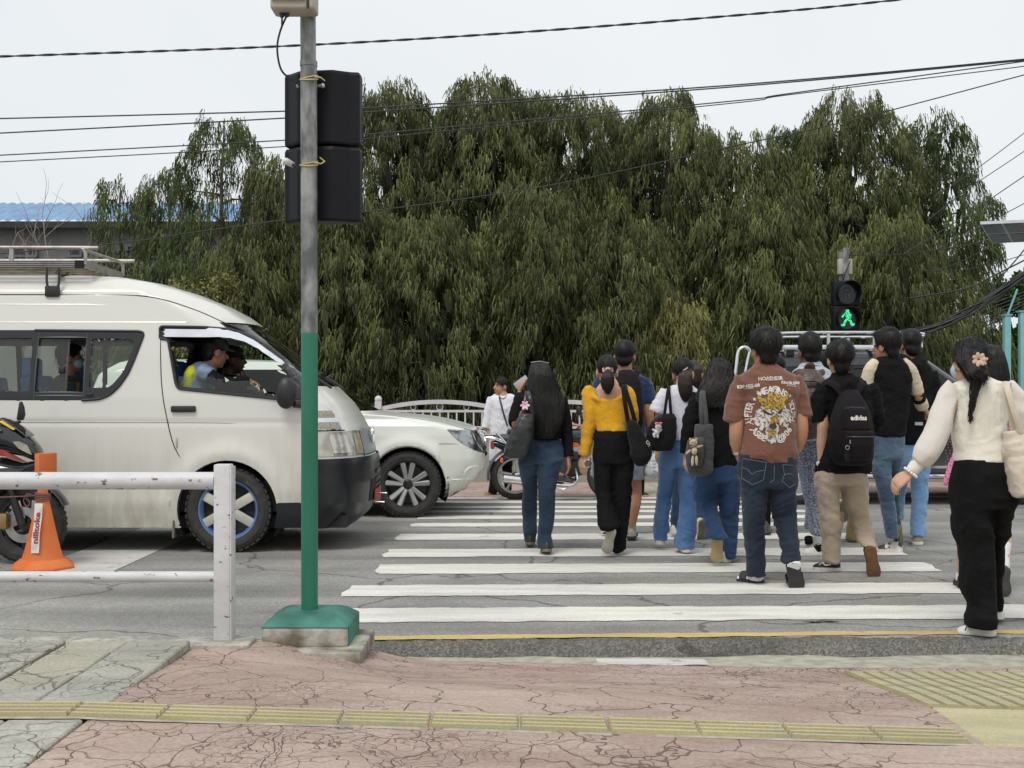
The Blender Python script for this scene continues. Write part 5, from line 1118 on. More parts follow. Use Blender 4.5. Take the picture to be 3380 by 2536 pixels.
for s_ in (-1, 1):
 mb = MB(); mb.tube([(fx, by + s_ * .085, .30), (fx - .17, by + s_ * .085, .80)], [.030, .024], 10); mb.build('fork', dark_metal, bk)
 mb = MB(); mb.tube([(fx - .28, by + s_ * .06, .92), (fx - .32, by + s_ * .30, .95)], .014, 8); mb.build('handlebar', dark_metal, bk)
 mx = P(22, 1420, by - .2)[0]; mb = MB(); mb.tube([(fx - .27, by + s_ * .19, 1.00), P(27, 1395, by)[0:1].tolist() + [by + s_ * .22, P(0, 1392, by)[2]]], .014, 8); st = mb.build('mirror_stem', black_plastic, bk)
 zc = P(0, 1362, by)[2]; xm = P(25, 1362, by)[0]
 mb = MB(); mb.rings([[(xm + a * .6 + .02 * b, by + s_ * .24 + a * .9 * 0 + t * .018, zc + b) for a, b in ((-.05, -.06), (.03, -.065), (.055, -.02), (.038, .04), (.004, .085), (-.02, .07))] for t in (-1, 1)]); mb.build('mirror', black_plastic, st, bevel=.008)
mb = MB(); r_ = []
for t in np.linspace(math.radians(25), math.radians(165), 14): r_.append([(fx + q_ * math.cos(t), by + w_, .30 + q_ * math.sin(t)) for q_, w_ in ((.325, -.065), (.345, -.03), (.345, .03), (.325, .065), (.318, .04), (.318, -.04))])
mb.rings(r_); mb.build('front_fender', bike_black, bk)
tx = lambda x: P(x, 0, by - .15)[0]
tz = lambda y: P(0, y, by - .15)[2]
loft('nose_fairing', [(tx(112), by, tz(1527), .03, .02), (tx(104), by, tz(1505), .08, .055), (tx(88), by, tz(1492), .11, .07), (tx(60), by, tz(1472), .14, .088), (tx(20), by, tz(1453), .16, .115), (tx(-40), by, tz(1442), .16, .135), (tx(-110), by, tz(1450), .12, .12)], bike_black, bk)
loft('side_fairing', [(tx(104), by, tz(1535), .05, .03), (tx(60), by, tz(1560), .15, .07), (tx(0), by, tz(1570), .19, .13), (tx(-90), by, tz(1600), .2, .20), (tx(-200), by, tz(1650), .18, .18), (tx(-300), by, tz(1690), .15, .1)], bike_black, bk)
mb = MB(); yy = by - .182
def bp_(pts, dy=0): return [P(x, y, yy + .0)[[0, 1, 2]] + np.array((0, dy + (.05 if x > 60 else 0), 0)) for x, y in pts]
mb.add(bp_([(-40, 1478), (12, 1484), (50, 1502), (88, 1530), (60, 1521), (20, 1507), (-40, 1500)], -.012), [(0, 1, 2, 3, 4, 5, 6)]); mb.build('red_stripe', bike_red, bk, smooth=0, fix=False)
hlm = MB(); hlm.add([P(x, y, by - .15) for x, y in ((42, 1459), (62, 1457), (90, 1470), (106, 1502), (92, 1497), (60, 1480))], [(0, 1, 2, 3, 4, 5)]); hlm.build('headlight', lamp_glass, bk, smooth=0, fix=False)
loft('windscreen', [(tx(70), by, tz(1440), .09, .008), (tx(40), by, tz(1415), .10, .012), (tx(0), by, tz(1392), .09, .012), (tx(-20), by, tz(1383), .07, .006)], M('smoked', (.02, .02, .022), .08, coat=1), bk)
mb = MB()
for k in range(7): mb.lathe([(0, 0), (.016, 0), (.016, .003), (0, .003)], P(6 + k * 6.2, 1394 + k * 3.6, by - .10), (.3, -.5, .8), 8)
mb.build('yellow_stickers', M('sticker_yellow', (.7, .48, .05), .5), bk)
loft('fuel_tank', [(fx - .32, by, .86, .08, .06), (fx - .45, by, .90, .15, .13), (fx - .62, by, .88, .15, .12), (fx - .78, by, .82, .10, .06)], bike_black, bk)
loft('seat', [(fx - .74, by, .80, .08, .04), (fx - 1.0, by, .78, .14, .05), (fx - 1.25, by, .86, .12, .05), (fx - 1.55, by, .94, .06, .03)], M('seat_vinyl', (.02, .02, .02), .6), bk)
loft('engine', [(fx - .35, by, .45, .12, .12), (fx - .55, by, .42, .17, .2), (fx - .85, by, .42, .15, .17)], dark_metal, bk)
mb = MB(); mb.tube([(fx - .85, by, .38), (fx - 1.34, by, .3)], .04, 8); mb.build('swing_arm', dark_metal, bk)
mb = MB(); mb.tube([(fx - .5, by - .1, .3), (fx - .8, by - .16, .24), (fx - 1.1, by - .18, .3), (fx - 1.5, by - .18, .42)], [.025, .03, .05, .055], 10); mb.build('exhaust', dark_metal, bk)
cal = MB(); cal.box((fx - .13, by - .1, .33), (.06, .05, .12)); cal.build('caliper', M('gold_metal', (.35, .24, .09), .4, .6), bk, bevel=.012)
loft('turn_signal', [(P(18, 0, by)[0], by - .22, P(0, 1556, by)[2], .02, .006), (P(30, 0, by)[0], by - .24, P(0, 1555, by)[2], .03, .018), (P(46, 0, by)[0], by - .22, P(0, 1556, by)[2], .015, .008)], lamp_glass, bk)
dm = 14.2; cb = thing('commuter_motorcycle', 'black and orange commuter motorcycle standing by the far kerb, chrome rear carrier', 'motorcycle', (P(1860, 0, dm)[0], dm, 0))
fx1 = P(2016, 0, dm)[0]; rx1 = P(1700, 0, dm)[0]; al = M('moto_alloy', (.38, .37, .35), .4, .5, var=.15)
def mp(x, y, dy=0): return P(x, y, dm + dy)
moto_wheel(cb, (rx1, dm, .29), .29, .10, .215, 5, al, False); moto_wheel(cb, (fx1, dm, .29), .29, .09, .215, 5, al)
mb = MB(); mb.tube([mp(1662, 1580, -.14), mp(1760, 1590, -.14), mp(1860, 1600, -.12)], [.055, .05, .025], 14); mb.build('exhaust', chrome, cb)
mb = MB(); r_ = []
for t in np.linspace(math.radians(75), math.radians(190), 14): r_.append([(rx1 + q_ * math.cos(t), dm + w_, .29 + q_ * math.sin(t)) for q_, w_ in ((.32, -.06), (.345, -.03), (.345, .03), (.32, .06), (.312, 0))])
mb.rings(r_); mb.build('rear_fender', M('fender_grey', (.10, .10, .105), .5), cb)
loft('seat', [(mp(1625, 0)[0], dm, mp(0, 1444)[2], .06, .02), (mp(1660, 0)[0], dm, mp(0, 1446)[2], .11, .05), (mp(1740, 0)[0], dm, mp(0, 1452)[2], .12, .05), (mp(1800, 0)[0], dm, mp(0, 1462)[2], .11, .05), (mp(1845, 0)[0], dm, mp(0, 1468)[2], .08, .03)], M('seat_grey', (.06, .06, .065), .6, var=.2), cb)
loft('tail_panel', [(mp(1622, 0)[0], dm, mp(0, 1462)[2], .05, .03), (mp(1660, 0)[0], dm, mp(0, 1472)[2], .10, .06), (mp(1760, 0)[0], dm, mp(0, 1490)[2], .12, .08), (mp(1830, 0)[0], dm, mp(0, 1500)[2], .1, .06)], bike_black, cb)
loft('fuel_tank', [(mp(1835, 0)[0], dm, mp(0, 1452)[2], .09, .04), (mp(1870, 0)[0], dm, mp(0, 1448)[2], .14, .10), (mp(1910, 0)[0], dm, mp(0, 1446)[2], .14, .10), (mp(1945, 0)[0], dm, mp(0, 1450)[2], .07, .05)], bike_black, cb)
mb = MB(); mb.add([mp(1880, 1458, -.15), mp(1905, 1462, -.15), mp(1921, 1474, -.14), mp(1880, 1480, -.15)], [(0, 1, 2, 3)]); mb.build('orange_decal', bike_orange, cb, smooth=0, fix=False)
mb = MB(); mb.tube(smoothpath([mp(1665, 1462, -.12), mp(1640, 1448, -.12), mp(1596, 1442, -.08), mp(1592, 1438, 0), mp(1596, 1436, .08), mp(1642, 1436, .12)], 4), .012, 8); mb.tube(smoothpath([mp(1596, 1443, -.09), mp(1635, 1452, -.12), mp(1670, 1466, -.12)], 4), .01, 8); mb.tube([mp(1638, 1428, -.12), mp(1672, 1466, -.12)], .015, 8); mb.build('rear_carrier', chrome, cb)
mb = MB(); mb.box(mp(1626, 1470), (.05, .12, .09)); mb.build('tail_light', M('tail_red', (.45, .08, .03), .3), cb, bevel=.01)
mb = MB(); mb.box(mp(1656, 1520, -.06), (.035, .04, .06)); mb.build('turn_signal', bike_orange, cb, bevel=.008)
loft('engine', [(mp(1845, 0)[0], dm, .38, .10, .10), (mp(1885, 0)[0], dm, .42, .13, .15), (mp(1925, 0)[0], dm, .42, .1, .12)], dark_metal, cb)
mb = MB(); mb.box(mp(1893, 1504, -.16), (.12, .05, .10)); mb.build('leg_guard_box', black_plastic, cb, bevel=.02)
mb = MB(); mb.tube(smoothpath([mp(1835, 1600, -.2), mp(1885, 1602, -.22), mp(1902, 1592, -.22), mp(1906, 1575, -.2), mp(1898, 1545, -.1)], 4), .014, 8); mb.tube([mp(1840, 1612, -.2), mp(1862, 1616, -.2), mp(1878, 1603, -.2)], .01, 6); mb.build('crash_bar', steel, cb)
mb = MB(); mb.tube([mp(1740, 1560, -.08), mp(1700, 1568, -.08)], .02, 8); mb.build('swing_arm', al, cb)
for s_ in (-1, 1):
 mb = MB(); mb.tube([mp(2016, 1568, s_ * .07), mp(1962, 1430, s_ * .07)], .02, 8); mb.build('fork', steel, cb)
 mb = MB(); mb.tube(smoothpath([mp(1950, 1420, 0), mp(1930, 1402, s_ * .2), mp(1905, 1415, s_ * .34)], 4), .012, 8); mb.build('handlebar', chrome, cb)
 mb = MB(); mb.tube([mp(1925, 1402, s_ * .25), mp(1912, 1368, s_ * .3)], .006, 6); st = mb.build('mirror_stem', dark_metal, cb)
 mb = MB(); mb.ell(mp(1911, 1356, s_ * .3), (.035, .02, .055)); mb.build('mirror', black_plastic, st)
mb = MB(); mb.ell(mp(1975, 1432), (.08, .09, .10)); mb.build('headlight', lamp_glass, cb)
mb = MB(); r_ = []
for t in np.linspace(math.radians(40), math.radians(150), 10): r_.append([(fx1 + q_ * math.cos(t), dm + w_, .29 + q_ * math.sin(t)) for q_, w_ in ((.31, -.05), (.33, 0), (.31, .05), (.304, 0))])
mb.rings(r_); mb.build('front_fender', bike_black, cb)
mb = MB(); mb.tube([mp(1760, 1480, 0), mp(1800, 1560, 0), mp(1900, 1585, 0), mp(1960, 1440, 0)], .022, 8); mb.build('frame', dark_metal, cb)
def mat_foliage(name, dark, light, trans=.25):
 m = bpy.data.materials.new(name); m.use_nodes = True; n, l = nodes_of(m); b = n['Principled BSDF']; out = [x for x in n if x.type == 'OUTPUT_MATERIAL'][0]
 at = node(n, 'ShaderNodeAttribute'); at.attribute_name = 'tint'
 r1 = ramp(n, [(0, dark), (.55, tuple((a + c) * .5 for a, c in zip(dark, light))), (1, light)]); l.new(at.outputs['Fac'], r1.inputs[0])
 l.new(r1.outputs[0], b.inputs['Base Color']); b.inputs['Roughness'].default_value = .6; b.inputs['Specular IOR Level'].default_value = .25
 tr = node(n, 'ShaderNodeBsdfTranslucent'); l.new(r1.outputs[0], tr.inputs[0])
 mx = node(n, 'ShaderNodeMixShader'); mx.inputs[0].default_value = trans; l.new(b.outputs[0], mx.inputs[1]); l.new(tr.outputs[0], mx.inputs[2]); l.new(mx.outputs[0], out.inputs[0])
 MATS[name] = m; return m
fol = mat_foliage('cypress_green', (.027, .036, .015), (.22, .24, .09))
fol_y = mat_foliage('cypress_dry', (.09, .088, .032), (.40, .39, .15))
fol_b = mat_foliage('broadleaf_green', (.03, .06, .012), (.16, .26, .05), .35)
fol_d = mat_foliage('cypress_far', (.023, .034, .014), (.16, .20, .07))
bark = M('bark', (.045, .036, .028), .9, col2=(.11, .09, .075), vs=9, detail=8, bump=.8, bs=25, stretch=(1, 1, .2))
bark_pale = M('bark_pale', (.22, .19, .16), .9, col2=(.34, .31, .27), vs=9, detail=8, bump=.6, bs=25, stretch=(1, 1, .25))
def ribbons(P0, D0, L, W_, side, droop, tint, ks=(0, .45, 1.0), wp=(.6, 1.0, .15)):
 """bunch of narrow leaf ribbons: start points, start directions, lengths -> verts, faces, tint"""
 N = len(P0); K = len(ks); V = np.zeros((N, K, 2, 3)); T = np.zeros((N, K, 2))
 for k, s in enumerate(ks):
  c = P0 + D0 * (L * .36 * (1 - (1 - s) ** 2))[:, None]; c[:, 2] -= L * droop * s ** 1.15
  w = (W_ * wp[k])[:, None] * side
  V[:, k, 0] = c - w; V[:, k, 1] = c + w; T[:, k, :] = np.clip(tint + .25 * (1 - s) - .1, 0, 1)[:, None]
 b = (np.arange(N) * K * 2)[:, None] + (np.arange(K - 1) * 2)[None]
 Fc = np.stack([b, b + 1, b + 3, b + 2], 2).reshape(-1, 4)
 return V.reshape(-1, 3), Fc, T.reshape(-1)
def leaf_mesh(name, V, Fc, T, mat, parent):
 V = V - base_of(parent); me = np_mesh(name, V, Fc, mat)
 a = me.attributes.new('tint', 'FLOAT', 'POINT')
 if len(a.data) == len(T): a.data.foreach_set('value', T.astype(np.float32))
 return obj(name, me, parent)
def cypress(x, top, d, rad, label, seed, n_limb=40, n_cl=590, strands=50, zlow=.1, mat=None, shape=1.25, wid=.0095, lenk=1.0, lean=0.0, group='weeping cypress trees behind the fence', sparse_top=0.0, per=0):
 rs = np.random.RandomState(seed); tp = P(x, top, d); H = tp[2]; bx, by = tp[0] - lean, d
 t_ = thing('cypress_tree', label, 'tree', (bx, by, -.05), group)
 tr = MB(); path = [np.array((bx + lean * (k / 7) ** 1.5 + rs.normal(0, .05), by + rs.normal(0, .05), -.15 + (H * .96 + .15) * k / 7)) for k in range(8)]
 path = smoothpath(path, 3); tr.tube(path, list(np.linspace((.15 + .01 * H) * (.55 if sparse_top else 1), .012, len(path))), 8)
 prof = lambda u: np.clip(1 - np.clip((u - .42) / .60, 0, 1) ** (2.2 * shape), .02, 1) ** .55 * np.minimum(1, .66 + u * 1.1)
 for i in range(n_limb // 2):
  u = zlow + (.95 - zlow) * (i + rs.rand()) / (n_limb // 2); L = rad * float(prof(u)) * rs.uniform(.6, .95); az = i * 2.39996
  o = path[min(int(u * .96 * (len(path) - 1)), len(path) - 1)].copy(); o[2] = H * u * .97 - .3 * L
  dr = np.array((math.cos(az), math.sin(az), 0)); tr.tube([o + dr * L * s + np.array((0, 0, L * (.5 * s - .5 * s * s))) + rs.normal(0, .02, 3) for s in (0, .33, .66, 1.0)], [.02 + .012 * L, .018, .01, .004], 4, cap=False)
 n = int(n_cl * rad * (H * (1 - zlow)) / 6.0)
 u = zlow + (1.0 - zlow) * rs.rand(n) ** .85; az = rs.uniform(0, 2 * np.pi, n)
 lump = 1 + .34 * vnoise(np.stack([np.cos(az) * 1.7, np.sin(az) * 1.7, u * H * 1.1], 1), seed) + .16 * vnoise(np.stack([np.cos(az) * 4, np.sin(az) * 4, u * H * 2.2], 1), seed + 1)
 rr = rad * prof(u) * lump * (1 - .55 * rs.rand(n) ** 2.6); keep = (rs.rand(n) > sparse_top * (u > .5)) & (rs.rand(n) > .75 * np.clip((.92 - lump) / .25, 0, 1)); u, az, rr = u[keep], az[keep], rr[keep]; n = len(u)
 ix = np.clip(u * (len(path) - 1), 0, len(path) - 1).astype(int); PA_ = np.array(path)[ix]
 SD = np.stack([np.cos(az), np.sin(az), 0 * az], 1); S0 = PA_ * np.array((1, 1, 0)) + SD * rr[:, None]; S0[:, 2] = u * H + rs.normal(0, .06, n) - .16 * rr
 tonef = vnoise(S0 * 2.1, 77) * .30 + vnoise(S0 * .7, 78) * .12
 base_t = np.clip(.42 + tonef + .5 * (lump[keep] - 1) + rs.normal(0, .12, n), .02, .98); SL = rs.uniform(.55, 1.3, n) * (1.12 - .35 * u)  # bulging tufts lighter, hollows darker: light and shade put into the leaf tint
 idx = np.repeat(np.arange(n), strands); N = len(idx); a_ = rs.uniform(0, 2 * np.pi, N); rr_ = .15 * np.sqrt(rs.rand(N)) * (.7 + .6 * rs.rand(n))[idx]; hh = rs.rand(N)
 sp_ = np.stack([np.cos(a_) * rr_ * (1 - .35 * hh), np.sin(a_) * rr_ * (1 - .35 * hh), .04 - hh * .42 * SL[idx] - 1.2 * rr_ ** 2 / .15], 1)
 p0 = S0[idx] + sp_ + SD[idx] * (.10 * hh ** .5)[:, None]
 dd = SD[idx] * rs.uniform(.0, .9, N)[:, None] + rs.normal(0, .6, (N, 3)); dd[:, 2] = np.abs(dd[:, 2]) * .5
 L_ = rs.uniform(.07, .20, N) * lenk; an = rs.uniform(0, 2 * np.pi, N); side = np.stack([np.cos(an), np.sin(an), rs.normal(0, .2, N)], 1)
 tint = np.clip(base_t[idx] + rs.normal(0, .12, N) + .12 - .2 * hh, 0, 1); V, Fc, T = ribbons(p0, dd, L_, wid * rs.uniform(.6, 1.5, N), side, 1.0, tint, ks=(0, 1.0), wp=(1.0, .3))  # tint drops toward the tuft's lower end, shade painted into the leaves
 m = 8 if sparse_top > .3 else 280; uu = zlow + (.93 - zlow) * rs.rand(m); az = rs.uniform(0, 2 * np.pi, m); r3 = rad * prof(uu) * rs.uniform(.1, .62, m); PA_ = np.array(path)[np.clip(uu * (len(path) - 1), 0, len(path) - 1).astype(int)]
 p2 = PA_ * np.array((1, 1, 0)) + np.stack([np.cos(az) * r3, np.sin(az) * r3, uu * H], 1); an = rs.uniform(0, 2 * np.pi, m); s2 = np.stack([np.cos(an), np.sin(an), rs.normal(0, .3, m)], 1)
 V2, F2, T2 = ribbons(p2, rs.normal(0, .5, (m, 3)), rs.uniform(.2, .42, m), (.05 * np.ones(m)), s2, 1.0, rs.uniform(0, .25, m), ks=(0, 1.0), wp=(1.0, .6))  # inner filler leaves tinted dark so the crown gaps read as shade
 tr.build('trunk', bark, t_)
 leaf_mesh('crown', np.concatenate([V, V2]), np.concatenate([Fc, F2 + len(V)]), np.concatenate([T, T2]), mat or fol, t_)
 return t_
TREES = [
 (735, 372, 20.5, 1.35, 'slender thin-topped cypress rising above the van roof, sky showing through', dict(shape=.6, sparse_top=.31, n_cl=400, mat=fol_d)),
 (560, 540, 21.5, .95, 'small drooping cypress just left of the slender one', dict(n_cl=360, shape=.7, sparse_top=.31, mat=fol_d)),
 (400, 580, 22.0, .85, 'ragged low cypress growing beside the bare trees', dict(n_cl=320, sparse_top=.4, mat=fol_d)),
 (935, 505, 20.0, 1.24, 'dark cypress standing behind the signal head and pole', dict()),
 (1285, 262, 20.6, 1.30, 'tall cypress just right of the signal head', dict()),
 (1450, 330, 21.2, 1.08, 'cypress between the tall one by the signal and the highest tree', dict(mat=fol_d)),
 (1600, 240, 20.8, 1.24, 'highest cypress with a pointed ragged top at the middle of the row', dict(n_limb=44)),
 (1735, 290, 21.5, 1.13, 'cypress right behind the highest tree', dict(mat=fol_d)),
 (1915, 296, 20.6, 1.30, 'fresh green cypress right of the highest tree', dict()),
 (2200, 292, 20.4, 1.30, 'round-topped olive cypress above the woman in yellow', dict(n_limb=44, mat=fol)),
 (2060, 400, 22.0, 1.19, 'darker cypress set back in the middle of the row', dict(mat=fol_d)),
 (2455, 425, 19.9, 1.24, 'lower drooping cypress left of the pedestrian signal', dict()),
 (2640, 400, 21.0, 1.13, 'cypress behind the lower drooping one', dict(mat=fol_d)),
 (2800, 292, 20.4, 1.35, 'broad tall cypress directly above the pedestrian signal', dict(n_limb=46)),
 (3085, 358, 20.4, 1.08, 'rightmost cypress with gaps of sky in its crown', dict(n_limb=37, per=13, sparse_top=.2, mat=fol_d)),
 (1170, 640, 18.9, 1.08, 'low bushy cypress hanging over the fence behind the white car', dict(n_limb=30)),
 (1420, 690, 18.7, 1.24, 'low cypress with long hanging sprays over the arched fence', dict(n_limb=32)),
 (1790, 600, 18.9, 1.19, 'low cypress behind the long-haired woman', dict(n_limb=32)),
 (2050, 700, 18.7, 1.13, 'low cypress behind the man with the navy shirt', dict(n_limb=29)),
 (2235, 965, 17.9, .62, 'short yellowish drooping tuft of cypress above the woman in white tee', dict(n_limb=18, mat=fol_y, zlow=.42, n_cl=900)),
 (2560, 640, 18.8, 1.08, 'low cypress above the man in the brown shirt', dict(n_limb=28)),
 (2930, 690, 18.8, 1.08, 'low cypress right of the pedestrian signal', dict(n_limb=28)),
 (830, 780, 19.0, 1.19, 'low dark cypress behind the van windscreen', dict(n_limb=29)),
 (560, 830, 19.2, 1.08, 'low cypress showing above the van roof', dict(n_limb=25, mat=fol_d)),
]
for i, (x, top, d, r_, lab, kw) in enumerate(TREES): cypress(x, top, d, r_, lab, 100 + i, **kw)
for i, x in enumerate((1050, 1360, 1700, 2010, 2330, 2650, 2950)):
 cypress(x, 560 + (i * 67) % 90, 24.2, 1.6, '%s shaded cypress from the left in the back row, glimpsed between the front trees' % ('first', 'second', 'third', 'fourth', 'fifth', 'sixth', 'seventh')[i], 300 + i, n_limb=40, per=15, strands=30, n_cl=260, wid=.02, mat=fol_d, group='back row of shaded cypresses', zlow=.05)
def leafy(name, label, x, top, d, rad, hgt, seed, n=2600, mat=None, size=.075, cat='tree', stem=True, group=None):
 rs = np.random.RandomState(seed); tp = P(x, top, d); H = tp[2]; t_ = thing(name, label, cat, (tp[0], d, -.05), group)
 tr = MB(); c0 = np.array((tp[0], d, 0.0))
 clumps = []
 for k in range(26):
  a = rs.uniform(0, 2 * np.pi); rr_ = rad * math.sqrt(rs.rand()) * .85; z_ = H - hgt * rs.rand() ** 1.2 * .9 - .12 * rad * (rr_ / rad) ** 2
  clumps.append(c0 + np.array((math.cos(a) * rr_, math.sin(a) * rr_, z_)))
  tr.tube(smoothpath([c0 + (0, 0, max(.1, H - hgt) * .8), (c0 + clumps[-1]) / 2 + (0, 0, H * .25 if H > 2 else .1), clumps[-1]], 3), [.05] * 3 + [.02] * 3 + [.008], 4, cap=False)
 tr.tube([c0 - (0, 0, .1), c0 + (.03, 0, H * .5), c0 + (0, 0, H * .85)], [.11, .08, .02], 8); tr.build('trunk' if cat == 'tree' else 'stem', bark, t_)
 C = np.array(clumps)[rs.randint(0, len(clumps), n)]; dirs = rs.normal(0, 1, (n, 3)); dirs /= np.linalg.norm(dirs, axis=1)[:, None]
 p = C + dirs * (rad * .36 * rs.rand(n) ** .4)[:, None]
 ln = dirs * .6 + rs.normal(0, .6, (n, 3)); ln[:, 2] -= .3; ln /= np.linalg.norm(ln, axis=1)[:, None]
 sd = np.cross(ln, rs.normal(0, 1, (n, 3))); sd /= np.linalg.norm(sd, axis=1)[:, None]
 s = size * rs.uniform(.6, 1.4, n)[:, None]
 V = np.stack([p, p + ln * s * .5 + sd * s * .3, p + ln * s, p + ln * s * .5 - sd * s * .3], 1).reshape(-1, 3)
 Fc = (np.arange(n) * 4)[:, None] + np.arange(4)[None]; T = np.repeat(np.clip(rs.normal(.5, .22, n), 0, 1), 4)
 leaf_mesh('crown' if cat == 'tree' else 'foliage', V, Fc, T, mat or fol_b, t_)
leafy('broadleaf_tree', 'leafy green broadleaf tree behind the teal posts', 3400, 945, 21, 1.0, 3.2, 11, n=24000, size=.1)
leafy('broadleaf_tree', 'low bright green broadleaf tree far off below the cable bundle', 3200, 1130, 27, 1.0, 1.9, 12, n=6000, size=.11)
leafy('broadleaf_shrub', 'yellowish green leafy shrub just above the van windscreen pillar', 742, 905, 18.2, .32, 1.0, 13, n=1500, mat=fol_y, size=.06, cat='shrub')
leafy('broadleaf_shrub', 'olive leafy shrub above the front slope of the van roof', 640, 935, 18.0, .6, 1.2, 14, n=2500, mat=fol_y, size=.055, cat='shrub')
def bare_tree(x, top, d, seed, label):
 rs = np.random.RandomState(seed); tp = P(x, top, d); t_ = thing('bare_tree', label, 'tree', (tp[0], d, -.05), 'bare trees before the blue roof')
 tr = MB(); br = MB()
 def grow(p, dr, L, r_, lev):
  pts = [p]; q = p.copy(); dd = dr.copy()
  for k in range(4):
   dd = U(dd + rs.normal(0, .13, 3) + np.array((0, 0, .08))); q = q + dd * L / 4; pts.append(q.copy())
  (tr if lev == 0 else br).tube(pts, list(np.linspace(r_, r_ * .5, 5)), 6 if lev < 2 else 4, cap=lev == 0)
  if lev < 4:
   for k in range(3 if lev < 3 else 2):
    a = U(dd + rs.normal(0, .42, 3) + np.array((0, 0, .2))); j = 4 if k == 0 else rs.randint(1, 4); grow(pts[j], a, L * rs.uniform(.46, .66), r_ * .52, lev + 1)
 grow(np.array((tp[0], d, -.1)), np.array((0, 0, 1.0)), tp[2] * .47, .06, 0)
 tr.build('trunk', bark_pale, t_); br.build('branches', bark_pale, t_)
bare_tree(60, 600, 23.5, 3, 'bare pale branched tree at the left edge before the blue roof')
bare_tree(215, 600, 23.8, 8, 'bare forked tree standing in the middle of the blue roof')
bare_tree(330, 560, 23.0, 5, 'tallest of the bare trees, next to the ragged cypress')
def fabric(name, col, rough=.85, var=.16, vs=5, bump=.35, bs=26, col2=None, fine=True, sheen=.25, thr=None, stretch=(1, 1, 1)):
 if name in MATS: return MATS[name]
 m = M(name, col, rough, var=var, vs=vs, col2=col2, detail=6, sheen=sheen, thr=thr, stretch=stretch, spec=.2)
 n, l = nodes_of(m); b = n['Principled BSDF']; tc = [x for x in n if x.type == 'TEX_COORD'][0]
 a = node(n, 'ShaderNodeTexNoise', Scale=float(bs), Detail=3.0, Distortion=.6); l.new(tc.outputs['Object'], a.inputs['Vector'])
 f_ = node(n, 'ShaderNodeTexNoise', Scale=420.0, Detail=2.0); l.new(tc.outputs['Object'], f_.inputs['Vector'])
 b1 = node(n, 'ShaderNodeBump', Strength=bump, Distance=.02); l.new(a.outputs['Fac'], b1.inputs['Height'])
 b2 = node(n, 'ShaderNodeBump', Strength=.3, Distance=.0015); l.new(f_.outputs['Fac'], b2.inputs['Height']); l.new(b1.outputs[0], b2.inputs['Normal']); l.new(b2.outputs[0], b.inputs['Normal'])
 return m
def skin_mat(name, col): return M(name, col, .5, var=.10, vs=14, detail=4, bump=.08, bs=150)
skin = skin_mat('skin_tan', (.43, .215, .125)); skin_l = skin_mat('skin_light', (.56, .33, .215)); skin_d = skin_mat('skin_dark', (.16, .075, .042))
hair_m = M('hair_black', (.0065, .0055, .005), .52, var=.4, vs=40, spec=.32, stretch=(1, 1, .1)); hair_br = M('hair_brown', (.026, .014, .0095), .5, var=.4, vs=40, spec=.35, stretch=(1, 1, .1))
sole_white = M('sole_white', (.62, .60, .54), .6, var=.15, vs=20); sole_black = M('sole_black', (.03, .03, .03), .7, var=.3, vs=20, bump=.3, bs=80)
sole_tan = M('sole_tan', (.36, .27, .14), .6, var=.25, vs=10, bump=.3, bs=60); sole_gum = M('sole_gum', (.17, .075, .03), .6, var=.25, vs=20, bump=.5, bs=120); sole_olive = M('sole_olive', (.16, .14, .08), .7, var=.3, vs=10, bump=.3)
shoe_white = M('shoe_white', (.66, .645, .59), .5, var=.12, vs=12); shoe_black = M('shoe_black', (.02, .02, .022), .5, var=.3); shoe_tan = M('shoe_tan', (.33, .26, .18), .7, var=.15)
face_dark = M('eye_dark', (.02, .015, .012), .2); lip_m = M('lip', (.33, .11, .085), .5); mask_m = fabric('mask_blue', (.45, .60, .68), bump=.1); sock_w = fabric('sock_white', (.72, .71, .71))
def wrinkle(me, amp, sc, seed, fold=1.0):
 V = get_co(me); n = get_no(me); s = np.asarray(sc, float)
 d = vnoise(V * s + 13.7, seed) + .5 * vnoise(V * s * 2.1 + 3.1, seed + 1)
 W_ = V + .05 * np.stack([vnoise(V * 5 + k * 7.3, seed + 5 + k) for k in range(3)], 1)
 W_[:, 2] += .35 * W_[:, 0] * np.sign(vnoise(V * 2.2, seed + 9) + .01) * fold
 r = (1 - np.abs(vnoise(W_ * s * np.array((1.1, 1.1, 2.0)), seed + 2))) ** 3; r2 = (1 - np.abs(vnoise(W_ * s * np.array((1.6, 1.6, 3.4)) + 5.5, seed + 3))) ** 3
 g = .35 + .65 * np.clip(vnoise(V * 4.5 + 1.3, seed + 4) + .4, 0, 1)
 set_co(me, V + n * (amp * (.55 * d + fold * g * (1.7 * r + 1.2 * r2 - .8)))[:, None])
PEOPLE = []
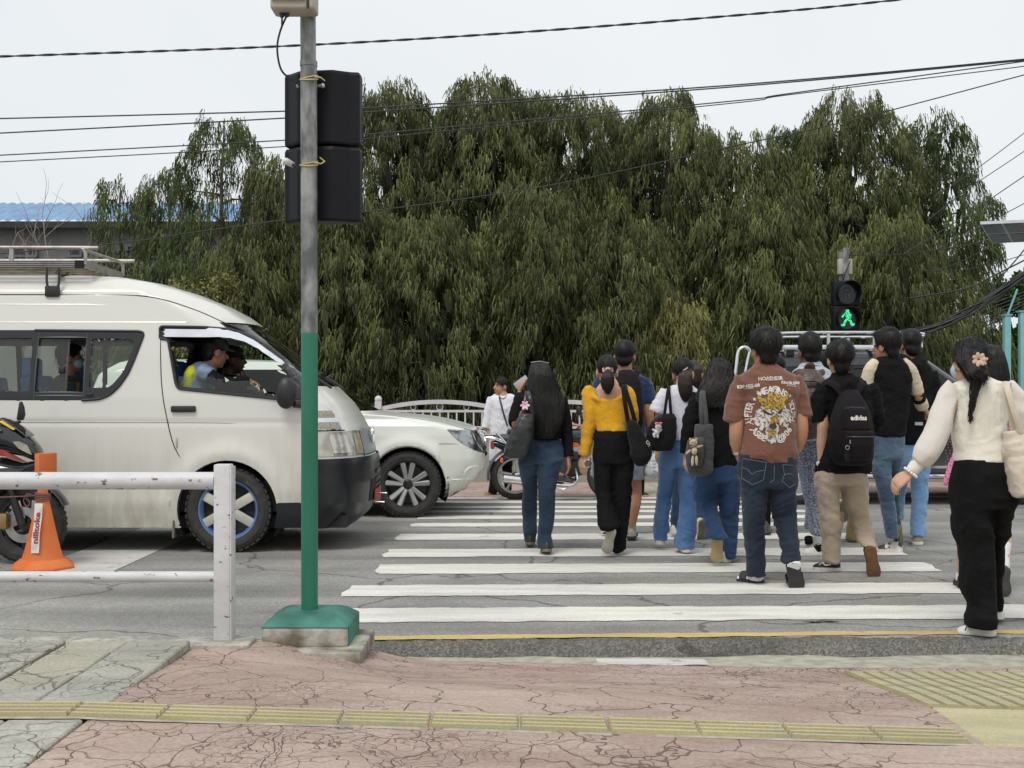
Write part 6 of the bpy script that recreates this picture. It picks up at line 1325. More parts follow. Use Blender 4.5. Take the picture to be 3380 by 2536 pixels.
class Pn:
 def __init__(s, label, Y, x, seed=0, skinm=None, group='people walking over the crossing', name='person', z=0.0, cat='person'):
  s.Y = Y; s.root = thing(name, label, cat, (P(x, HY, Y)[0], Y, z), group); s.b = MB(); s.seed = seed * 31 + 5; s.skin = skinm or skin; s.rs = np.random.RandomState(seed + 77); s.legs = []; s.covered = []
 def q(s, x, y, dy=0): return P(x, y, s.Y + dy)
 def lrows(s, mb, rows, n=24, p=2.35):
  rings = []
  for r_ in rows:
   y, xl, xr, b = r_[:4]; dy = r_[4] if len(r_) > 4 else 0
   A = s.q(xl, y, dy); B = s.q(xr, y, dy); c = (A + B) / 2; a = (B[0] - A[0]) / 2; b = b if b else max(.045, .92 * a)
   rings.append([(c[0] + a * np.sign(math.cos(t)) * abs(math.cos(t)) ** (2 / p), c[1] + b * np.sign(math.sin(t)) * abs(math.sin(t)) ** (2 / p), c[2]) for t in [2 * math.pi * k / n for k in range(n)]])
  mb.rings(rings)
 def ltube(s, mb, pts, n=12):
  pw = [s.q(*p[:3]) for p in pts]; rr = [p[3] for p in pts]
  if len(pw) > 2:
   k = 3; sp_ = smoothpath(pw, k); rs_ = []
   for i in range(len(rr) - 1):
    for j in range(k): rs_.append(rr[i] + (rr[i + 1] - rr[i]) * j / k)
   rs_.append(rr[-1]); pw, rr = sp_, rs_
  mb.tube(pw, rr, n, rounded=False)
 def garment(s, name, mat, rows=(), tubes=(), vox=.0105, wr=.006, sc=(7, 7, 10), smooth=2, p=2.35, parent=None, extra=None, ratio=.7):
  mb = MB()
  for r_ in rows: s.lrows(mb, r_, p=p)
  for t in tubes: s.ltube(mb, t)
  if extra: extra(mb)
  if name in ('jeans', 'trousers'): s.covered += [list(r_) for r_ in rows[1:]]
  me = remesh(mb, vox, smooth, ratio); s.seed += 3; wrinkle(me, wr, sc, s.seed)
  return s.put(name, me, mat, parent)
 def put(s, name, me, mat, parent=None):
  pr = parent or s.root; set_co(me, get_co(me) - base_of(pr)); me.materials.clear(); me.materials.append(mat)
  me.polygons.foreach_set('use_smooth', np.ones(len(me.polygons), dtype=bool)); return obj(name, me, pr)
 def head(s, cx, ytop, yaw=0, dy=0, sc=1.0, neck=None, pitch=0):
  sc = sc * 1.06
  a = math.radians(yaw); f = np.array((math.sin(a), math.cos(a), 0)); r = np.array((math.cos(a), -math.sin(a), 0)); u = np.array((0, 0, 1.0))
  if pitch: pa = math.radians(pitch); f, u = f * math.cos(pa) - u * math.sin(pa), u * math.cos(pa) + f * math.sin(pa)
  c = s.q(cx, ytop, dy) - u * .118 * sc; s.hc, s.hf, s.hr, s.hu, s.hs = c, f, r, u, sc; ax = [r, f, u]
  B = s.b; B.ell(c + (u * .025 - f * .012) * sc, (.073 * sc, .091 * sc, .087 * sc), ax, 20, 14); B.ell(c + (-u * .04 + f * .02) * sc, (.059 * sc, .07 * sc, .08 * sc), ax, 18, 12)
  B.ell(c + (-u * .098 + f * .055) * sc, (.028 * sc, .028 * sc, .022 * sc), ax); B.tube([c + (f * .085 + u * .005) * sc, c + (f * .103 - u * .028) * sc], [.009 * sc, .014 * sc], 8, rounded=True)
  for q_ in (-1, 1): B.ell(c + (r * q_ * .075 - f * .008 - u * .02) * sc, (.011 * sc, .024 * sc, .034 * sc), ax)
  nb = s.q(*neck) if neck else c - u * .19; B.tube([c - (u * .05 + f * .015) * sc, c * .5 + nb * .5 - f * .01, nb, nb - np.array((0, 0, .06))], [.055 * sc, .052 * sc, .058 * sc, .07], 14); s.nb = nb
  for q_ in (-1, 1):
   m = MB(); m.ell(c + (f * .0775 + r * q_ * .028 + u * .002) * sc, (.013 * sc, .008, .006 * sc), ax); m.build('eye', face_dark, s.root)
   m = MB(); m.tube([c + (f * .076 + r * q_ * .014 + u * .022) * sc, c + (f * .074 + r * q_ * .03 + u * .026) * sc, c + (f * .064 + r * q_ * .045 + u * .02) * sc], .0035, 5); m.build('eyebrow', hair_m, s.root)
  m = MB(); m.ell(c + (f * .0875 - u * .064) * sc, (.021 * sc, .007, .0075 * sc), ax); m.build('mouth', lip_m, s.root)
 def mask(s):
  c, f, r, u = s.hc, s.hf, s.hr, s.hu; m = MB(); m.ell(c + f * .045 - u * .052, (.064, .062, .052), [r, f, u]); m.tube([c + r * .064 + f * .03 - u * .03, c + r * .08 - f * .01 - u * .005], .0025, 5); m.tube([c - r * .064 + f * .03 - u * .03, c - r * .08 - f * .01 - u * .005], .0025, 5)
  m.build('face_mask', mask_m, s.root)
 def torso(s, y0, y1, x0, x1, dy=0, r_=.09):
  a = s.q(x0, y0, dy); b = s.q(x1, y1, dy); s.b.tube([a, a * .6 + b * .4, b], [r_, r_ * .95, r_ * 1.1], 14, flat=.75, up=(0, 1, 0))
 def arm(s, sh, el, wr, tip=None, r_=(.048, .04, .027), side=1, palm=None, curl=.35):
  A, B, C = s.q(*sh), s.q(*el), s.q(*wr); s.b.tube(smoothpath([A, (A + B) / 2, B, (B + C) / 2, C], 3), [r_[0]] * 4 + [r_[0] * .55 + r_[1] * .45] * 3 + [r_[1]] * 3 + [(r_[1] + r_[2]) / 2, r_[2] * 1.1, r_[2]], 12)
  T = s.q(*tip) if tip is not None else C + U(C - B) * .18
  s.hand(C, T, side, palm, curl)
 def hand(s, w, tip, side=1, palm=None, curl=.35):
  d = U(tip - w); pn = np.asarray(palm if palm is not None else (-side, .15, 0), float); pn = U(pn - d * np.dot(pn, d)); l = np.cross(d, pn) * side
  B = s.b; B.tube([w - d * .015, w + d * .03, w + d * .075, w + d * .095], [.026, .037, .040, .034], 12, flat=.42, up=pn)
  for k, (o, L, rr_) in enumerate(((.028, .070, .0088), (.010, .080, .0092), (-.009, .075, .0088), (-.027, .060, .0078))):
   b0 = w + d * .082 + l * o; p1 = b0 + (d * math.cos(curl * .6) + pn * math.sin(curl * .6)) * L * .42; p2 = p1 + (d * math.cos(curl * 1.6) + pn * math.sin(curl * 1.6)) * L * .33; p3 = p2 + (d * math.cos(curl * 2.6) + pn * math.sin(curl * 2.6)) * L * .27
   B.tube([b0 - d * .02, b0, p1, p2, p3], [rr_ * 1.05, rr_ * 1.05, rr_, rr_ * .92, rr_ * .75], 8, rounded=True)
  b0 = w + d * .025 + l * .026; B.tube([b0, b0 + d * .03 + l * .022 + pn * .006, b0 + d * .06 + l * .026 + pn * .014, b0 + d * .08 + l * .022 + pn * .02], [.014, .011, .0098, .0075], 8, rounded=True)
 def leg(s, pts, n=12): s.legs.append(pts)
 def finish(s, vox=.0068, ratio=.2): s.fin = (vox, ratio); PEOPLE.append(s)
 def close(s):
  for pts in s.legs:
   if not s.covered: s.ltube(s.b, pts, 12)
  for rows in s.covered:
   q_ = []
   for r_ in rows: k = F / s.Y; q_.append(((r_[1] + r_[2]) / 2, r_[0], r_[4] if len(r_) > 4 else 0, max(.022, min(.055, .5 * (r_[2] - r_[1]) / 2 / k))))
   e = q_[-1]; q_[-1] = (e[0], e[1] - 2, e[2], .026); s.ltube(s.b, q_, 12)
  me = remesh(s.b, s.fin[0], 2, s.fin[1]); return s.put('body', me, s.skin)
 def strands(s, me_obj, n, L, w=.0015, lift=.25, flow=None, name='hair_strands', mat=None, zmin=None):
  me = me_obj.data; V = get_co(me); N = get_no(me); rs = s.rs; base = base_of(s.root)
  idx = rs.randint(0, len(V), n); p = V[idx] + base; nn = N[idx]; d = np.tile(np.array((0, 0, -1.0)) if flow is None else np.asarray(flow, float), (n, 1)) + rs.normal(0, .45, (n, 3))
  if flow is None:
   up = nn[:, 2] > .6; d[up] = rs.normal(0, 1, (up.sum(), 3)) + s.hf * .25
  d -= nn * (d * nn).sum(1)[:, None]; d /= np.linalg.norm(d, axis=1)[:, None] + 1e-6; d = d + nn * lift * rs.uniform(.2, 1, n)[:, None]
  sd = np.cross(d, nn); sd /= np.linalg.norm(sd, axis=1)[:, None] + 1e-6; ln = (L * rs.uniform(.5, 1.2, n))[:, None]
  q0 = p - nn * .003; q1 = p + d * ln * .5; q2 = p + d * ln - nn * ln * .12; q2[:, 2] -= .1 * ln[:, 0]
  A = np.stack([q0 - sd * w, q0 + sd * w, q1 - sd * w, q1 + sd * w, q2], 1).reshape(-1, 3); b = np.arange(n) * 5
  m2 = bpy.data.meshes.new(name); Fc = [t for i in b for t in ((i, i + 1, i + 3, i + 2), (i + 2, i + 3, i + 4))]
  m2.from_pydata([tuple(v) for v in A - base], [], Fc); m2.materials.append(mat or hair_m); o = obj(name, m2, me_obj); tag(o, kind='stuff'); return o
 def hair_short(s, th=1.0, top=.0, n=1300, L=.045, mat=None, nape=.06, side=0.0, front=.0, amp=.006):
  c, f, r, u, k = s.hc, s.hf, s.hr, s.hu, s.hs; mb = MB(); ax = [r, f, u]
  mb.ell(c + (u * (.036 + top * .5) - f * .022) * k, (.082 * th * k, .094 * th * k, (.086 + top) * k), ax, 20, 14); mb.ell(c + (-u * .028 - f * .055) * k, (.064 * k, .045 * k, nape * k), ax)
  mb.ell(c + (u * (.075 + top) + f * (.02 + front)) * k, (.066 * th * k, .07 * k, .036 * k), ax)
  me = remesh(mb, .0085, 3, .7); wrinkle(me, amp, (22, 22, 22), s.seed, .0); o = s.put('hair', me, mat or hair_m); s.strands(o, n, L, mat=mat, lift=.2); return o
 def hair_long(s, rows, n=420, mat=None, wave=.0, cap=True, amp=.004, b=.06, w=.0022, p=2.2):
  mb = MB(); s.lrows(mb, rows, p=p)
  if cap: c, f, r, u, k = s.hc, s.hf, s.hr, s.hu, s.hs; mb.ell(c + (u * .034 - f * .016) * k, (.081 * k, .096 * k, .088 * k), [r, f, u], 20, 14)
  me = remesh(mb, .009, 3, .7); V = get_co(me); nn = get_no(me); V = V + nn * (amp * (vnoise(V * np.array((70, 70, 5)), s.seed) + .6 * vnoise(V * np.array((30, 30, 6)), s.seed + 4)))[:, None]; set_co(me, V)
  o = s.put('hair', me, mat or hair_m); rs = s.rs; mb2 = MB(); R_ = np.array([(r_[0], r_[1], r_[2], r_[3], (r_[4] if len(r_) > 4 else 0)) for r_ in rows], float); m = len(R_)
  base = base_of(s.root); VV = []; FF = []
  for i in range(n):
   th = rs.uniform(math.pi * .95, math.pi * 2.05); t0 = rs.uniform(0, .25) * (m - 1); t1 = min(m - 1, rs.uniform(.65, 1.06) * (m - 1)); K = 9; ph = rs.uniform(0, 6.3); off = rs.uniform(-.004, .006) ; prev = len(VV)
   for k in range(K):
    t = t0 + (t1 - t0) * k / (K - 1); j = min(int(t), m - 2); fr = t - j; row = R_[j] * (1 - fr) + R_[j + 1] * fr
    A = s.q(row[1], row[0], row[4]); Bq = s.q(row[2], row[0], row[4]); c_ = (A + Bq) / 2; a = (Bq[0] - A[0]) / 2 + off; bb = (row[3] if row[3] else max(.045, .92 * a)) + off + .003
    th2 = th + wave * math.sin(ph + t * 2.4) + .04 * math.sin(ph + t * 1.3); e = 2 / p
    x = c_[0] + a * np.sign(math.cos(th2)) * abs(math.cos(th2)) ** e; y = c_[1] + bb * np.sign(math.sin(th2)) * abs(math.sin(th2)) ** e
    ww = w * (1 - .6 * k / K); VV += [(x - ww, y, c_[2]), (x + ww, y - .001, c_[2])]
   FF += [(prev + 2 * k, prev + 2 * k + 1, prev + 2 * k + 3, prev + 2 * k + 2) for k in range(K - 1)]
  m2 = bpy.data.meshes.new('hair_strands'); m2.from_pydata([tuple(np.array(v) - base) for v in VV], [], FF); m2.materials.append(mat or hair_m); tag(obj('hair_strands', m2, o), kind='stuff'); return o
 def shoe(s, heel, toe, up=(0, 0, 1), upper=None, sole=None, w=.046, hgt=1.0, thick=.024, socks=None, slide=False):
  H_ = s.q(*heel) if len(heel) == 3 else np.array(heel[:3]); T_ = s.q(*toe); f = U(T_ - H_); up = np.asarray(up, float); up = U(up - f * np.dot(up, f)); r = np.cross(f, up); L = max(.2, min(.30, np.linalg.norm(T_ - H_)))
  mid = (H_ + T_) / 2; H_ = mid - f * L / 2
  S_ = [0, .03, .08, .16, .3, .45, .6, .72, .82, .9, .96, 1.0]; Wd = [.15, .5, .73, .86, .82, .76, .87, .98, .98, .85, .58, .15]
  mb = MB(); rings = []
  for k, (a, b) in enumerate(zip(S_, Wd)): 
   c = H_ + f * L * a; rings.append([c - r * w * b, c + r * w * b, c + r * w * b * 1.0 + up * thick, c - r * w * b * 1.0 + up * thick])
  mb.rings(rings); so_ = mb
  hp = [.4, .75, .95, 1.05, 1.02, .8, .62, .5, .42, .33, .22, .1]; hp = [h_ * .072 * hgt for h_ in hp]
  mb2 = MB(); rings = []
  for a, b, h_ in zip(S_, Wd, hp):
   c = H_ + f * L * (.01 + a * .98) + up * (thick - .004); rings.append([c + r * w * .95 * b * math.cos(t) * (1 - .18 * max(0, math.sin(t))) + up * h_ * max(0, math.sin(t)) ** .8 for t in np.linspace(0, math.pi, 9)] + [c - up * .002])
  mb2.rings(rings)
  if slide:
   sk = mb2.build('sock', sock_w, s.root, bevel=0); st = so_.build('slide_sole', sole or sole_black, s.root, bevel=.008, seg=2)
   m3 = MB(); rings = []
   for a in (.52, .6, .7, .78): 
    c = H_ + f * L * a + up * thick; hh = .058 if a < .7 else .05; rings.append([c + r * w * 1.06 * math.cos(t) + up * hh * max(0, math.sin(t)) ** .7 for t in np.linspace(0, math.pi, 11)] + [c + r * w * .99 * math.cos(t) + up * (hh - .006) * max(0, math.sin(t)) ** .7 for t in np.linspace(math.pi, 0, 11)])
   m3.rings(rings); m3.build('slide_strap', sole_black, st); return st
  o = mb2.build('shoe', upper or shoe_white, s.root); so_.build('sole', sole or sole_white, o, bevel=.006, seg=2)
  m4 = MB()
  for k in range(4):
   c = H_ + f * L * (.42 + .07 * k) + up * (thick + .072 * hgt * (.88 - .1 * k)); m4.tube([c - r * w * .45 - up * .006, c + up * .003, c + r * w * .45 - up * .006], .0028, 5)
  m4.build('laces', MATS['sole_white'] if upper is not shoe_white else M('lace_grey', (.5, .49, .46), .8), o)
  return o
 def sock(s, a, b, r_, mat=None):
  A, B_ = s.q(*a), s.q(*b); mb = MB(); mb.tube([A, (A + B_) / 2, B_], r_, 14); mb.build('sock', mat or sock_w, s.root)
def project_back(target, V, lift=.003, y0=None):
 """drop flat (x, z) artwork on the side of a garment that faces -Y"""
 me = target.data; base = base_of(target.parent) if target.parent else np.zeros(3); tv = get_co(me) + base; bvh = BVHTree.FromPolygons([tuple(v) for v in tv], [tuple(p.vertices) for p in me.polygons])
 out = []; last = tv[:, 1].min()
 for x, z in V:
  h = bvh.ray_cast(Vector((x, tv[:, 1].min() - .3, z)), Vector((0, 1, 0)))
  if h[0] is not None: last = h[0].y
  out.append((x, last - lift, z))
 return np.array(out)
def art(name, target, V2, Fc, mat, parent, lift=.003, cuts=0):
 V2 = np.asarray(V2, float)
 me = bpy.data.meshes.new(name); me.from_pydata([(x, z, 0) for x, z in V2], [], Fc); bm = bmesh.new(); bm.from_mesh(me); bmesh.ops.triangulate(bm, faces=bm.faces)
 if cuts: bmesh.ops.subdivide_edges(bm, edges=bm.edges, cuts=cuts, use_grid_fill=True)
 bm.to_mesh(me); bm.free(); C = get_co(me); set_co(me, project_back(target, C[:, :2], lift) - base_of(parent)); me.materials.append(mat); return obj(name, me, parent)
def text_art(name, target, s_, cx, cz, size, mat, parent, rot=0, bold=.0, spacing=1.0, lift=.003):
 V, Fc = text_mesh(s_, size, bold, spacing=spacing); c_, sn = math.cos(rot), math.sin(rot); return art(name, target, np.c_[cx + V[:, 0] * c_ - V[:, 1] * sn, cz + V[:, 0] * sn + V[:, 1] * c_], Fc, mat, parent, lift)
def bag(name, label, cat, Y, rows, mat, p=3.2, vox=.010, wr=.006, sc=(9, 9, 9), straps=(), strap_mat=None, strap_r=.011, group=None, flat=.3):
 B = Pn(label, Y, (rows[0][1] + rows[0][2]) / 2, seed=len(label), name=name, cat=cat, group=group); B.root.location = (P((rows[-1][1] + rows[-1][2]) / 2, HY, Y)[0], Y, P(0, rows[-1][0], Y)[2])
 o = B.garment('bag_body', mat, rows=[rows], vox=vox, wr=wr, sc=sc, p=p, smooth=2)
 for st in straps:
  mb = MB(); mb.tube(smoothpath([B.q(*q_) for q_ in st], 5), strap_r, 8, flat=flat, up=(0, 1, 0)); mb.build('strap', strap_mat or mat, B.root)
 B.bag = o; return B
denim_d = fabric('denim_dark', (.013, .019, .031), vs=3.5, col2=(.032, .047, .070), thr=(.4, .8), sheen=.1, bump=.5, bs=18); denim_m = fabric('denim_mid', (.018, .042, .095), vs=3, col2=(.04, .088, .18), thr=(.4, .75), sheen=.1, bump=.5, bs=18)
denim_n = fabric('denim_navy', (.018, .030, .055), vs=3.5, col2=(.05, .085, .135), thr=(.4, .75), bump=.5, bs=18, sheen=.1)
denim_l = fabric('denim_light', (.06, .14, .31), vs=3, col2=(.125, .245, .46), thr=(.35, .7), bump=.5, bs=18); denim_ll = fabric('denim_pale', (.17, .32, .55), vs=3, col2=(.27, .45, .68), thr=(.35, .7), bump=.5)
denim_g = fabric('denim_grey', (.045, .08, .125), vs=3, col2=(.13, .20, .28), thr=(.4, .68), bump=.5); acid = fabric('denim_acid', (.10, .115, .165), vs=75, col2=(.30, .335, .42), thr=(.44, .58), bump=.5, bs=40)
blk = fabric('cotton_black', (.0045, .0045, .005), bump=.4, sheen=0); blk2 = fabric('knit_black', (.0055, .005, .0055), bump=.3, sheen=0); khaki = fabric('khaki', (.40, .325, .24), bump=.5, bs=16); mustard = fabric('mustard', (.27, .19, .075), bump=.5)
yellow = fabric('yellow_jersey', (.66, .34, .015), bump=.4, var=.1); white_t = fabric('white_tee', (.70, .70, .78), bump=.35, var=.05); cream = fabric('cream_knit', (.76, .73, .64), bump=.15, var=.04); brown = fabric('brown_tee', (.175, .078, .052), bump=.4, var=.1)
navy = fabric('navy_tee', (.018, .035, .085), bump=.4); grey_sh = fabric('grey_shorts', (.27, .28, .34), bump=.4); grey_shirt = fabric('grey_shirt', (.42, .47, .53), bump=.4, var=.06); bag_blk = fabric('bag_black', (.009, .0085, .0095), bump=.35, bs=14, sheen=.05); bag_grey = fabric('bag_grey', (.07, .07, .073), sheen=.1, bump=.4, bs=14)
leather = M('leather_black', (.014, .016, .018), .32, var=.3, vs=6, bump=.35, bs=22, spec=.6); leather_br = M('leather_brown', (.07, .042, .035), .45, var=.25, vs=6, bump=.4, bs=18); kurta_w = fabric('kurta_white', (.74, .73, .77), bump=.35, var=.05); cream_bag = fabric('canvas_cream', (.62, .55, .45), bump=.2, var=.06); pink_m = fabric('pink_cloth', (.72, .17, .34), bump=.3, vs=60, col2=(.78, .22, .42))
pack_m = fabric('pack_nylon', (.010, .0085, .010), sheen=0, bump=.3, bs=12)
p = Pn('woman with very long straight black hair, black top and dark blue jeans', 9.3, 1785, 1)
p.head(1781, 1198, yaw=-25, dy=.06, neck=(1783, 1290, .06), sc=.97); p.torso(1300, 1490, 1785, 1790, .03); p.b.v and None
p.arm((1722, 1318, .03), (1706, 1400, .0), (1713, 1300, .26), (1722, 1266, .30), side=-1, palm=(1, .2, 0), curl=.5)
p.arm((1850, 1322, .03), (1868, 1420, .03), (1875, 1506, .0), (1880, 1555, .0), side=1)
p.leg([(1740, 1500, .05, .075), (1748, 1640, .2, .05), (1750, 1770, .5, .036)]); p.leg([(1815, 1500, .0, .075), (1806, 1640, .02, .05), (1800, 1800, -.02, .036)]); p.finish()
p.garment('top', blk2, rows=[[(1288, 1755, 1812, .06, .04), (1298, 1725, 1848, .09, .03), (1318, 1713, 1858, .1, .03), (1350, 1727, 1852, .1, .02), (1400, 1744, 1848, .1, .02), (1452, 1754, 1847, .1, .02)]],
          tubes=[[(1726, 1312, .03, .062), (1706, 1360, .02, .058), (1698, 1398, .0, .052), (1708, 1340, .14, .045), (1714, 1303, .25, .036)], [(1848, 1316, .03, .06), (1864, 1370, .03, .05), (1871, 1430, .03, .048), (1876, 1508, .0, .046)]], wr=.004)
p.garment('jeans', denim_n, rows=[[(1452, 1756, 1850, .10, .02), (1475, 1742, 1858, .115, .02), (1505, 1722, 1864, .125, .02), (1530, 1709, 1862, .13, .02)], [(1515, 1709, 1782, .12, .03), (1570, 1716, 1774, .085, .1), (1620, 1727, 1774, .07, .2), (1680, 1721, 1773, .068, .34), (1750, 1727, 1772, .06, .45), (1787, 1732, 1768, .055, .5)],
          [(1515, 1778, 1862, .12, .0), (1570, 1775, 1844, .09, .0), (1620, 1777, 1833, .075, .0), (1670, 1779, 1832, .07, .0), (1720, 1779, 1830, .065, 0), (1765, 1775, 1820, .06, 0), (1790, 1772, 1825, .065, -.01), (1810, 1774, 1827, .068, -.02)]], wr=.006, sc=(6, 6, 13))
p.shoe((1750, 1800, .38), (1750, 1789, .64), upper=shoe_black, sole=sole_olive); p.shoe((1807, 1822, -.10), (1800, 1826, .14), up=(0, .35, 1), upper=shoe_black, sole=sole_olive)
p.hair_long([(1199, 1757, 1806, .06, .04), (1212, 1750, 1815, .09, .04), (1240, 1745, 1828, .11, .03), (1270, 1741, 1839, .11, .02), (1298, 1744, 1853, .10, .0), (1325, 1748, 1862, .09, -.03), (1360, 1754, 1863, .075, -.06), (1395, 1763, 1858, .06, -.09), (1425, 1769, 1846, .05, -.1), (1448, 1782, 1828, .035, -.1)], n=520, wave=.05)
mb = MB(); mb.tube([p.q(1752, 1197, .02), p.q(1782, 1193, .0), p.q(1812, 1199, .02)], .004, 6); mb.build('hair_band', M('band_grey', (.3, .3, .32), .4), p.root)
t = thing('phone', 'pale grey mobile phone held up by the long-haired woman', 'phone', p.q(1716, 1285, .33))
mb = MB(); c = p.q(1722, 1264, .33); ux = U(p.q(1740, 1252, .33) - p.q(1702, 1280, .33)); uz = np.cross(ux, (0, -1, 0)); uz = uz if uz[2] > 0 else -uz; mb.box(c, (.125, .009, .068), ax=[ux, np.array((0, 1.0, 0)), uz]); mb.build('phone_case', M('phone_grey', (.42, .44, .52), .35), t, bevel=.004)
b = bag('shoulder_bag', 'large black leather shoulder bag of the long-haired woman with a pink flower charm', 'bag', 9.12, [(1365, 1722, 1762, .05), (1385, 1708, 1764, .07), (1410, 1694, 1765, .085), (1450, 1676, 1762, .09), (1485, 1664, 1752, .085), (1505, 1662, 1745, .07), (1513, 1676, 1728, .05)], leather, p=2.8, wr=.007, straps=[[(1727, 1372, .03), (1733, 1330, .04), (1740, 1296, .1), (1748, 1294, .2)], [(1757, 1372, -.03), (1750, 1320, -.06), (1746, 1294, .02), (1750, 1293, .2)]], strap_r=.016)
fl = thing('flower_charm', 'pink and white cloth flower on the strap of the black leather bag', 'charm', P(1733, 1339, 9.02)); fp_ = M('petal_pink', (.80, .22, .50), .6, col2=(.82, .70, .76), vs=22)
c = P(1733, 1339, 9.02)
for k in range(6):
 a = k * math.pi / 3; dv = np.array((math.cos(a), -.25, math.sin(a))); mb = MB(); mb.ell(c + dv * .02, (.019, .006, .011), [U(dv), np.array((0, 1.0, 0)), U(np.cross(dv, (0, 1, 0)))]); mb.build('petal', fp_, fl)
p = Pn('woman in mustard yellow long-sleeved top and wide black trousers, pink hair tie', 9.26, 2020, 2, skin_l)
p.head(2004, 1172, yaw=6, neck=(2008, 1275, .0), sc=.98); p.mask(); p.torso(1290, 1470, 2010, 2022, 0)
s_ = p.b; p.b.tube([p.q(2008, 1262, 0), p.q(2008, 1285, 0), p.q(2010, 1325, 0)], [.06, .105, .12], 16, flat=.62, up=(0, 1, 0))
p.arm((1952, 1300, 0), (1945, 1395, 0), (1929, 1508, .02), (1921, 1562, .03), side=-1, palm=(.6, .6, 0)); p.arm((2068, 1295, 0), (2082, 1385, .02), (2040, 1300, .28), (2033, 1258, .26), side=1, palm=(-1, .3, 0))
p.leg([(1992, 1470, 0, .075), (1992, 1640, .0, .05), (2012, 1735, -.16, .036)]); p.leg([(2052, 1470, 0, .075), (2050, 1640, .05, .05), (2040, 1810, .05, .036)]); p.finish()
p.garment('top', yellow, rows=[[(1318, 1963, 2062, .108, 0), (1345, 1962, 2064, .108), (1380, 1967, 2067, .1), (1400, 1969, 2067, .098), (1424, 1969, 2069, .105)]],
          tubes=[[(1956, 1283, .0, .036), (1946, 1298, .0, .06), (1949, 1340, .0, .064), (1946, 1390, .0, .052), (1938, 1442, .01, .046), (1930, 1506, .02, .04)], [(2058, 1281, .0, .036), (2070, 1297, .0, .058), (2080, 1340, .0, .06), (2084, 1385, .03, .052), (2062, 1350, .16, .044), (2045, 1312, .26, .036)],
                 [(1955, 1288, .0, .03), (1966, 1314, -.07, .02), (2010, 1325, -.094, .017), (2050, 1314, -.07, .02), (2060, 1288, 0, .03)], [(1960, 1300, .05, .04), (2010, 1318, .09, .04), (2058, 1300, .05, .04)]], wr=.0055, sc=(7, 7, 15))
p.garment('trousers', blk, rows=[[(1420, 1968, 2071, .105), (1445, 1962, 2076, .12), (1480, 1957, 2084, .13), (1530, 1957, 2090, .13)], [(1510, 1957, 2026, .11), (1570, 1960, 2022, .1), (1620, 1963, 2019, .095, .0), (1670, 1971, 2026, .09, -.03), (1705, 1972, 2040, .09, -.08), (1732, 1972, 2050, .085, -.13), (1752, 1982, 2030, .06, -.15)],
          [(1510, 2020, 2092, .11), (1570, 2021, 2090, .1), (1620, 2020, 2085, .1, .02), (1670, 2024, 2081, .095, .04), (1720, 2026, 2074, .09, .05), (1770, 2027, 2067, .085, .05), (1805, 2020, 2061, .085, .04), (1820, 2018, 2057, .085, .04)]], wr=.009, sc=(5, 5, 9))
p.shoe((2021, 1742, -.2), (2000, 1828, -.16), up=(.1, 1, .15), upper=shoe_white, sole=M('sole_grey', (.33, .31, .25), .7, var=.15, vs=14, bump=.3, bs=60), w=.047); p.shoe((2043, 1832, .0), (2034, 1815, .26), upper=shoe_white, sole=sole_white)
o = p.hair_long([(1216, 1992, 2021, .03, -.1), (1232, 1994, 2018, .03, -.115), (1246, 1987, 2024, .04, -.12), (1268, 1985, 2025, .045, -.12), (1284, 1991, 2020, .036, -.12), (1294, 1999, 2013, .022, -.12), (1302, 2004, 2009, .008, -.12)], n=200, amp=.003)
p.strands(o, 500, .05, lift=.05, flow=(0, -.4, -.6)); mb = MB(); cc = p.q(2006, 1222, -.11)
mb.tube([cc + np.array((.032 * math.cos(t), -.012 * math.sin(t) * 0 + .02 * math.sin(t), .012 * math.sin(3 * t))) for t in np.linspace(0, 2 * math.pi, 25)[:-1]], .012, 8, closed=True); mb.build('hair_tie', fabric('scrunchie', (.70, .38, .36)), p.root)
mb = MB(); mb.tube([p.q(1970, 1285, -.075), p.q(1977, 1305, -.1), p.q(1984, 1320, -.1)], .006, 6, flat=.4, up=(0, 1, 0)); mb.build('bra_strap', fabric('strap_grey', (.35, .36, .37)), p.root)
gl_ = thing('sunglasses', 'round thin-framed sunglasses held by the woman in yellow', 'sunglasses', p.q(1938, 1530, -.02)); c = p.q(1938, 1530, -.03)
for k, o_ in enumerate((0, .055)):
 mb = MB(); mb.tube([c + np.array((.022 * math.cos(t) + o_ * .2, -.02 + o_ * .4, .03 * math.sin(t))) for t in np.linspace(0, 2 * math.pi, 21)[:-1]], .0025, 5, closed=True); fr_ = mb.build('rim', chrome, gl_); mb = MB(); mb.lathe([(0, 0), (.026, 0), (.026, .002), (0, .002)], c + np.array((o_ * .2, -.02 + o_ * .4, 0)), (0, 1, 0), 16); mb.build('lens', M('lens_brown', (.12, .07, .05), .1), fr_)
b = bag('tote_bag', 'plain black cloth tote bag hanging from the shoulder of the woman in yellow', 'bag', 9.10, [(1388, 2074, 2098, .04), (1402, 2070, 2108, .06), (1430, 2072, 2124, .075), (1470, 2076, 2148, .085), (1500, 2082, 2152, .085), (1522, 2090, 2140, .07), (1537, 2102, 2126, .04)], bag_blk, p=2.6, wr=.006, straps=[[(2073, 1392, 0), (2063, 1330, -.03), (2057, 1278, .02), (2062, 1272, .14)], [(2096, 1392, 0), (2082, 1340, -.03), (2062, 1278, .0), (2066, 1272, .14)]], strap_r=.017)
text_art('lettering', b.bag, 'CH', *(P(2141, 0, 9.0)[0:1].tolist() + [P(0, 1465, 9.0)[2]]), .035, sole_white, b.root, rot=-1.1, bold=.001)
p = Pn('tall man in navy shirt and grey shorts wearing a dark backpack and face mask', 10.2, 2060, 3)
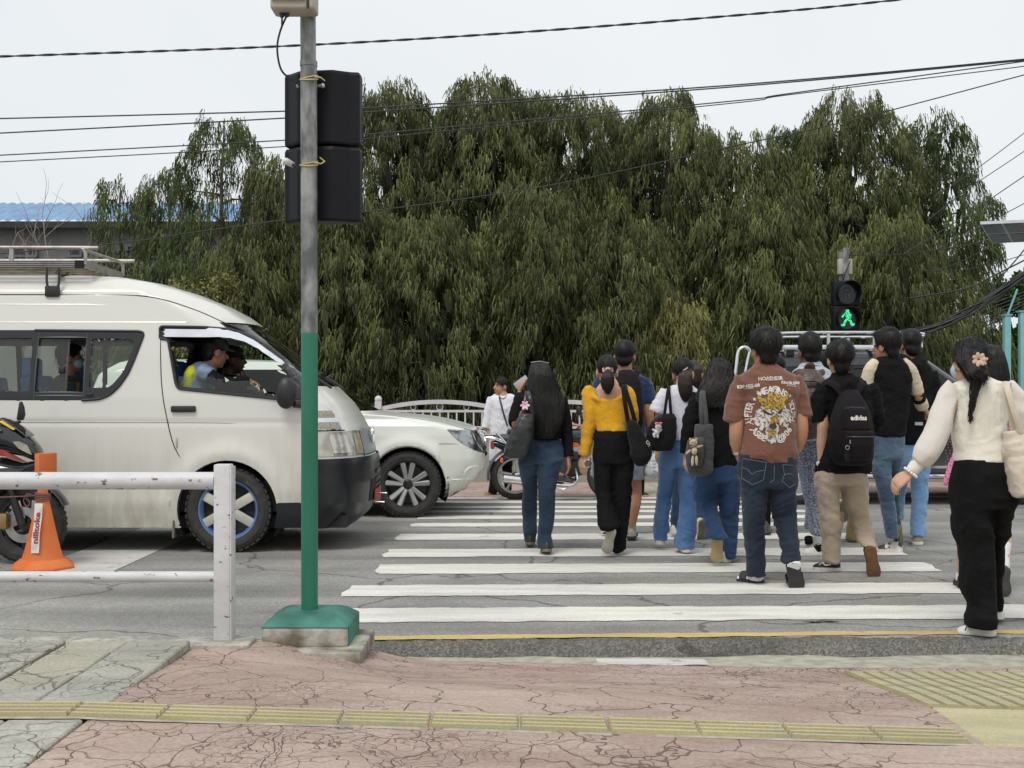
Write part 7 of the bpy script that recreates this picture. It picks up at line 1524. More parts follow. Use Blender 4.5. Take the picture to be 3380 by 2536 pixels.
p.head(2062, 1123, yaw=10, neck=(2062, 1222, 0), sc=1.06); p.mask(); p.torso(1240, 1450, 2062, 2050, 0)
p.arm((2126, 1262, 0), (2141, 1370, -.02), (2158, 1482, .05), (2166, 1528, .05), side=1, r_=(.052, .045, .032), palm=(-1, .1, 0), curl=.9); p.arm((1990, 1262, 0), (1972, 1370, 0), (1960, 1470, .05), (1958, 1520, .06), side=-1)
p.leg([(1985, 1450, 0, .085), (1992, 1600, .12, .06), (1998, 1660, .2, .056), (2000, 1745, .3, .037)]); p.leg([(2085, 1450, 0, .09), (2093, 1580, .0, .064), (2097, 1630, .02, .058), (2092, 1670, .0, .06), (2085, 1712, .0, .05), (2083, 1745, .0, .038)]); p.finish()
p.garment('shirt', navy, rows=[[(1222, 2040, 2086, .07), (1232, 2015, 2110, .09), (1248, 1980, 2135, .11), (1270, 1978, 2138, .12), (1320, 1990, 2128, .125), (1400, 1992, 2126, .125), (1445, 1990, 2128, .13)]], tubes=[[(2120, 1255, 0, .07), (2134, 1290, 0, .072), (2143, 1332, 0, .073)], [(1996, 1255, 0, .07), (1978, 1290, 0, .072), (1968, 1332, 0, .073)]])
p.garment('shorts', grey_sh, rows=[[(1440, 1992, 2128, .125), (1490, 1975, 2126, .13), (1520, 1960, 2127, .13)], [(1505, 1950, 2045, .12, .02), (1560, 1950, 2030, .1, .08), (1575, 1950, 2028, .1, .09)], [(1505, 2040, 2127, .12), (1555, 2046, 2128, .11), (1584, 2048, 2127, .105)]], wr=.006)
p.sock((2083, 1735, 0), (2083, 1768, .02), [.044, .045, .047], fabric('sock_green', (.05, .22, .12), col2=(.6, .58, .5), vs=30)); p.sock((2000, 1735, .28), (2000, 1762, .3), [.042, .042, .042])
p.shoe((2083, 1782, -.06), (2088, 1766, .22), upper=M('shoe_mauve', (.42, .32, .29), .6, var=.2), sole=sole_black, w=.052, thick=.03); p.shoe((2000, 1764, .25), (2002, 1752, .52), upper=MATS['shoe_mauve'], sole=sole_black)
p.hair_short(th=1.02, n=800, L=.03); mb = MB(); mb.ell(p.hc + p.hu * .116 - p.hf * .045, (.034, .036, .01), [p.hr, p.hf, p.hu]); mb.build('bald_patch', M('scalp', (.10, .065, .05), .6), p.root)
bag('backpack', 'dark plain backpack worn by the tall man in navy', 'backpack', 10.0, [(1222, 2052, 2084, .05, .04), (1236, 2036, 2102, .08, .02), (1262, 2028, 2112, .1, .0), (1310, 2026, 2120, .12, -.02), (1370, 2024, 2121, .13, -.03), (1405, 2026, 2116, .12, -.02), (1418, 2036, 2104, .09, 0)], pack_m, p=2.8, straps=[[(2045, 1240, .08), (2035, 1228, .16), (2022, 1236, .3)], [(2092, 1240, .08), (2108, 1232, .16), (2122, 1245, .3)]], strap_r=.03, flat=.25)
pb = bag('plastic_bag', 'thin white plastic carrier bag with dark print in the tall man\'s right hand', 'bag', 10.15, [(1500, 2150, 2170, .03, .05), (1520, 2136, 2172, .06, .04), (1555, 2128, 2172, .08, .03), (1573, 2134, 2166, .06, .03)], M('plastic_white', (.72, .73, .75), .3, var=.08, vs=9, bump=.4, bs=24), wr=.01, sc=(12, 12, 9), straps=[[(2158, 1503, .05), (2163, 1490, .05)]], strap_r=.008)
for k in range(4): text_art('print', pb.bag, 'IIIIII', P(2160, 0, 10.1)[0], P(0, 1522 + 11 * k, 10.1)[2], .018, black_plastic, pb.root)
p = Pn('dark-haired person in blue plaid shirt half hidden behind the tall man in navy', 14.6, 2105, 17)
p.head(2099, 1219, yaw=200, neck=(2099, 1284, 0), sc=.97); p.torso(1300, 1450, 2100, 2105); p.arm((2062, 1310, 0), (2056, 1370, 0), (2060, 1420, -.05), side=-1); p.arm((2136, 1310, 0), (2142, 1370, 0), (2140, 1420, -.05), side=1)
p.leg([(2088, 1460, 0, .075), (2086, 1540, 0, .05), (2085, 1620, 0, .036)]); p.leg([(2118, 1460, 0, .075), (2116, 1540, 0, .05), (2116, 1620, 0, .036)]); p.finish(.009)
p.garment('shirt', fabric('plaid_blue', (.06, .11, .24), col2=(.35, .4, .5), vs=40, thr=(.45, .55), stretch=(1, 1, .2)), rows=[[(1290, 2080, 2118, .07), (1300, 2064, 2136, .1), (1350, 2070, 2132, .11), (1455, 2070, 2134, .11)]], tubes=[[(2066, 1305, 0, .06), (2057, 1365, 0, .052), (2060, 1415, -.05, .04)], [(2132, 1305, 0, .06), (2142, 1365, 0, .052), (2140, 1415, -.05, .04)]], vox=.014)
p.garment('trousers', blk, rows=[[(1448, 2070, 2134, .11), (1490, 2066, 2138, .12)], [(1480, 2066, 2102, .09), (1625, 2074, 2097, .06)], [(1480, 2100, 2138, .09), (1580, 2104, 2128, .07), (1628, 2106, 2126, .065)]], vox=.014)
p.shoe((2112, 1641, .05), (2134, 1641, -.1), upper=shoe_black, sole=sole_tan); p.shoe((2084, 1641, .05), (2078, 1642, -.2), upper=shoe_black, sole=sole_tan); p.hair_short(n=300)
p = Pn('woman in white tee and pale blue flared jeans with half-tied brown hair', 9.37, 2235, 4, skin_l)
p.head(2256, 1181, yaw=22, neck=(2254, 1272, 0), sc=.97); p.torso(1285, 1480, 2245, 2232)
p.arm((2195, 1303, 0), (2178, 1390, .02), (2172, 1480, .08), (2168, 1520, .1), side=-1); p.arm((2296, 1303, 0), (2308, 1390, .02), (2290, 1460, .15), side=1)
p.leg([(2200, 1490, 0, .075), (2190, 1650, .08, .05), (2180, 1785, .22, .036)]); p.leg([(2262, 1490, 0, .075), (2270, 1650, .02, .05), (2258, 1800, -.02, .036)]); p.finish()
p.garment('tee', white_t, rows=[[(1272, 2228, 2282, .07), (1282, 2204, 2300, .09), (1300, 2190, 2306, .105), (1340, 2190, 2300, .11), (1400, 2194, 2290, .11), (1452, 2198, 2284, .115)]], tubes=[[(2204, 1292, 0, .062), (2184, 1330, 0, .068), (2168, 1364, 0, .07)], [(2292, 1292, 0, .062), (2302, 1330, 0, .068), (2310, 1364, 0, .07)]])
p.garment('jeans', denim_l, rows=[[(1446, 2200, 2280, .1), (1475, 2184, 2288, .12), (1510, 2175, 2290, .125), (1540, 2174, 2290, .125)], [(1525, 2174, 2238, .11), (1560, 2174, 2230, .095, .02), (1600, 2176, 2224, .08, .06), (1650, 2166, 2219, .08, .1), (1700, 2161, 2209, .08, .14), (1745, 2159, 2206, .085, .18), (1782, 2160, 2198, .085, .2)],
          [(1525, 2234, 2291, .11), (1570, 2238, 2292, .09), (1610, 2241, 2293, .085), (1650, 2243, 2296, .085), (1700, 2243, 2296, .09), (1745, 2237, 2297, .1), (1782, 2227, 2291, .1), (1808, 2228, 2289, .1)]], wr=.007, sc=(5, 5, 13))
p.shoe((2180, 1799, .12), (2178, 1788, .38), upper=shoe_white); p.shoe((2268, 1825, -.1), (2250, 1812, .16), upper=shoe_white)
o = p.hair_long([(1218, 2250, 2282, .03, -.07), (1240, 2242, 2281, .045, -.09), (1270, 2240, 2283, .05, -.1), (1295, 2243, 2284, .045, -.1), (1312, 2248, 2276, .03, -.1), (1328, 2255, 2268, .012, -.1)], n=260, mat=hair_br, wave=.12, amp=.005); o.data.materials[0] = hair_m; p.strands(o, 500, .05, lift=.05, flow=(.1, -.3, -.6))
mb = MB(); mb.tube([p.q(2252, 1224, -.1), p.q(2262, 1220, -.115), p.q(2270, 1214, -.11)], .005, 6); mb.build('hair_clip', M('clip_pearl', (.6, .55, .5), .3), p.root)
b = bag('tote_bag', 'black zipped tote bag of the woman in white tee with a white plush on it', 'bag', 9.16, [(1366, 2190, 2226, .05), (1380, 2164, 2232, .075), (1410, 2140, 2232, .085), (1440, 2132, 2230, .09), (1470, 2136, 2224, .09), (1486, 2145, 2214, .075), (1489, 2152, 2206, .06)], bag_blk, p=3.0, wr=.006, straps=[[(2193, 1372, -.03), (2200, 1320, -.02), (2206, 1282, .05), (2209, 1278, .2)], [(2215, 1372, -.03), (2211, 1320, -.02), (2207, 1281, .07), (2210, 1278, .2)]], strap_r=.012)
def plush(name, label, parts, Y, mat, group=None, bow=None):
 t = thing(name, label, 'plush toy', P(parts[0][0], parts[0][1] + 20, Y), group)
 for nm, (x, y, rx, rz, rot) in [(q_[5] if len(q_) > 5 else 'limb', q_[:5]) for q_ in parts]:
  a = math.radians(rot); k = Y / F; mb = MB(); mb.ell(P(x, y, Y), (rx * k, min(rx, rz) * k * .9, rz * k), [np.array((math.cos(a), 0, math.sin(a))), np.array((0, 1.0, 0)), np.array((-math.sin(a), 0, math.cos(a)))], 14, 10); mb.build(nm, mat, t)
 return t
pl_w = fabric('plush_white', (.74, .70, .78), bump=.8, bs=120); pl_t = fabric('plush_cream', (.60, .49, .34), bump=.8, bs=120)
t = plush('plush_bunny', 'small white plush toy with a red bow on the black zipped tote', [(2173, 1411, 11, 11, 0, 'head'), (2168, 1427, 9, 10, 10, 'body'), (2160, 1421, 4, 9, 60, 'arm'), (2179, 1422, 4, 8, -50, 'arm'), (2159, 1437, 4.5, 9, 20, 'leg'), (2171, 1438, 4.5, 9, 0, 'leg'), (2166, 1400, 3.5, 6, 20, 'ear'), (2180, 1400, 3.5, 6, -20, 'ear')], 9.03, pl_w)
for s__ in (-1, 1): mb = MB(); mb.ell(P(2175 + s__ * 5.5, 1398, 8.99), (.014, .008, .011), [U((1, 0, .3 * s__)), np.array((0, 1.0, 0)), U((-.3 * s__, 0, 1))]); mb.build('bow', M('bow_red', (.70, .12, .13), .6), t)
p = Pn('brown-haired person in dark blue jeans mostly hidden in front of the woman in white tee', 10.5, 2275, 14)
p.head(2290, 1190, yaw=30, neck=(2288, 1275, 0), sc=1.0); p.torso(1290, 1460, 2285, 2275); p.arm((2245, 1300, 0), (2240, 1385, 0), (2248, 1450, .1), side=-1); p.arm((2328, 1300, 0), (2335, 1385, 0), (2322, 1450, .1), side=1)
p.leg([(2258, 1470, 0, .075), (2240, 1620, .0, .05), (2230, 1745, -.05, .036)]); p.leg([(2300, 1470, 0, .075), (2306, 1610, .05, .05), (2312, 1690, -.2, .036)]); p.finish(.009)
p.garment('top', fabric('dull_green_top', (.06, .07, .06)), rows=[[(1278, 2265, 2310, .07), (1290, 2245, 2330, .1), (1350, 2250, 2324, .11), (1450, 2248, 2326, .11)]], tubes=[[(2250, 1298, 0, .06), (2241, 1380, 0, .05), (2248, 1440, .1, .04)], [(2324, 1298, 0, .06), (2334, 1380, 0, .05), (2322, 1440, .1, .04)]], vox=.014)
p.garment('jeans', denim_m, rows=[[(1445, 2248, 2326, .11), (1500, 2236, 2330, .12)], [(1490, 2236, 2282, .09), (1600, 2220, 2252, .075), (1700, 2216, 2246, .075, -.03), (1755, 2216, 2240, .07, -.05)], [(1490, 2280, 2330, .09), (1600, 2290, 2326, .075, .05), (1660, 2294, 2328, .07, -.08), (1715, 2300, 2330, .065, -.2)]], vox=.013)
p.shoe((2224, 1765, -.12), (2236, 1756, .12), upper=shoe_white); p.shoe((2322, 1716, -.3), (2318, 1790, -.24), up=(-.4, 1, .1), upper=shoe_white, sole=sole_olive)
p.hair_long([(1194, 2276, 2305, .07), (1220, 2272, 2312, .09, -.02), (1260, 2276, 2314, .08, -.04), (1284, 2284, 2312, .05, -.05)], n=160, mat=hair_br)
p = Pn('woman with wavy black hair in black sweater and wide dark blue jeans', 8.85, 2365, 5, skin_l)
p.head(2376, 1184, yaw=0, neck=(2372, 1282, 0), sc=.98); p.torso(1300, 1530, 2366, 2366)
p.arm((2303, 1315, 0), (2276, 1420, 0), (2264, 1498, .04), (2262, 1535, .05), side=-1); p.arm((2424, 1315, 0), (2432, 1420, .02), (2430, 1500, .05), side=1)
p.leg([(2330, 1540, 0, .075), (2340, 1650, .05, .05), (2368, 1765, -.22, .036)]); p.leg([(2410, 1540, 0, .075), (2412, 1680, .03, .05), (2410, 1835, .08, .036)]); p.finish()
p.garment('sweater', blk2, rows=[[(1280, 2345, 2398, .07), (1292, 2318, 2420, .1), (1315, 2296, 2430, .115), (1360, 2300, 2426, .125), (1430, 2296, 2424, .13), (1500, 2292, 2434, .135), (1540, 2292, 2438, .135)]], tubes=[[(2312, 1305, 0, .065), (2290, 1360, 0, .065), (2274, 1420, 0, .06), (2264, 1496, .04, .05)], [(2418, 1305, 0, .065), (2430, 1360, 0, .062), (2434, 1420, .02, .056), (2432, 1496, .05, .046)]], wr=.007)
p.garment('jeans', denim_m, rows=[[(1532, 2294, 2436, .13), (1570, 2292, 2440, .135), (1590, 2292, 2441, .135)], [(1575, 2292, 2374, .12), (1625, 2290, 2376, .11, .03), (1655, 2292, 2378, .1, .03)], [(1640, 2296, 2372, .09, .03), (1675, 2312, 2368, .085, -.06), (1710, 2322, 2374, .085, -.14), (1745, 2328, 2386, .085, -.2), (1765, 2328, 2400, .085, -.23), (1780, 2328, 2410, .08, -.26)],
          [(1575, 2372, 2442, .12), (1625, 2376, 2442, .11), (1680, 2376, 2438, .105, .02), (1725, 2376, 2434, .1, .04), (1775, 2390, 2430, .1, .06), (1840, 2388, 2424, .1, .06)]], wr=.010, sc=(5, 5, 9))
p.shoe((2370, 1768, -.3), (2367, 1860, -.24), up=(0, 1, .12), upper=shoe_white, sole=sole_tan, w=.049, thick=.034); p.shoe((2398, 1858, .0), (2394, 1842, .26), upper=shoe_white)
o = p.hair_long([(1186, 2358, 2394, .06), (1200, 2342, 2408, .1), (1225, 2331, 2417, .115), (1250, 2322, 2424, .11, -.02), (1275, 2311, 2425, .1, -.05), (1298, 2301, 2422, .09, -.07), (1320, 2297, 2412, .07, -.09), (1345, 2318, 2402, .045, -.12)], n=420, wave=.16, amp=.012); p.strands(o, 900, .06, lift=.3)
b = bag('tote_bag', 'dark grey cloth tote bag carrying a cream teddy bear', 'bag', 8.62, [(1402, 2294, 2352, .04), (1420, 2293, 2353, .055), (1460, 2290, 2354, .065), (1500, 2270, 2353, .075), (1535, 2266, 2352, .08), (1558, 2275, 2350, .07), (1570, 2292, 2328, .05)], bag_grey, p=3.2, wr=.006, straps=[[(2317, 1408, -.02), (2314, 1350, -.03), (2316, 1300, .05), (2322, 1290, .18)], [(2332, 1408, -.03), (2329, 1360, -.03), (2322, 1300, .03), (2324, 1289, .18)]], strap_r=.016)
B2 = Pn('x', 8.52, 2300, 55); bpy.data.objects.remove(B2.root); B2.root = b.root; pk = B2.garment('pocket', bag_grey, rows=[[(1444, 2288, 2322, .02), (1455, 2270, 2324, .045), (1500, 2262, 2322, .05), (1532, 2266, 2318, .04), (1540, 2280, 2312, .02)]], p=3.2, wr=.004)
plush('teddy_bear', 'slim cream teddy bear tied to the dark grey tote bag', [(2289, 1462, 13.5, 13, 0, 'head'), (2283, 1471, 7, 6, 0, 'muzzle'), (2278, 1450, 4, 4, 0, 'ear'), (2298, 1450, 4, 4, 0, 'ear'), (2292, 1489, 10, 13, 0, 'body'), (2272, 1492, 4, 12, -50, 'arm'), (2309, 1474, 4, 12, -75, 'arm'), (2286, 1522, 5, 18, -4, 'leg'), (2299, 1520, 5, 17, 3, 'leg')], 8.42, pl_t)
mb = MB(); mb.ell(P(2280, 1471, 8.40), (.008, .006, .006)); mb.ell(P(2286, 1460, 8.39), (.004, .004, .004)); mb.ell(P(2294, 1460, 8.39), (.004, .004, .004)); o_ = mb.build('nose_and_eyes', face_dark, bpy.data.objects['teddy_bear'])
p = Pn('person in black trousers walking hidden in front of the man in brown', 10.6, 2545, 16)
p.head(2560, 1170, yaw=0, neck=(2560, 1255, 0), sc=1.0); p.torso(1280, 1450, 2558, 2550); p.arm((2515, 1285, 0), (2508, 1370, 0), (2512, 1450, .05), side=-1); p.arm((2605, 1285, 0), (2610, 1370, 0), (2606, 1450, .05), side=1)
p.leg([(2535, 1470, 0, .075), (2530, 1610, 0, .05), (2530, 1740, 0, .036)]); p.leg([(2585, 1470, 0, .075), (2588, 1610, .2, .05), (2586, 1720, .4, .036)]); p.finish(.009)
p.garment('top', fabric('grey_top', (.05, .05, .055)), rows=[[(1262, 2535, 2585, .07), (1275, 2515, 2605, .1), (1350, 2520, 2598, .11), (1450, 2518, 2602, .11)]], tubes=[[(2520, 1282, 0, .06), (2508, 1365, 0, .05), (2512, 1440, .05, .04)], [(2600, 1282, 0, .06), (2611, 1365, 0, .05), (2606, 1440, .05, .04)]], vox=.014)
p.garment('trousers', blk, rows=[[(1445, 2518, 2602, .11), (1500, 2512, 2606, .12)], [(1490, 2512, 2558, .09), (1600, 2514, 2548, .07), (1735, 2520, 2541, .06)], [(1490, 2556, 2606, .09), (1600, 2568, 2606, .07, .2), (1715, 2574, 2600, .06, .4)]], vox=.013)
p.shoe((2530, 1765, -.08), (2532, 1752, .2), upper=fabric('shoe_plaid', (.03, .03, .03), col2=(.12, .12, .12), vs=60), sole=sole_black, hgt=1.5); p.shoe((2586, 1745, .38), (2588, 1738, .62), upper=shoe_black, sole=sole_black); p.hair_short(n=200)
p = Pn('man in oversized brown tee with a gold and white printed back', 7.85, 2530, 6)
p.head(2524, 1088, yaw=-14, neck=(2522, 1207, 0), sc=1.04); p.torso(1230, 1520, 2530, 2532)
p.arm((2438, 1285, 0), (2430, 1430, -.02), (2434, 1500, .04), (2452, 1545, .06), side=-1, r_=(.05, .047, .03), palm=(1, .2, 0)); p.arm((2634, 1285, 0), (2646, 1420, -.02), (2632, 1490, .04), (2612, 1540, .06), side=1, r_=(.048, .045, .03))
p.leg([(2485, 1540, 0, .085), (2492, 1720, .02, .055), (2496, 1890, .02, .04)]); p.leg([(2590, 1540, 0, .085), (2602, 1720, 0, .055), (2618, 1845, -.18, .04)]); p.finish()
tee = p.garment('tee', brown, rows=[[(1196, 2494, 2556, .065), (1206, 2488, 2562, .08), (1222, 2464, 2590, .105), (1240, 2442, 2620, .125), (1265, 2430, 2634, .14), (1290, 2446, 2638, .15), (1330, 2456, 2630, .155), (1390, 2455, 2624, .155), (1450, 2448, 2627, .155), (1495, 2442, 2630, .155), (1510, 2441, 2627, .15), (1520, 2470, 2622, .15), (1534, 2520, 2590, .14)]],
          tubes=[[(2456, 1250, 0, .06), (2438, 1290, 0, .066), (2427, 1340, 0, .071), (2421, 1394, 0, .073)], [(2614, 1250, 0, .06), (2634, 1290, 0, .062), (2643, 1335, 0, .064), (2649, 1376, 0, .064)]], wr=.006, sc=(6, 6, 8), vox=.0105)
tag_ = M('tee_print_white', (.62, .59, .54), .8, var=.25, vs=40); gold = M('tee_print_gold', (.50, .32, .05), .7, col2=(.12, .07, .02), vs=75, detail=8, thr=(.45, .58)); goldw = M('tee_print_smoke', (.60, .58, .55), .8, col2=(.15, .10, .08), vs=60, detail=9, thr=(.47, .6)); gdark = M('tee_print_dark', (.045, .035, .025), .8)
kY = 7.72
def T2(x, y): q_ = P(2370 + x / 3.32, 1060 + y / 3.32, kY); return (q_[0], q_[2])
def tpoly(name, pts, mat, lift): art(name, tee, [T2(*q_) for q_ in pts], [tuple(range(len(pts)))], mat, p.root, lift, cuts=2)
for s_, x, y, sz, r_ in (('HOASNESR', 575, 630, .032, .03), ('KIINGS-68', 343, 715, .03, .1), ('Kinotis 6868', 805, 675, .027, -.03)): text_art('lettering', tee, s_, *T2(x, y), sz, tag_, p.root, rot=r_, bold=.0012)
tpoly('print_line', [(525, 647), (640, 645), (640, 651), (525, 653)], tag_, .003); tpoly('print_line', [(750, 688), (865, 696), (865, 702), (750, 694)], tag_, .003); tpoly('print_line', [(750, 704), (865, 714), (865, 720), (750, 710)], tag_, .003); tpoly('print_line', [(305, 742), (390, 730), (390, 736), (305, 748)], tag_, .003)
cxr, cyr = 587, 1030
def round_text(s_, a0, a1, size, rx=238, ry=275, flip=False):
 for k, ch in enumerate(s_):
  if ch == ' ': continue
  a = math.radians(a0 + (a1 - a0) * k / max(1, len(s_) - 1)); x = cxr + rx * math.sin(a); y = cyr - ry * math.cos(a); text_art('lettering', tee, ch, *T2(x, y), size, tag_, p.root, rot=(-a if not flip else math.pi - a), bold=.002)
round_text('MEA@NS', -30, 34, .062); round_text('AJFTER', -108, -66, .052); round_text('YOUTH.', 62, 108, .050); round_text('ASBE', -128, -158, .056, flip=True); round_text('@306', 158, 126, .056, flip=True)
def star(cx, cy, r_): tpoly('star', [(cx + (r_ if k % 2 == 0 else r_ * .42) * math.sin(k * math.pi / 5), cy - (r_ if k % 2 == 0 else r_ * .42) * math.cos(k * math.pi / 5)) for k in range(10)], tag_, .0035)
star(402, 858, 22); star(787, 822, 22)
rsm = random.Random(4)
def blob(cx, cy, rx, ry, n=26, j=.18): return [(cx + rx * (1 + rsm.uniform(-j, j)) * math.cos(2 * math.pi * k / n), cy + ry * (1 + rsm.uniform(-j, j)) * math.sin(2 * math.pi * k / n)) for k in range(n)]
tpoly('print_smoke', blob(485, 1065, 82, 120), goldw, .003); tpoly('print_smoke', blob(715, 1050, 82, 120), goldw, .003); tpoly('print_smoke', blob(580, 1215, 75, 130), goldw, .0036)
tpoly('print_mask', [(415, 745), (440, 800), (500, 850), (540, 800), (600, 775), (660, 800), (705, 850), (755, 790), (775, 725), (775, 800), (750, 880), (690, 950), (680, 1060), (650, 1110), (600, 1150), (545, 1110), (510, 1050), (500, 950), (450, 890), (425, 820)], gold, .0044)
tpoly('print_face', blob(592, 1030, 78, 75, j=.12), goldw, .0052); tpoly('print_brow', [(480, 965), (560, 1010), (590, 1035), (545, 1035), (490, 1000)], gdark, .006); tpoly('print_brow', [(700, 950), (640, 1005), (605, 1035), (650, 1030), (695, 990)], gdark, .006)
tpoly('print_crest', blob(600, 890, 72, 85, j=.2), gold, .0056); tpoly('print_eye', blob(553, 1040, 14, 8), tag_, .0068); tpoly('print_eye', blob(650, 1022, 14, 8), tag_, .0068); tpoly('print_snout', blob(605, 1075, 46, 38, j=.15), gold, .0064); tpoly('print_mouth', blob(590, 1150, 40, 34), gdark, .0066); tpoly('print_jaw', blob(578, 1210, 50, 26), gold, .0066); tpoly('print_jaw', blob(575, 1255, 38, 22), gold, .0066)
p.garment('jeans', denim_d, rows=[[(1498, 2440, 2630, .14), (1540, 2440, 2627, .145), (1585, 2443, 2631, .15), (1610, 2445, 2628, .15)], [(1590, 2444, 2536, .13), (1620, 2447, 2534, .12), (1660, 2449, 2530, .105), (1697, 2451, 2524, .095), (1736, 2454, 2521, .085), (1781, 2460, 2522, .08), (1841, 2465, 2523, .076), (1900, 2466, 2524, .075)],
          [(1590, 2534, 2630, .13), (1620, 2536, 2627, .12), (1660, 2541, 2626, .11, 0), (1697, 2548, 2627, .1, .02), (1725, 2557, 2630, .09, 0), (1755, 2565, 2632, .085, -.05), (1785, 2575, 2635, .08, -.1), (1826, 2583, 2636, .076, -.15), (1845, 2584, 2638, .076, -.17), (1856, 2586, 2628, .07, -.18)]], wr=.008, sc=(5.5, 5.5, 13))
jn = bpy.data.objects[[o.name for o in p.root.children if o.name.startswith('jeans')][0]]; stitch = M('stitch', (.16, .19, .22), .8)
def J2(x, y): q_ = P(2370 + x / 3.32, 1480 + y / 3.32, kY); return (q_[0], q_[2])
for poly in ([(290, 118), (525, 155), (490, 345), (380, 402), (282, 335)], [(285, 215), (340, 238), (378, 290), (420, 255), (505, 240)], [(700, 180), (835, 190)], [(705, 180), (725, 285), (695, 360), (785, 430), (855, 395)], [(725, 290), (790, 275), (840, 310)], [(610, 190), (605, 340), (560, 380)]):
 pts = np.array([J2(*q_) for q_ in poly]); 
 if len(poly) == 5 and poly[0] == (290, 118): pts = np.vstack([pts, pts[:1]])
 pts = np.vstack([pts[i] + (pts[i + 1] - pts[i]) * t for i in range(len(pts) - 1) for t in np.linspace(0, 1, 6)]); W3 = project_back(jn, pts, .003); mb = MB(); mb.tube(list(W3), .0016, 4); mb.build('pocket_stitching', stitch, p.root)
p.shoe((2508, 1926, .04), (2446, 1922, .14), sole=sole_black, w=.05, slide=True, thick=.03); p.shoe((2617, 1850, -.24), (2636, 1953, -.18), up=(-.12, 1, .2), sole=sole_black, w=.056, slide=True, thick=.03)
p.sock((2496, 1885, .02), (2494, 1912, .03), [.042, .043, .045]); p.sock((2615, 1838, -.17), (2620, 1872, -.235), [.044, .048, .044])
p.hair_short(th=1.2, top=.012, n=1400, L=.06, nape=.075, amp=.008)
mb = MB(); c = p.q(2434, 1497, .03); mb.lathe([(.031, -.01), (.034, -.01), (.034, .01), (.031, .01)], c, (0, 0, 1), 18, closed=True); mb.build('wrist_watch', chrome, p.root)
p = Pn('dark-skinned man in pale grey shirt and acid-washed jeans with a brown leather backpack', 9.25, 2680, 7, skin_d)
p.head(2670, 1108, yaw=-12, neck=(2672, 1205, 0), sc=1.03); p.torso(1230, 1460, 2680, 2680); p.arm((2612, 1255, 0), (2604, 1360, 0), (2618, 1440, .12), side=-1); p.arm((2748, 1255, 0), (2757, 1360, 0), (2748, 1440, .12), side=1)
p.leg([(2655, 1490, 0, .08), (2672, 1640, 0, .052), (2697, 1775, -.02, .038), (2702, 1815, -.02, .036)]); p.leg([(2705, 1490, 0, .08), (2690, 1640, .2, .052), (2672, 1750, .45, .038), (2668, 1785, .47, .036)]); p.finish()
p.garment('shirt', grey_shirt, rows=[[(1196, 2650, 2706, .075), (1212, 2640, 2720, .09), (1226, 2620, 2744, .11), (1250, 2602, 2758, .12), (1300, 2612, 2750, .125), (1380, 2614, 2748, .125), (1452, 2612, 2750, .13)]], tubes=[[(2618, 1245, 0, .066), (2606, 1300, 0, .064), (2603, 1360, 0, .058)], [(2744, 1245, 0, .066), (2756, 1300, 0, .064), (2759, 1360, 0, .058)]])
mb = MB(); mb.tube([p.q(2648, 1212, -.03), p.q(2672, 1202, -.085), p.q(2700, 1206, -.07), p.q(2718, 1220, -.02)], .018, 8, flat=.5); mb.build('collar', grey_shirt, p.root)
p.garment('jeans', acid, rows=[[(1440, 2618, 2746, .12), (1490, 2622, 2742, .13), (1520, 2624, 2736, .13)], [(1505, 2622, 2690, .11), (1570, 2640, 2695, .09), (1631, 2652, 2701, .075), (1691, 2664, 2706, .068), (1768, 2678, 2714, .06, -.02)], [(1505, 2676, 2736, .11), (1600, 2672, 2716, .08, .15), (1690, 2662, 2700, .065, .35), (1745, 2656, 2690, .058, .45)]], wr=.006)
p.shoe((2726, 1834, .0), (2652, 1833, .0 + .02), upper=shoe_white, sole=sole_white, w=.047, thick=.028); p.shoe((2698, 1806, .5), (2656, 1807, .52), upper=shoe_white, sole=sole_white, thick=.028); p.sock((2700, 1800, -.01), (2704, 1816, 0), [.034, .034, .034], blk); p.sock((2668, 1775, .46), (2670, 1792, .48), [.034, .034, .034], blk)
p.hair_short(th=1.03, top=.018, n=900, L=.03, nape=.055, front=.01)
b = bag('backpack', 'brown leather backpack on the man in the pale grey shirt', 'backpack', 9.0, [(1218, 2648, 2690, .06, .06), (1232, 2632, 2708, .09, .04), (1255, 2628, 2720, .11, .02), (1300, 2624, 2724, .13, 0), (1370, 2624, 2724, .14, -.01), (1430, 2626, 2722, .13, 0), (1446, 2640, 2710, .09, .02)], leather_br, p=2.7, wr=.006, straps=[[(2645, 1235, .1), (2632, 1222, .16), (2618, 1238, .3)], [(2700, 1235, .1), (2722, 1228, .16), (2738, 1245, .3)], [(2662, 1222, .06), (2668, 1209, .04), (2680, 1208, .04), (2682, 1222, .06)]], strap_r=.024, flat=.3)
for yy in (1262, 1276, 1300): 
 mb = MB(); mb.tube(smoothpath([b.q(2630, yy + 8, -.04), b.q(2650, yy - 2, -.1), b.q(2690, yy - 2, -.12), b.q(2718, yy + 10, -.06)], 5), .006, 6); mb.build('zip', dark_metal, b.root)
p = Pn('person in mustard trousers mostly hidden in front of the boy with the black backpack', 10.1, 2775, 11)
p.head(2735, 1156, yaw=-20, neck=(2745, 1245, 0), sc=1.0); p.torso(1260, 1470, 2755, 2770); p.arm((2708, 1275, 0), (2702, 1360, 0), (2712, 1440, .1), side=-1); p.arm((2800, 1275, 0), (2808, 1360, 0), (2802, 1440, .1), side=1)
p.leg([(2745, 1480, 0, .08), (2768, 1620, 0, .052), (2770, 1700, -.2, .038)]); p.leg([(2800, 1480, 0, .08), (2812, 1620, .0, .052), (2815, 1765, 0, .038)]); p.finish(.009)
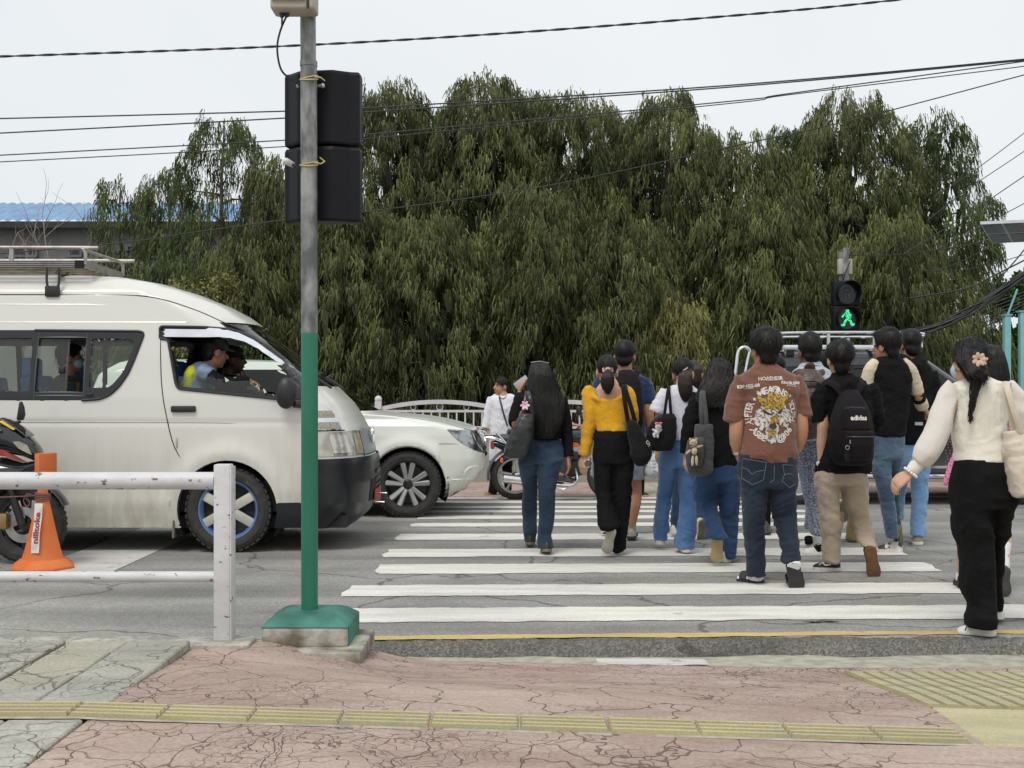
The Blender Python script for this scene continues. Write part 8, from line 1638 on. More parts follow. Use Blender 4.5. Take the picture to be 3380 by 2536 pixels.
p.garment('shirt', blk, rows=[[(1250, 2725, 2775, .07), (1262, 2708, 2800, .1), (1350, 2712, 2796, .11), (1460, 2712, 2806, .12)]], tubes=[[(2712, 1270, 0, .06), (2703, 1355, 0, .05)], [(2796, 1270, 0, .06), (2808, 1355, 0, .05)]], vox=.014)
p.garment('trousers', mustard, rows=[[(1450, 2712, 2806, .12), (1520, 2712, 2860, .12)], [(1500, 2712, 2786, .1), (1620, 2752, 2786, .075), (1700, 2754, 2782, .065, -.15), (1748, 2756, 2778, .06, -.2)], [(1500, 2782, 2862, .1), (1600, 2800, 2840, .085), (1720, 2800, 2830, .075), (1782, 2794, 2834, .08)]], vox=.013)
p.shoe((2818, 1788, -.06), (2806, 1778, .2), upper=shoe_white, sole=sole_tan); p.shoe((2785, 1660, -.2), (2790, 1718, -.15), up=(-.5, 1, 0), upper=shoe_white, sole=sole_olive); p.hair_short(th=1.08, n=300)
p = Pn('boy in loose black shirt and khaki trousers with a wrist watch', 8.38, 2785, 8, skin_l)
p.head(2770, 1126, yaw=-6, neck=(2776, 1240, 0), sc=1.0); p.torso(1270, 1560, 2785, 2785)
p.arm((2716, 1300, 0), (2716, 1412, -.02), (2710, 1526, .0), (2724, 1595, .0), side=-1, r_=(.045, .04, .026), palm=(.7, .3, 0), curl=.4); p.arm((2866, 1295, 0), (2886, 1390, .02), (2868, 1420, .2), side=1)
p.leg([(2735, 1575, 0, .08), (2738, 1700, 0, .052), (2742, 1845, .02, .038)]); p.leg([(2820, 1575, 0, .08), (2838, 1690, .02, .052), (2870, 1795, -.2, .038)]); p.finish()
p.garment('shirt', blk, rows=[[(1232, 2746, 2806, .075), (1244, 2742, 2832, .09), (1262, 2716, 2854, .11), (1290, 2712, 2872, .13), (1330, 2728, 2874, .14), (1400, 2734, 2878, .145), (1480, 2715, 2880, .15), (1530, 2700, 2876, .155), (1560, 2692, 2874, .155)]], tubes=[[(2724, 1275, 0, .062), (2708, 1320, 0, .066), (2708, 1396, 0, .064)], [(2862, 1275, 0, .066), (2882, 1330, 0, .066), (2890, 1390, .02, .06), (2872, 1418, .14, .05)]], wr=.007)
p.garment('trousers', khaki, rows=[[(1545, 2694, 2862, .14), (1575, 2692, 2860, .145), (1600, 2693, 2862, .145)], [(1585, 2692, 2775, .13), (1616, 2695, 2770, .11), (1670, 2703, 2766, .095), (1724, 2708, 2773, .09), (1778, 2715, 2772, .085, .02), (1840, 2717, 2769, .08, .02), (1856, 2718, 2768, .08, .02)],
          [(1585, 2772, 2862, .13), (1616, 2778, 2861, .115), (1670, 2790, 2864, .1), (1712, 2808, 2873, .09, .02), (1751, 2822, 2880, .085, -.06), (1786, 2833, 2888, .08, -.14), (1806, 2846, 2890, .072, -.2)]], wr=.007, sc=(5.5, 5.5, 12))
van_u = M('skate_black', (.016, .018, .028), .7, var=.2); p.shoe((2764, 1886, .02), (2694, 1884, .08), upper=van_u, sole=sole_white, w=.046, thick=.03); p.shoe((2874, 1806, -.28), (2890, 1912, -.22), up=(-.1, 1, .18), upper=van_u, sole=sole_gum, w=.05, thick=.03)
mb = MB(); mb.tube(smoothpath([p.q(2704, 1864, .0), p.q(2716, 1858, -.03), p.q(2724, 1866, -.03), p.q(2742, 1864, -.03)], 4), .005, 6); mb.build('shoe_wave', sole_white, p.root)
p.hair_short(th=1.16, top=.006, n=1300, L=.055, nape=.085, amp=.008)
mb = MB(); c = p.q(2710, 1530, 0); mb.lathe([(.030, -.008), (.034, -.008), (.034, .008), (.030, .008)], c, (-.1, 0, 1), 18, closed=True); wt = mb.build('wrist_watch', steel, p.root); mb = MB(); mb.lathe([(0, 0), (.016, 0), (.018, .008), (0, .010)], p.q(2703, 1530, -.02), (-.75, -.65, 0), 16); mb.build('watch_face', M('watch_white', (.65, .66, .66), .2), wt)
b = bag('backpack', 'black backpack with a white adidas word on its back, worn by the boy', 'backpack', 8.12, [(1286, 2784, 2826, .05, .06), (1298, 2776, 2834, .08, .04), (1320, 2766, 2848, .1, .02), (1345, 2757, 2861, .115, .0), (1370, 2748, 2868, .125, -.01), (1418, 2738, 2876, .135, -.02), (1458, 2735, 2878, .14, -.02), (1500, 2743, 2876, .135, -.01), (1528, 2755, 2864, .11, .01), (1536, 2768, 2850, .09, .02)], pack_m, p=2.9, wr=.003, straps=[[(2782, 1300, .06), (2760, 1275, .1), (2738, 1262, .16), (2722, 1268, .28)], [(2824, 1300, .06), (2838, 1280, .1), (2848, 1265, .16), (2856, 1270, .28)], [(2786, 1290, .04), (2790, 1268, .03), (2806, 1262, .03), (2816, 1268, .03), (2820, 1290, .04)]], strap_r=.026, flat=.3)
B2.root = b.root; B2.Y = 8.0; pk = B2.garment('front_panel', pack_m, rows=[[(1342, 2790, 2852, .04), (1352, 2782, 2864, .07, -.01), (1400, 2778, 2870, .09, -.02), (1420, 2778, 2872, .095, -.02)]], p=3.0, wr=.002, vox=.009); pk2 = B2.garment('lower_pocket', pack_m, rows=[[(1418, 2784, 2874, .07, -.03), (1426, 2780, 2877, .11, -.03), (1470, 2780, 2877, .115, -.03), (1510, 2784, 2872, .1, -.02), (1520, 2795, 2862, .07, 0)]], p=3.0, wr=.003, vox=.009)
text_art('lettering', pk, 'adidas', P(2831.5, 0, 7.93)[0], P(0, 1380, 7.93)[2], .044, sole_white, b.root, bold=.0016)
for yy, xa, xb in ((1345, 2790, 2852), (1441, 2782, 2872)):
 pts = project_back(pk if yy < 1400 else pk2, np.array([P(x, yy + (6 * abs((x - (xa + xb) / 2) / 40) ** 2 if yy < 1400 else 0), 7.95)[[0, 2]] for x in np.linspace(xa, xb, 12)]), .003); mb = MB(); mb.tube(list(pts), .0035, 5); mb.build('zip', M('zip_grey', (.06, .055, .06), .4), b.root)
mb = MB(); c = P(2797, 1478, 7.85); mb.tube([c + np.array((.013 * math.cos(t), 0, .013 * math.sin(t))) for t in np.linspace(0, 2 * math.pi, 17)[:-1]], .0028, 5, closed=True); mb.build('ring', steel, b.root); mb = MB(); mb.box(P(2797, 1503, 7.86), (.026, .008, .08)); mb.build('webbing', bag_blk, b.root); mb = MB(); mb.box(P(2806, 1459, 7.86), (.008, .006, .026)); mb.build('zip_pull', steel, b.root)
p = Pn('tall man in black sweater with cream sleeves and slim blue jeans', 9.4, 2935, 9)
p.head(2925, 1089, yaw=-38, neck=(2930, 1182, 0), sc=1.03); p.torso(1210, 1460, 2935, 2930); p.arm((2866, 1232, 0), (2852, 1330, 0), (2862, 1400, .15), side=-1); p.arm((3002, 1228, 0), (3032, 1310, .02), (3052, 1348, .14), side=1)
p.leg([(2900, 1480, 0, .085), (2918, 1640, 0, .055), (2946, 1790, -.02, .038)]); p.leg([(2955, 1480, 0, .085), (2952, 1640, .12, .055), (2966, 1745, .2, .038)]); p.finish()
p.garment('sweater', blk2, rows=[[(1176, 2904, 2962, .075), (1188, 2892, 2976, .09), (1206, 2882, 2996, .11), (1240, 2874, 3010, .125), (1290, 2877, 3006, .13), (1340, 2879, 2999, .13), (1400, 2878, 2990, .13), (1442, 2878, 2986, .13)]], wr=.006)
cr_ = fabric('raglan_cream', (.63, .54, .40), bump=.35)
for nm, tb in (('sleeve', [(2893, 1192, -.02, .04), (2872, 1222, -.02, .056), (2862, 1270, -.01, .054), (2858, 1320, 0, .05), (2864, 1360, .07, .042)]), ('sleeve', [(2976, 1192, -.02, .04), (3004, 1222, -.02, .056), (3020, 1265, 0, .054), (3029, 1300, .02, .052)])): p.garment(nm, cr_, tubes=[tb], wr=.004)
p.garment('sleeve_band', blk2, tubes=[[(3028, 1298, .02, .055), (3038, 1325, .05, .052)]], wr=.003); p.garment('cuff', cr_, tubes=[[(3037, 1322, .05, .053), (3046, 1345, .1, .05)]], wr=.003)
p.garment('jeans', denim_g, rows=[[(1436, 2880, 2984, .12), (1480, 2873, 2982, .13), (1515, 2874, 2976, .125)], [(1500, 2873, 2936, .11), (1540, 2876, 2938, .095), (1588, 2892, 2944, .08), (1643, 2903, 2950, .07), (1700, 2914, 2956, .063), (1775, 2927, 2965, .058, -.02)], [(1500, 2930, 2975, .1), (1560, 2936, 2966, .08, .08), (1643, 2946, 2968, .068, .15), (1738, 2955, 2972, .055, .2)]], wr=.006, sc=(6, 6, 15))
p.shoe((2980, 1826, .0), (2892, 1824, .06), upper=M('shoe_bw', (.02, .02, .022), .5, col2=(.64, .62, .57), vs=16, thr=(.47, .5)), sole=sole_white, w=.05, thick=.034); p.shoe((2972, 1742, .08), (2978, 1802, .14), up=(-.8, .6, .1), upper=MATS['shoe_bw'], sole=sole_olive, w=.046)
p.hair_short(th=1.12, top=.012, n=1300, L=.06, nape=.07, front=.012, amp=.01)
p = Pn('man in black cap and black hoodie with light blue jeans', 9.9, 3010, 10)
p.head(3002, 1086, yaw=-10, neck=(3002, 1185, 0), sc=1.05); p.mask(); p.torso(1220, 1470, 3005, 3005); p.arm((2940, 1245, 0), (2935, 1350, 0), (2948, 1420, .12), side=-1); p.arm((3070, 1245, 0), (3084, 1345, 0), (3070, 1420, .1), side=1)
p.leg([(2975, 1490, 0, .085), (2968, 1600, .25, .055), (2962, 1700, .5, .04)]); p.leg([(3035, 1490, 0, .085), (3036, 1640, 0, .055), (3032, 1770, 0, .04)]); p.finish()
p.garment('hoodie', blk, rows=[[(1190, 2962, 3045, .1), (1210, 2940, 3070, .12), (1240, 2932, 3078, .13), (1320, 2938, 3072, .135), (1400, 2936, 3070, .135), (1466, 2934, 3068, .14)]], tubes=[[(2944, 1235, 0, .07), (2934, 1300, 0, .066), (2934, 1355, 0, .06), (2946, 1410, .1, .05)], [(3066, 1230, 0, .072), (3082, 1290, 0, .07), (3086, 1345, 0, .062), (3072, 1405, .1, .05)], [(2960, 1196, .02, .05), (2985, 1190, -.09, .05), (3010, 1215, -.13, .06), (3030, 1196, -.08, .05), (3044, 1190, .02, .05)], [(2990, 1200, -.08, .06), (3012, 1232, -.12, .05), (3020, 1250, -.12, .03)]], wr=.007)
p.garment('jeans', denim_ll, rows=[[(1450, 2938, 3064, .12), (1500, 2936, 3066, .13), (1530, 2940, 3066, .125)], [(1510, 2938, 3004, .11), (1560, 2948, 3000, .085, .12), (1640, 2945, 2985, .07, .35), (1715, 2945, 2980, .062, .5)], [(1510, 3000, 3066, .11), (1594, 3011, 3061, .08), (1663, 3010, 3059, .072), (1732, 3007, 3054, .066), (1768, 3006, 3055, .066)]], wr=.007)
p.shoe((3030, 1801, -.06), (3022, 1788, .22), upper=shoe_tan, sole=sole_white, w=.054, thick=.03); p.shoe((2962, 1740, .46), (2958, 1732, .74), upper=shoe_tan, sole=sole_white)
p.hair_short(th=1.0, n=400, L=.03, nape=.07); c, f, r, u = p.hc, p.hf, p.hr, p.hu
mb = MB(); mb.ell(c + u * .05 - f * .012, (.090, .108, .078), [r, f, u], 22, 14); me = remesh(mb, .009, 2, .7); V = get_co(me); V[:, 2] = np.maximum(V[:, 2], c[2] + .022); set_co(me, V); cap_m = fabric('cap_black', (.032, .032, .036), bump=.15); cp = p.put('cap', me, cap_m)
mb = MB(); mb.rings([[c + f * (.085 + .07 * math.sin(t)) + r * .075 * math.cos(t) + u * (.03 - .012 * math.sin(t) + h_) for t in np.linspace(0, math.pi, 12)] for h_ in (0, .005)]); mb.build('cap_brim', cap_m, cp); mb = MB(); mb.ell(c + u * .129 - f * .012, (.008, .008, .004)); mb.build('cap_button', cap_m, cp)
mb = MB(); cq = P(3033, 1399, 9.74); mb.box(cq, (.066, .004, .026)); mb.build('label_patch', M('patch_grey', (.42, .45, .42), .7, var=.2, vs=60), p.root)
p = Pn('person in pink dotted cloth and white socks half hidden behind the woman in cream', 7.5, 3255, 13, skin_l)
p.head(3268, 1140, yaw=5, neck=(3262, 1265, 0), sc=1.0); p.torso(1290, 1560, 3255, 3245); p.arm((3190, 1300, 0), (3180, 1410, .02), (3190, 1500, .1), side=-1); p.arm((3315, 1300, 0), (3325, 1410, .02), (3318, 1500, .1), side=1)
p.leg([(3205, 1600, 0, .08), (3190, 1780, .1, .055), (3176, 1905, .2, .037)]); p.leg([(3290, 1600, 0, .08), (3305, 1745, 0, .056), (3312, 1790, -.02, .054), (3310, 1840, -.1, .045), (3308, 1895, -.16, .038)]); p.finish()
p.garment('tunic', pink_m, rows=[[(1262, 3225, 3295, .08), (1280, 3190, 3325, .11), (1350, 3195, 3318, .12), (1450, 3170, 3320, .13), (1560, 3128, 3330, .15), (1600, 3118, 3335, .16)]], tubes=[[(3196, 1290, 0, .065), (3182, 1400, .02, .055), (3190, 1480, .1, .045)], [(3310, 1290, 0, .065), (3324, 1400, .02, .055), (3318, 1480, .1, .045)]], wr=.008)
p.garment('underskirt', fabric('slip_white', (.72, .71, .70)), rows=[[(1560, 3140, 3325, .13), (1630, 3132, 3330, .15)]], wr=.006)
tn = [o for o in p.root.children if o.name.startswith('tunic')][0]; dot_m = M('dot_plum', (.30, .06, .14), .7)
mb = MB(); rd = random.Random(3)
for k in range(90):
 x = 3112 + (k % 9) * 7 + rd.uniform(-1, 1); y = 1420 + (k // 9) * 19 + (k % 2) * 9; h = project_back(tn, [P(x, y, 7.38)[[0, 2]]], .002)[0]; mb.ell(h, (.0045, .002, .0045), None, 6, 4)
tag(mb.build('dots', dot_m, p.root), kind='stuff')
p.sock((3311, 1798, -.05), (3309, 1880, -.15), [.05, .043, .042]); p.shoe((3314, 1872, -.22), (3312, 1975, -.16), up=(0, 1, .15), upper=shoe_black, sole=M('sole_dark', (.07, .068, .066), .7, var=.2, vs=14, bump=.4, bs=50), w=.054, thick=.036); p.shoe((3182, 1936, .1), (3166, 1928, .34), upper=shoe_black, sole=sole_black); p.sock((3178, 1890, .19), (3176, 1915, .2), [.042] * 3)
p.hair_long([(1142, 3248, 3290, .07), (1165, 3232, 3304, .1), (1200, 3232, 3316, .1, -.02), (1240, 3240, 3326, .08, -.05), (1270, 3246, 3328, .06, -.07)], n=240)
p = Pn('woman in cream puff-sleeved blouse and flowing black trousers with bunned hair', 6.2, 3240, 12, skin_l)
p.head(3198, 1114, yaw=-22, neck=(3215, 1250, 0), sc=1.0); p.mask(); p.torso(1275, 1540, 3235, 3245)
p.arm((3150, 1300, 0), (3090, 1430, -.05), (3003, 1562, -.02), (2962, 1598, 0), side=-1, r_=(.045, .038, .026), palm=(.6, .5, -.5), curl=.55); p.arm((3330, 1300, 0), (3390, 1420, .0), (3395, 1540, .1), side=1)
p.leg([(3200, 1640, 0, .085), (3220, 1830, .0, .055), (3240, 2060, -.05, .038)]); p.leg([(3300, 1640, 0, .085), (3285, 1830, .1, .055), (3290, 2010, .3, .038)]); p.finish()
def rib_blouse(): pass
bl = p.garment('blouse', cream, rows=[[(1243, 3182, 3256, .07), (1252, 3174, 3268, .08), (1264, 3150, 3312, .1), (1285, 3140, 3328, .115), (1320, 3147, 3326, .12), (1360, 3148, 3319, .118), (1405, 3143, 3316, .115), (1450, 3148, 3316, .112), (1490, 3155, 3326, .118), (1526, 3151, 3337, .13)]], wr=.0035, sc=(5, 5, 9), vox=.0095)
V = get_co(bl.data); n_ = get_no(bl.data); base = base_of(bl); zt_ = P(0, 1265, 6.1)[2] - base[2]; zb_ = P(0, 1408, 6.1)[2] - base[2]; m = (V[:, 2] < zt_) & (V[:, 2] > zb_); V[m] += n_[m] * (.0022 * np.sign(np.sin(V[m, 0] * 2 * math.pi / .021)))[:, None]; set_co(bl.data, V)
chif = fabric('chiffon_cream', (.66, .62, .56), bump=.12, var=.05)
p.garment('sleeve', chif, tubes=[[(3150, 1274, 0, .042), (3132, 1294, 0, .052), (3121, 1325, -.01, .056), (3106, 1372, -.02, .064), (3093, 1420, -.03, .067), (3076, 1460, -.04, .070), (3054, 1498, -.04, .068), (3034, 1526, -.03, .046)]], wr=.007, sc=(8, 8, 3)); p.garment('cuff', cream, tubes=[[(3036, 1522, -.03, .040), (3008, 1558, -.02, .034)]], wr=.001)
p.garment('sleeve', chif, tubes=[[(3322, 1274, 0, .044), (3342, 1300, 0, .054), (3360, 1350, 0, .062), (3380, 1420, .02, .068), (3392, 1490, .08, .066), (3396, 1530, .1, .044)]], wr=.007, sc=(8, 8, 3))
p.garment('trousers', blk, rows=[[(1518, 3150, 3338, .125), (1545, 3146, 3348, .14), (1590, 3140, 3357, .15), (1640, 3139, 3356, .155), (1680, 3143, 3344, .15)], [(1650, 3139, 3256, .14), (1700, 3149, 3262, .13), (1740, 3157, 3266, .125), (1800, 3168, 3270, .12), (1870, 3173, 3275, .12), (1930, 3174, 3278, .12), (1965, 3182, 3280, .12), (1995, 3205, 3278, .11, -.03), (2040, 3195, 3280, .11, -.05), (2072, 3194, 3283, .11, -.05)],
          [(1650, 3245, 3354, .14), (1700, 3250, 3334, .13, .02), (1740, 3252, 3320, .12, .06), (1800, 3250, 3296, .11, .12), (1900, 3250, 3296, .1, .2), (1975, 3262, 3298, .1, .3), (2012, 3266, 3294, .1, .3)]], wr=.011, sc=(5, 5, 3.5))
p.shoe((3276, 2100, -.08), (3172, 2090, .02), upper=shoe_white, sole=sole_white, w=.046, thick=.022, hgt=.85); p.shoe((3292, 2046, .24), (3286, 2030, .5), upper=shoe_white)
mb = MB(); mb.tube(smoothpath([p.q(3186, 2082, -.06), p.q(3192, 2066, -.06), p.q(3200, 2060, .0)], 3), .0035, 5); mb.build('shoe_string', face_dark, p.root)
o = p.hair_long([(1130, 3165, 3236, .08, 0), (1160, 3155, 3245, .1, -.01), (1195, 3155, 3248, .1, -.03), (1214, 3172, 3250, .08, -.07), (1236, 3186, 3252, .075, -.1), (1252, 3194, 3250, .06, -.1), (1262, 3204, 3240, .035, -.11)], n=260, amp=.005); p.strands(o, 1100, .055, lift=.18, flow=(.35, -.4, -.5))
mb = MB(); rs_ = np.random.RandomState(9)
for k in range(95):
 x0 = rs_.normal(3222, 8); ph = rs_.uniform(0, 6); ln = rs_.uniform(.6, 1.05); pts = []
 for t in np.linspace(0, 1, 9): pts.append(p.q(x0 * (1 - t) + (3212 + rs_.normal(0, 2) + 10 * math.sin(ph * .5 + t * 5)) * t + (3 + 6 * t) * math.sin(ph + t * 7) - 12 * t ** 3, 1255 + 140 * t * ln, -.145 - .004 * math.sin(ph)))
 mb.tube(pts, [.0035] * 6 + [.0028, .002, .001], 4, cap=False)
tag(mb.build('hair_tail', hair_m, o), kind='stuff')
fl = thing('flower_clip', 'beige cloth flower hair clip in the bun of the woman in cream', 'hair clip', p.q(3231, 1187, -.2)); fm = M('petal_beige', (.62, .42, .33), .7, var=.12, vs=30); c = p.q(3230, 1187, -.20)
for k in range(7):
 a = k * 2 * math.pi / 7; dv = U((math.cos(a), -.2, math.sin(a))); mb = MB(); mb.ell(c + dv * .022, (.017, .005, .011), [dv, np.array((0, 1.0, 0)), U(np.cross(dv, (0, 1, 0)))]); mb.build('petal', fm, fl)
c2 = p.q(3246, 1190, -.17)
for k in range(5): a = k * 2 * math.pi / 5 + .3; dv = U((math.cos(a) * .6, -.2, math.sin(a))); mb = MB(); mb.ell(c2 + dv * .014, (.012, .005, .008), [dv, np.array((0, 1.0, 0)), U(np.cross(dv, (0, 1, 0)))]); mb.build('petal', fm, fl)
mb = MB(); c = p.q(3006, 1560, -.02); ax_ = U(p.q(3003, 1562, -.02) - p.q(3034, 1526, -.03))
for k in range(14):
 a, b_ = frame_of(ax_); t = 2 * math.pi * k / 14; mb.ell(c + .036 * (math.cos(t) * a + math.sin(t) * b_), (.008, .008, .008), None, 8, 6)
mb.build('bracelet', M('bead_white', (.78, .77, .75), .3), p.root)
mb = MB(); mb.tube([p.q(3155, 1212, -.0), p.q(3152, 1222, -.01), p.q(3158, 1226, -.01), p.q(3162, 1218, 0)], .004, 6); mb.build('earring', M('gold', (.6, .42, .14), .3, .8), p.root)
b = bag('tote_bag', 'cream canvas tote bag on the right shoulder of the woman in cream', 'bag', 6.0, [(1424, 3318, 3470, .05, .05), (1440, 3314, 3474, .06, .05), (1500, 3318, 3478, .07, .04), (1560, 3326, 3482, .075, .03), (1630, 3340, 3484, .07, .03), (1642, 3348, 3478, .06, .03)], cream_bag, p=3.6, wr=.006, straps=[[(3346, 1430, .03), (3332, 1350, .0), (3318, 1278, .02), (3322, 1262, .15), (3330, 1266, .25)], [(3372, 1430, .0), (3345, 1350, -.03), (3324, 1278, -.0), (3327, 1262, .15), (3332, 1266, .25)]], strap_r=.016)
p = Pn('woman in white kurta and black trousers waiting on the far pavement, looking left', 14.75, 1655, 18, skin, group='people across the road')
p.head(1654, 1243, yaw=235, neck=(1658, 1306, 0), sc=.97); p.torso(1318, 1450, 1660, 1655); p.b.tube([p.q(1661, 1296, -.02), p.q(1661, 1322, -.06)], [.055, .05], 10, flat=.7, up=(0, 1, 0))
p.arm((1621, 1320, 0), (1611, 1375, 0), (1603, 1420, -.03), (1600, 1468, -.05), side=1, palm=(.8, 0, 0)); p.arm((1698, 1320, 0), (1706, 1375, 0), (1702, 1425, -.03), side=-1, palm=(-.8, 0, 0))
p.leg([(1642, 1480, 0, .075), (1634, 1550, 0, .05), (1632, 1622, 0, .036)]); p.leg([(1680, 1480, 0, .075), (1678, 1550, .05, .05), (1676, 1612, .1, .036)]); p.finish(.0075)
p.garment('kurta', kurta_w, rows=[[(1301, 1632, 1690, .065, .02), (1308, 1620, 1700, .08), (1322, 1615, 1704, .1), (1345, 1624, 1700, .115), (1390, 1621, 1696, .11), (1430, 1616, 1694, .12), (1480, 1614, 1692, .12), (1522, 1616, 1690, .115)]], tubes=[[(1624, 1312, 0, .058), (1614, 1350, 0, .056), (1608, 1385, -.01, .054), (1602, 1415, -.03, .05)], [(1696, 1312, 0, .058), (1705, 1350, 0, .056), (1707, 1385, -.01, .052), (1702, 1415, -.03, .046)]], vox=.012, wr=.006)
p.garment('trousers', blk, rows=[[(1500, 1618, 1690, .1), (1535, 1616, 1692, .1)], [(1525, 1616, 1652, .09), (1580, 1618, 1646, .075), (1628, 1610, 1641, .075)], [(1525, 1655, 1692, .09, .03), (1580, 1662, 1690, .075, .06), (1618, 1664, 1690, .07, .1)]], vox=.013)
p.shoe((1632, 1637, .02), (1604, 1636, -.08), upper=M('sandal_brown', (.26, .14, .07), .7), sole=sole_tan, hgt=.6, thick=.02); p.shoe((1680, 1628, .1), (1668, 1628, -.1), upper=MATS['sandal_brown'], sole=sole_tan, hgt=.6, thick=.02)
c, f, r, u = p.hc, p.hf, p.hr, p.hu; mb = MB(); mb.ell(c + u * .038 - f * .014, (.083, .094, .086), [r, f, u], 20, 14); mb.ell(c - u * .01 - f * .06, (.072, .05, .075), [r, f, u]); mb.ell(c - u * .05 - f * .105, (.04, .035, .05), [r, f, u]); me = remesh(mb, .009, 3, .7); wrinkle(me, .003, (20, 20, 20), 5, 0); o = p.put('hair', me, hair_m); p.strands(o, 500, .06, lift=.1)
mb = MB(); mb.tube(smoothpath([p.q(1646, 1303, -.06), p.q(1653, 1330, -.12), p.q(1662, 1365, -.13), p.q(1675, 1405, -.13)], 5), .011, 6, flat=.3, up=(0, 1, 0)); mb.build('bag_strap', M('strap_violet', (.05, .035, .07), .6), p.root)
mb = MB(); mb.tube(smoothpath([p.q(1648, 1305, -.07), p.q(1656, 1316, -.1), p.q(1668, 1312, -.09), p.q(1675, 1303, -.05)], 4), .005, 5); mb.build('necklace', M('beads_red', (.25, .08, .05), .5), p.root); mb = MB(); mb.lathe([(.028, -.006), (.033, -.006), (.033, .006), (.028, .006)], p.q(1603, 1419, -.03), (0, 0, 1), 14, closed=True); mb.build('bangle', M('gold', (.6, .42, .14), .3, .8), p.root)
t = bag('sling_bag', 'small dark sling bag at the hip of the woman in white kurta', 'bag', 14.6, [(1418, 1676, 1694, .03), (1424, 1674, 1697, .04), (1436, 1675, 1696, .04)], leather, vox=.009)
p = Pn('rider in dark clothes seated on the commuter motorcycle, hands on the handlebar', 14.2, 1800, 19, skin, group='people across the road', z=0)
p.head(1812, 1240, yaw=90, neck=(1800, 1305, 0), sc=1.0); p.torso(1320, 1450, 1795, 1785); p.arm((1800, 1325, -.2), (1850, 1392, -.26), (1893, 1402, -.3), (1915, 1405, -.32), side=1, palm=(0, 0, -1), curl=.9); p.arm((1800, 1325, .2), (1850, 1392, .26), (1893, 1402, .3), (1915, 1405, .32), side=-1, palm=(0, 0, -1), curl=.9)
for s_ in (-1, 1): p.leg([(1790, 1450, s_ * .1, .085), (1872, 1470, s_ * .18, .06), (1850, 1570, s_ * .2, .04)])
p.finish(.009)
p.garment('jacket', fabric('rider_dark', (.03, .03, .034)), rows=[[(1312, 1782, 1818, .14), (1325, 1770, 1824, .2), (1400, 1765, 1822, .17), (1452, 1762, 1820, .16)]], tubes=[[(1800, 1325, -.2, .065), (1848, 1390, -.26, .055), (1880, 1400, -.29, .045)], [(1800, 1325, .2, .065), (1848, 1390, .26, .055), (1880, 1400, .29, .045)]], vox=.014)
p.garment('trousers', fabric('rider_trousers', (.04, .042, .05)), rows=[[(1440, 1762, 1822, .16), (1470, 1762, 1822, .17)]], tubes=[[(1790, 1455, s_ * .1, .095), (1872, 1472, s_ * .18, .075), (1856, 1560, s_ * .2, .058)] for s_ in (-1, 1)], vox=.014)
for s_ in (-1, 1): p.shoe((1842, 1588, s_ * .2), (1888, 1594, s_ * .2), upper=shoe_black, sole=sole_black)
p.hair_short(n=200)
VYd = 9.75
p = Pn('van driver in black cap, blue shirt and yellow safety vest with dark sleeves', VYd, 610, 20, skin, group='people in the van', z=.8)
p.head(722, 1112, yaw=55, neck=(690, 1222, 0), sc=1.02, pitch=12); p.torso(1235, 1400, 655, 625, 0, .11)
p.arm((664, 1232, -.17), (735, 1262, -.2), (825, 1258, -.2), (858, 1282, -.2), side=1, palm=(0, .3, -1), curl=.8); p.arm((664, 1230, .18), (735, 1270, .2), (825, 1262, .2), (850, 1275, .2), side=-1, palm=(0, -.3, -1), curl=.8)
p.leg([(625, 1410, -.1, .085), (760, 1390, -.14, .06), (790, 1500, -.14, .045)]); p.leg([(625, 1410, .1, .085), (760, 1390, .14, .06), (790, 1500, .14, .045)]); p.finish(.009)
p.garment('shirt', fabric('driver_blue', (.22, .29, .40)), rows=[[(1196, 655, 700, .09), (1212, 632, 706, .18), (1260, 616, 706, .2), (1330, 604, 698, .19), (1410, 595, 690, .19)]], tubes=[[(662, 1225, -.17, .07), (700, 1240, -.19, .065)], [(662, 1225, .18, .07), (700, 1240, .19, .065)]], vox=.014)
for s_ in (-1, 1): p.garment('arm_sleeve', blk, tubes=[[(690, 1238, s_ * .19, .062), (735, 1263, s_ * .2, .058), (780, 1264, s_ * .2, .048), (826, 1258, s_ * .2, .04)]], vox=.013)
p.garment('safety_vest', fabric('vest_yellow', (.62, .62, .02)), rows=[[(1208, 630, 672, .17), (1230, 618, 678, .208), (1280, 606, 672, .212), (1410, 592, 668, .205)]], vox=.014)
p.garment('trousers', fabric('driver_trousers', (.09, .10, .11)), tubes=[[(630, 1410, s_ * .1, .1), (760, 1392, s_ * .14, .075), (788, 1490, s_ * .14, .06)] for s_ in (-1, 1)], vox=.015)
p.hair_short(th=.98, n=150); c, f, r, u = p.hc, p.hf, p.hr, p.hu; mb = MB(); mb.ell(c + u * .05 - f * .01, (.088, .105, .075), [r, f, u], 20, 12); me = remesh(mb, .01, 1, .7); cp = p.put('cap', me, cap_m); mb = MB(); mb.rings([[c + f * (.085 + .07 * math.sin(t)) + r * .075 * math.cos(t) + u * (.035 + h_) for t in np.linspace(0, math.pi, 12)] for h_ in (0, .005)]); mb.build('cap_brim', cap_m, cp)
p = Pn('front passenger in black cap and black clothes beside the van driver', 10.55, 700, 21, skin_d, group='people in the van', z=.8)
p.head(770, 1140, yaw=80, neck=(755, 1245, 0), sc=1.02); p.torso(1260, 1400, 745, 735, 0, .11); p.arm((745, 1268, -.18), (790, 1320, -.2), (800, 1268, -.15), side=1); p.arm((745, 1268, .18), (780, 1320, .2), (820, 1310, .15), side=-1); p.leg([(735, 1410, -.1, .085), (830, 1390, -.1, .06), (860, 1480, -.1, .045)]); p.leg([(735, 1410, .1, .085), (830, 1390, .1, .06), (860, 1480, .1, .045)]); p.finish(.01)
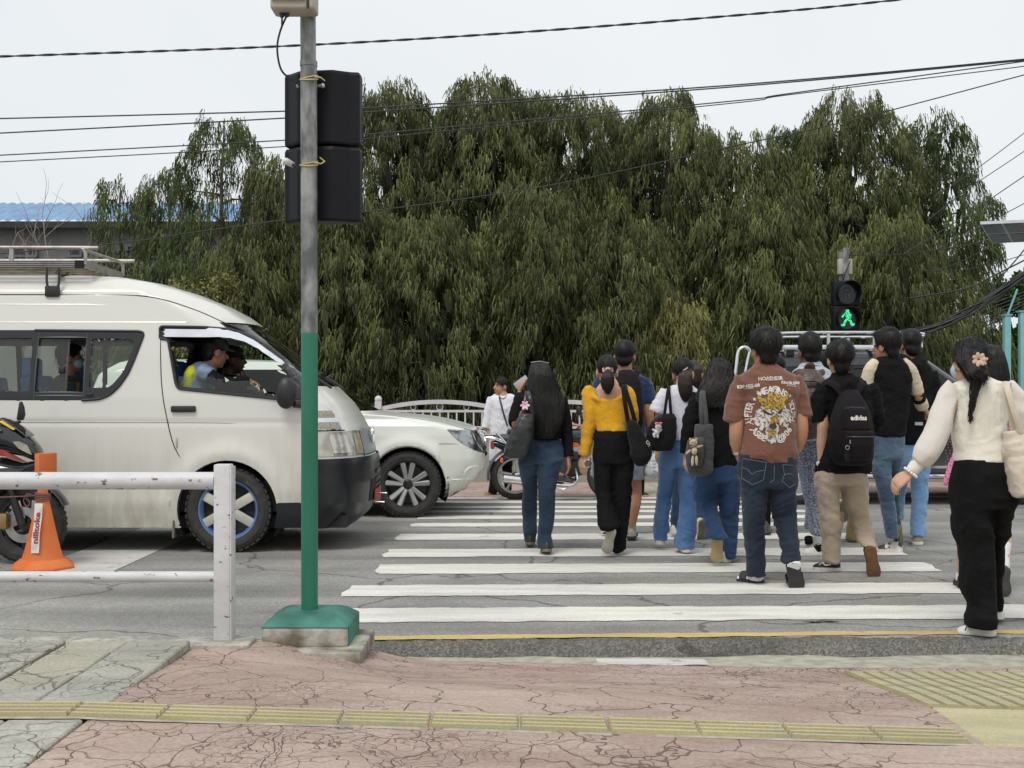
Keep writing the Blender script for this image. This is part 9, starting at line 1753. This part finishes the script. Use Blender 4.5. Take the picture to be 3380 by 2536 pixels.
p.garment('jacket', blk, rows=[[(1238, 735, 778, .1), (1256, 715, 790, .2), (1330, 705, 785, .2), (1410, 700, 775, .2)]], tubes=[[(745, 1268, -.18, .07), (788, 1320, -.2, .06), (800, 1275, -.15, .045)], [(745, 1268, .18, .07), (780, 1320, .2, .06), (815, 1312, .15, .045)]], vox=.015); p.garment('trousers', blk, tubes=[[(738, 1410, s_ * .1, .1), (830, 1392, s_ * .1, .075), (858, 1470, s_ * .1, .06)] for s_ in (-1, 1)], vox=.015)
p.hair_short(th=.98, n=100); c, f, r, u = p.hc, p.hf, p.hr, p.hu; mb = MB(); mb.ell(c + u * .05 - f * .01, (.088, .105, .075), [r, f, u], 20, 12); me = remesh(mb, .01, 1, .7); cp = p.put('cap', me, cap_m); mb = MB(); mb.rings([[c + f * (.085 + .08 * math.sin(t)) + r * .075 * math.cos(t) + u * (.035 + h_) for t in np.linspace(0, math.pi, 12)] for h_ in (0, .006)]); mb.build('cap_brim', cap_m, cp)
p = Pn('rear passenger in dark clothes with a pale mask behind the van\'s open sliding window', 10.0, 230, 22, skin, group='people in the van', z=.8)
p.head(232, 1132, yaw=70, neck=(222, 1240, 0), sc=1.0); p.mask(); p.torso(1260, 1400, 222, 215, 0, .11); p.arm((222, 1265, -.18), (240, 1340, -.2), (290, 1350, -.15), side=1); p.arm((222, 1265, .18), (240, 1340, .2), (290, 1350, .15), side=-1); p.leg([(215, 1410, -.1, .085), (330, 1400, -.1, .06), (340, 1490, -.1, .045)]); p.leg([(215, 1410, .1, .085), (330, 1400, .1, .06), (340, 1490, .1, .045)]); p.finish(.01)
p.garment('jacket', fabric('passenger_dark', (.05, .05, .055)), rows=[[(1238, 200, 246, .1), (1256, 182, 258, .2), (1330, 178, 254, .2), (1410, 178, 250, .2)]], tubes=[[(222, 1268, s_ * .18, .07), (240, 1340, s_ * .2, .06), (286, 1350, s_ * .15, .045)] for s_ in (-1, 1)], vox=.015); p.garment('trousers', blk, tubes=[[(218, 1410, s_ * .1, .1), (330, 1402, s_ * .1, .075), (338, 1480, s_ * .1, .06)] for s_ in (-1, 1)], vox=.015); p.hair_short(th=1.03, n=150)
for p in PEOPLE: p.close()
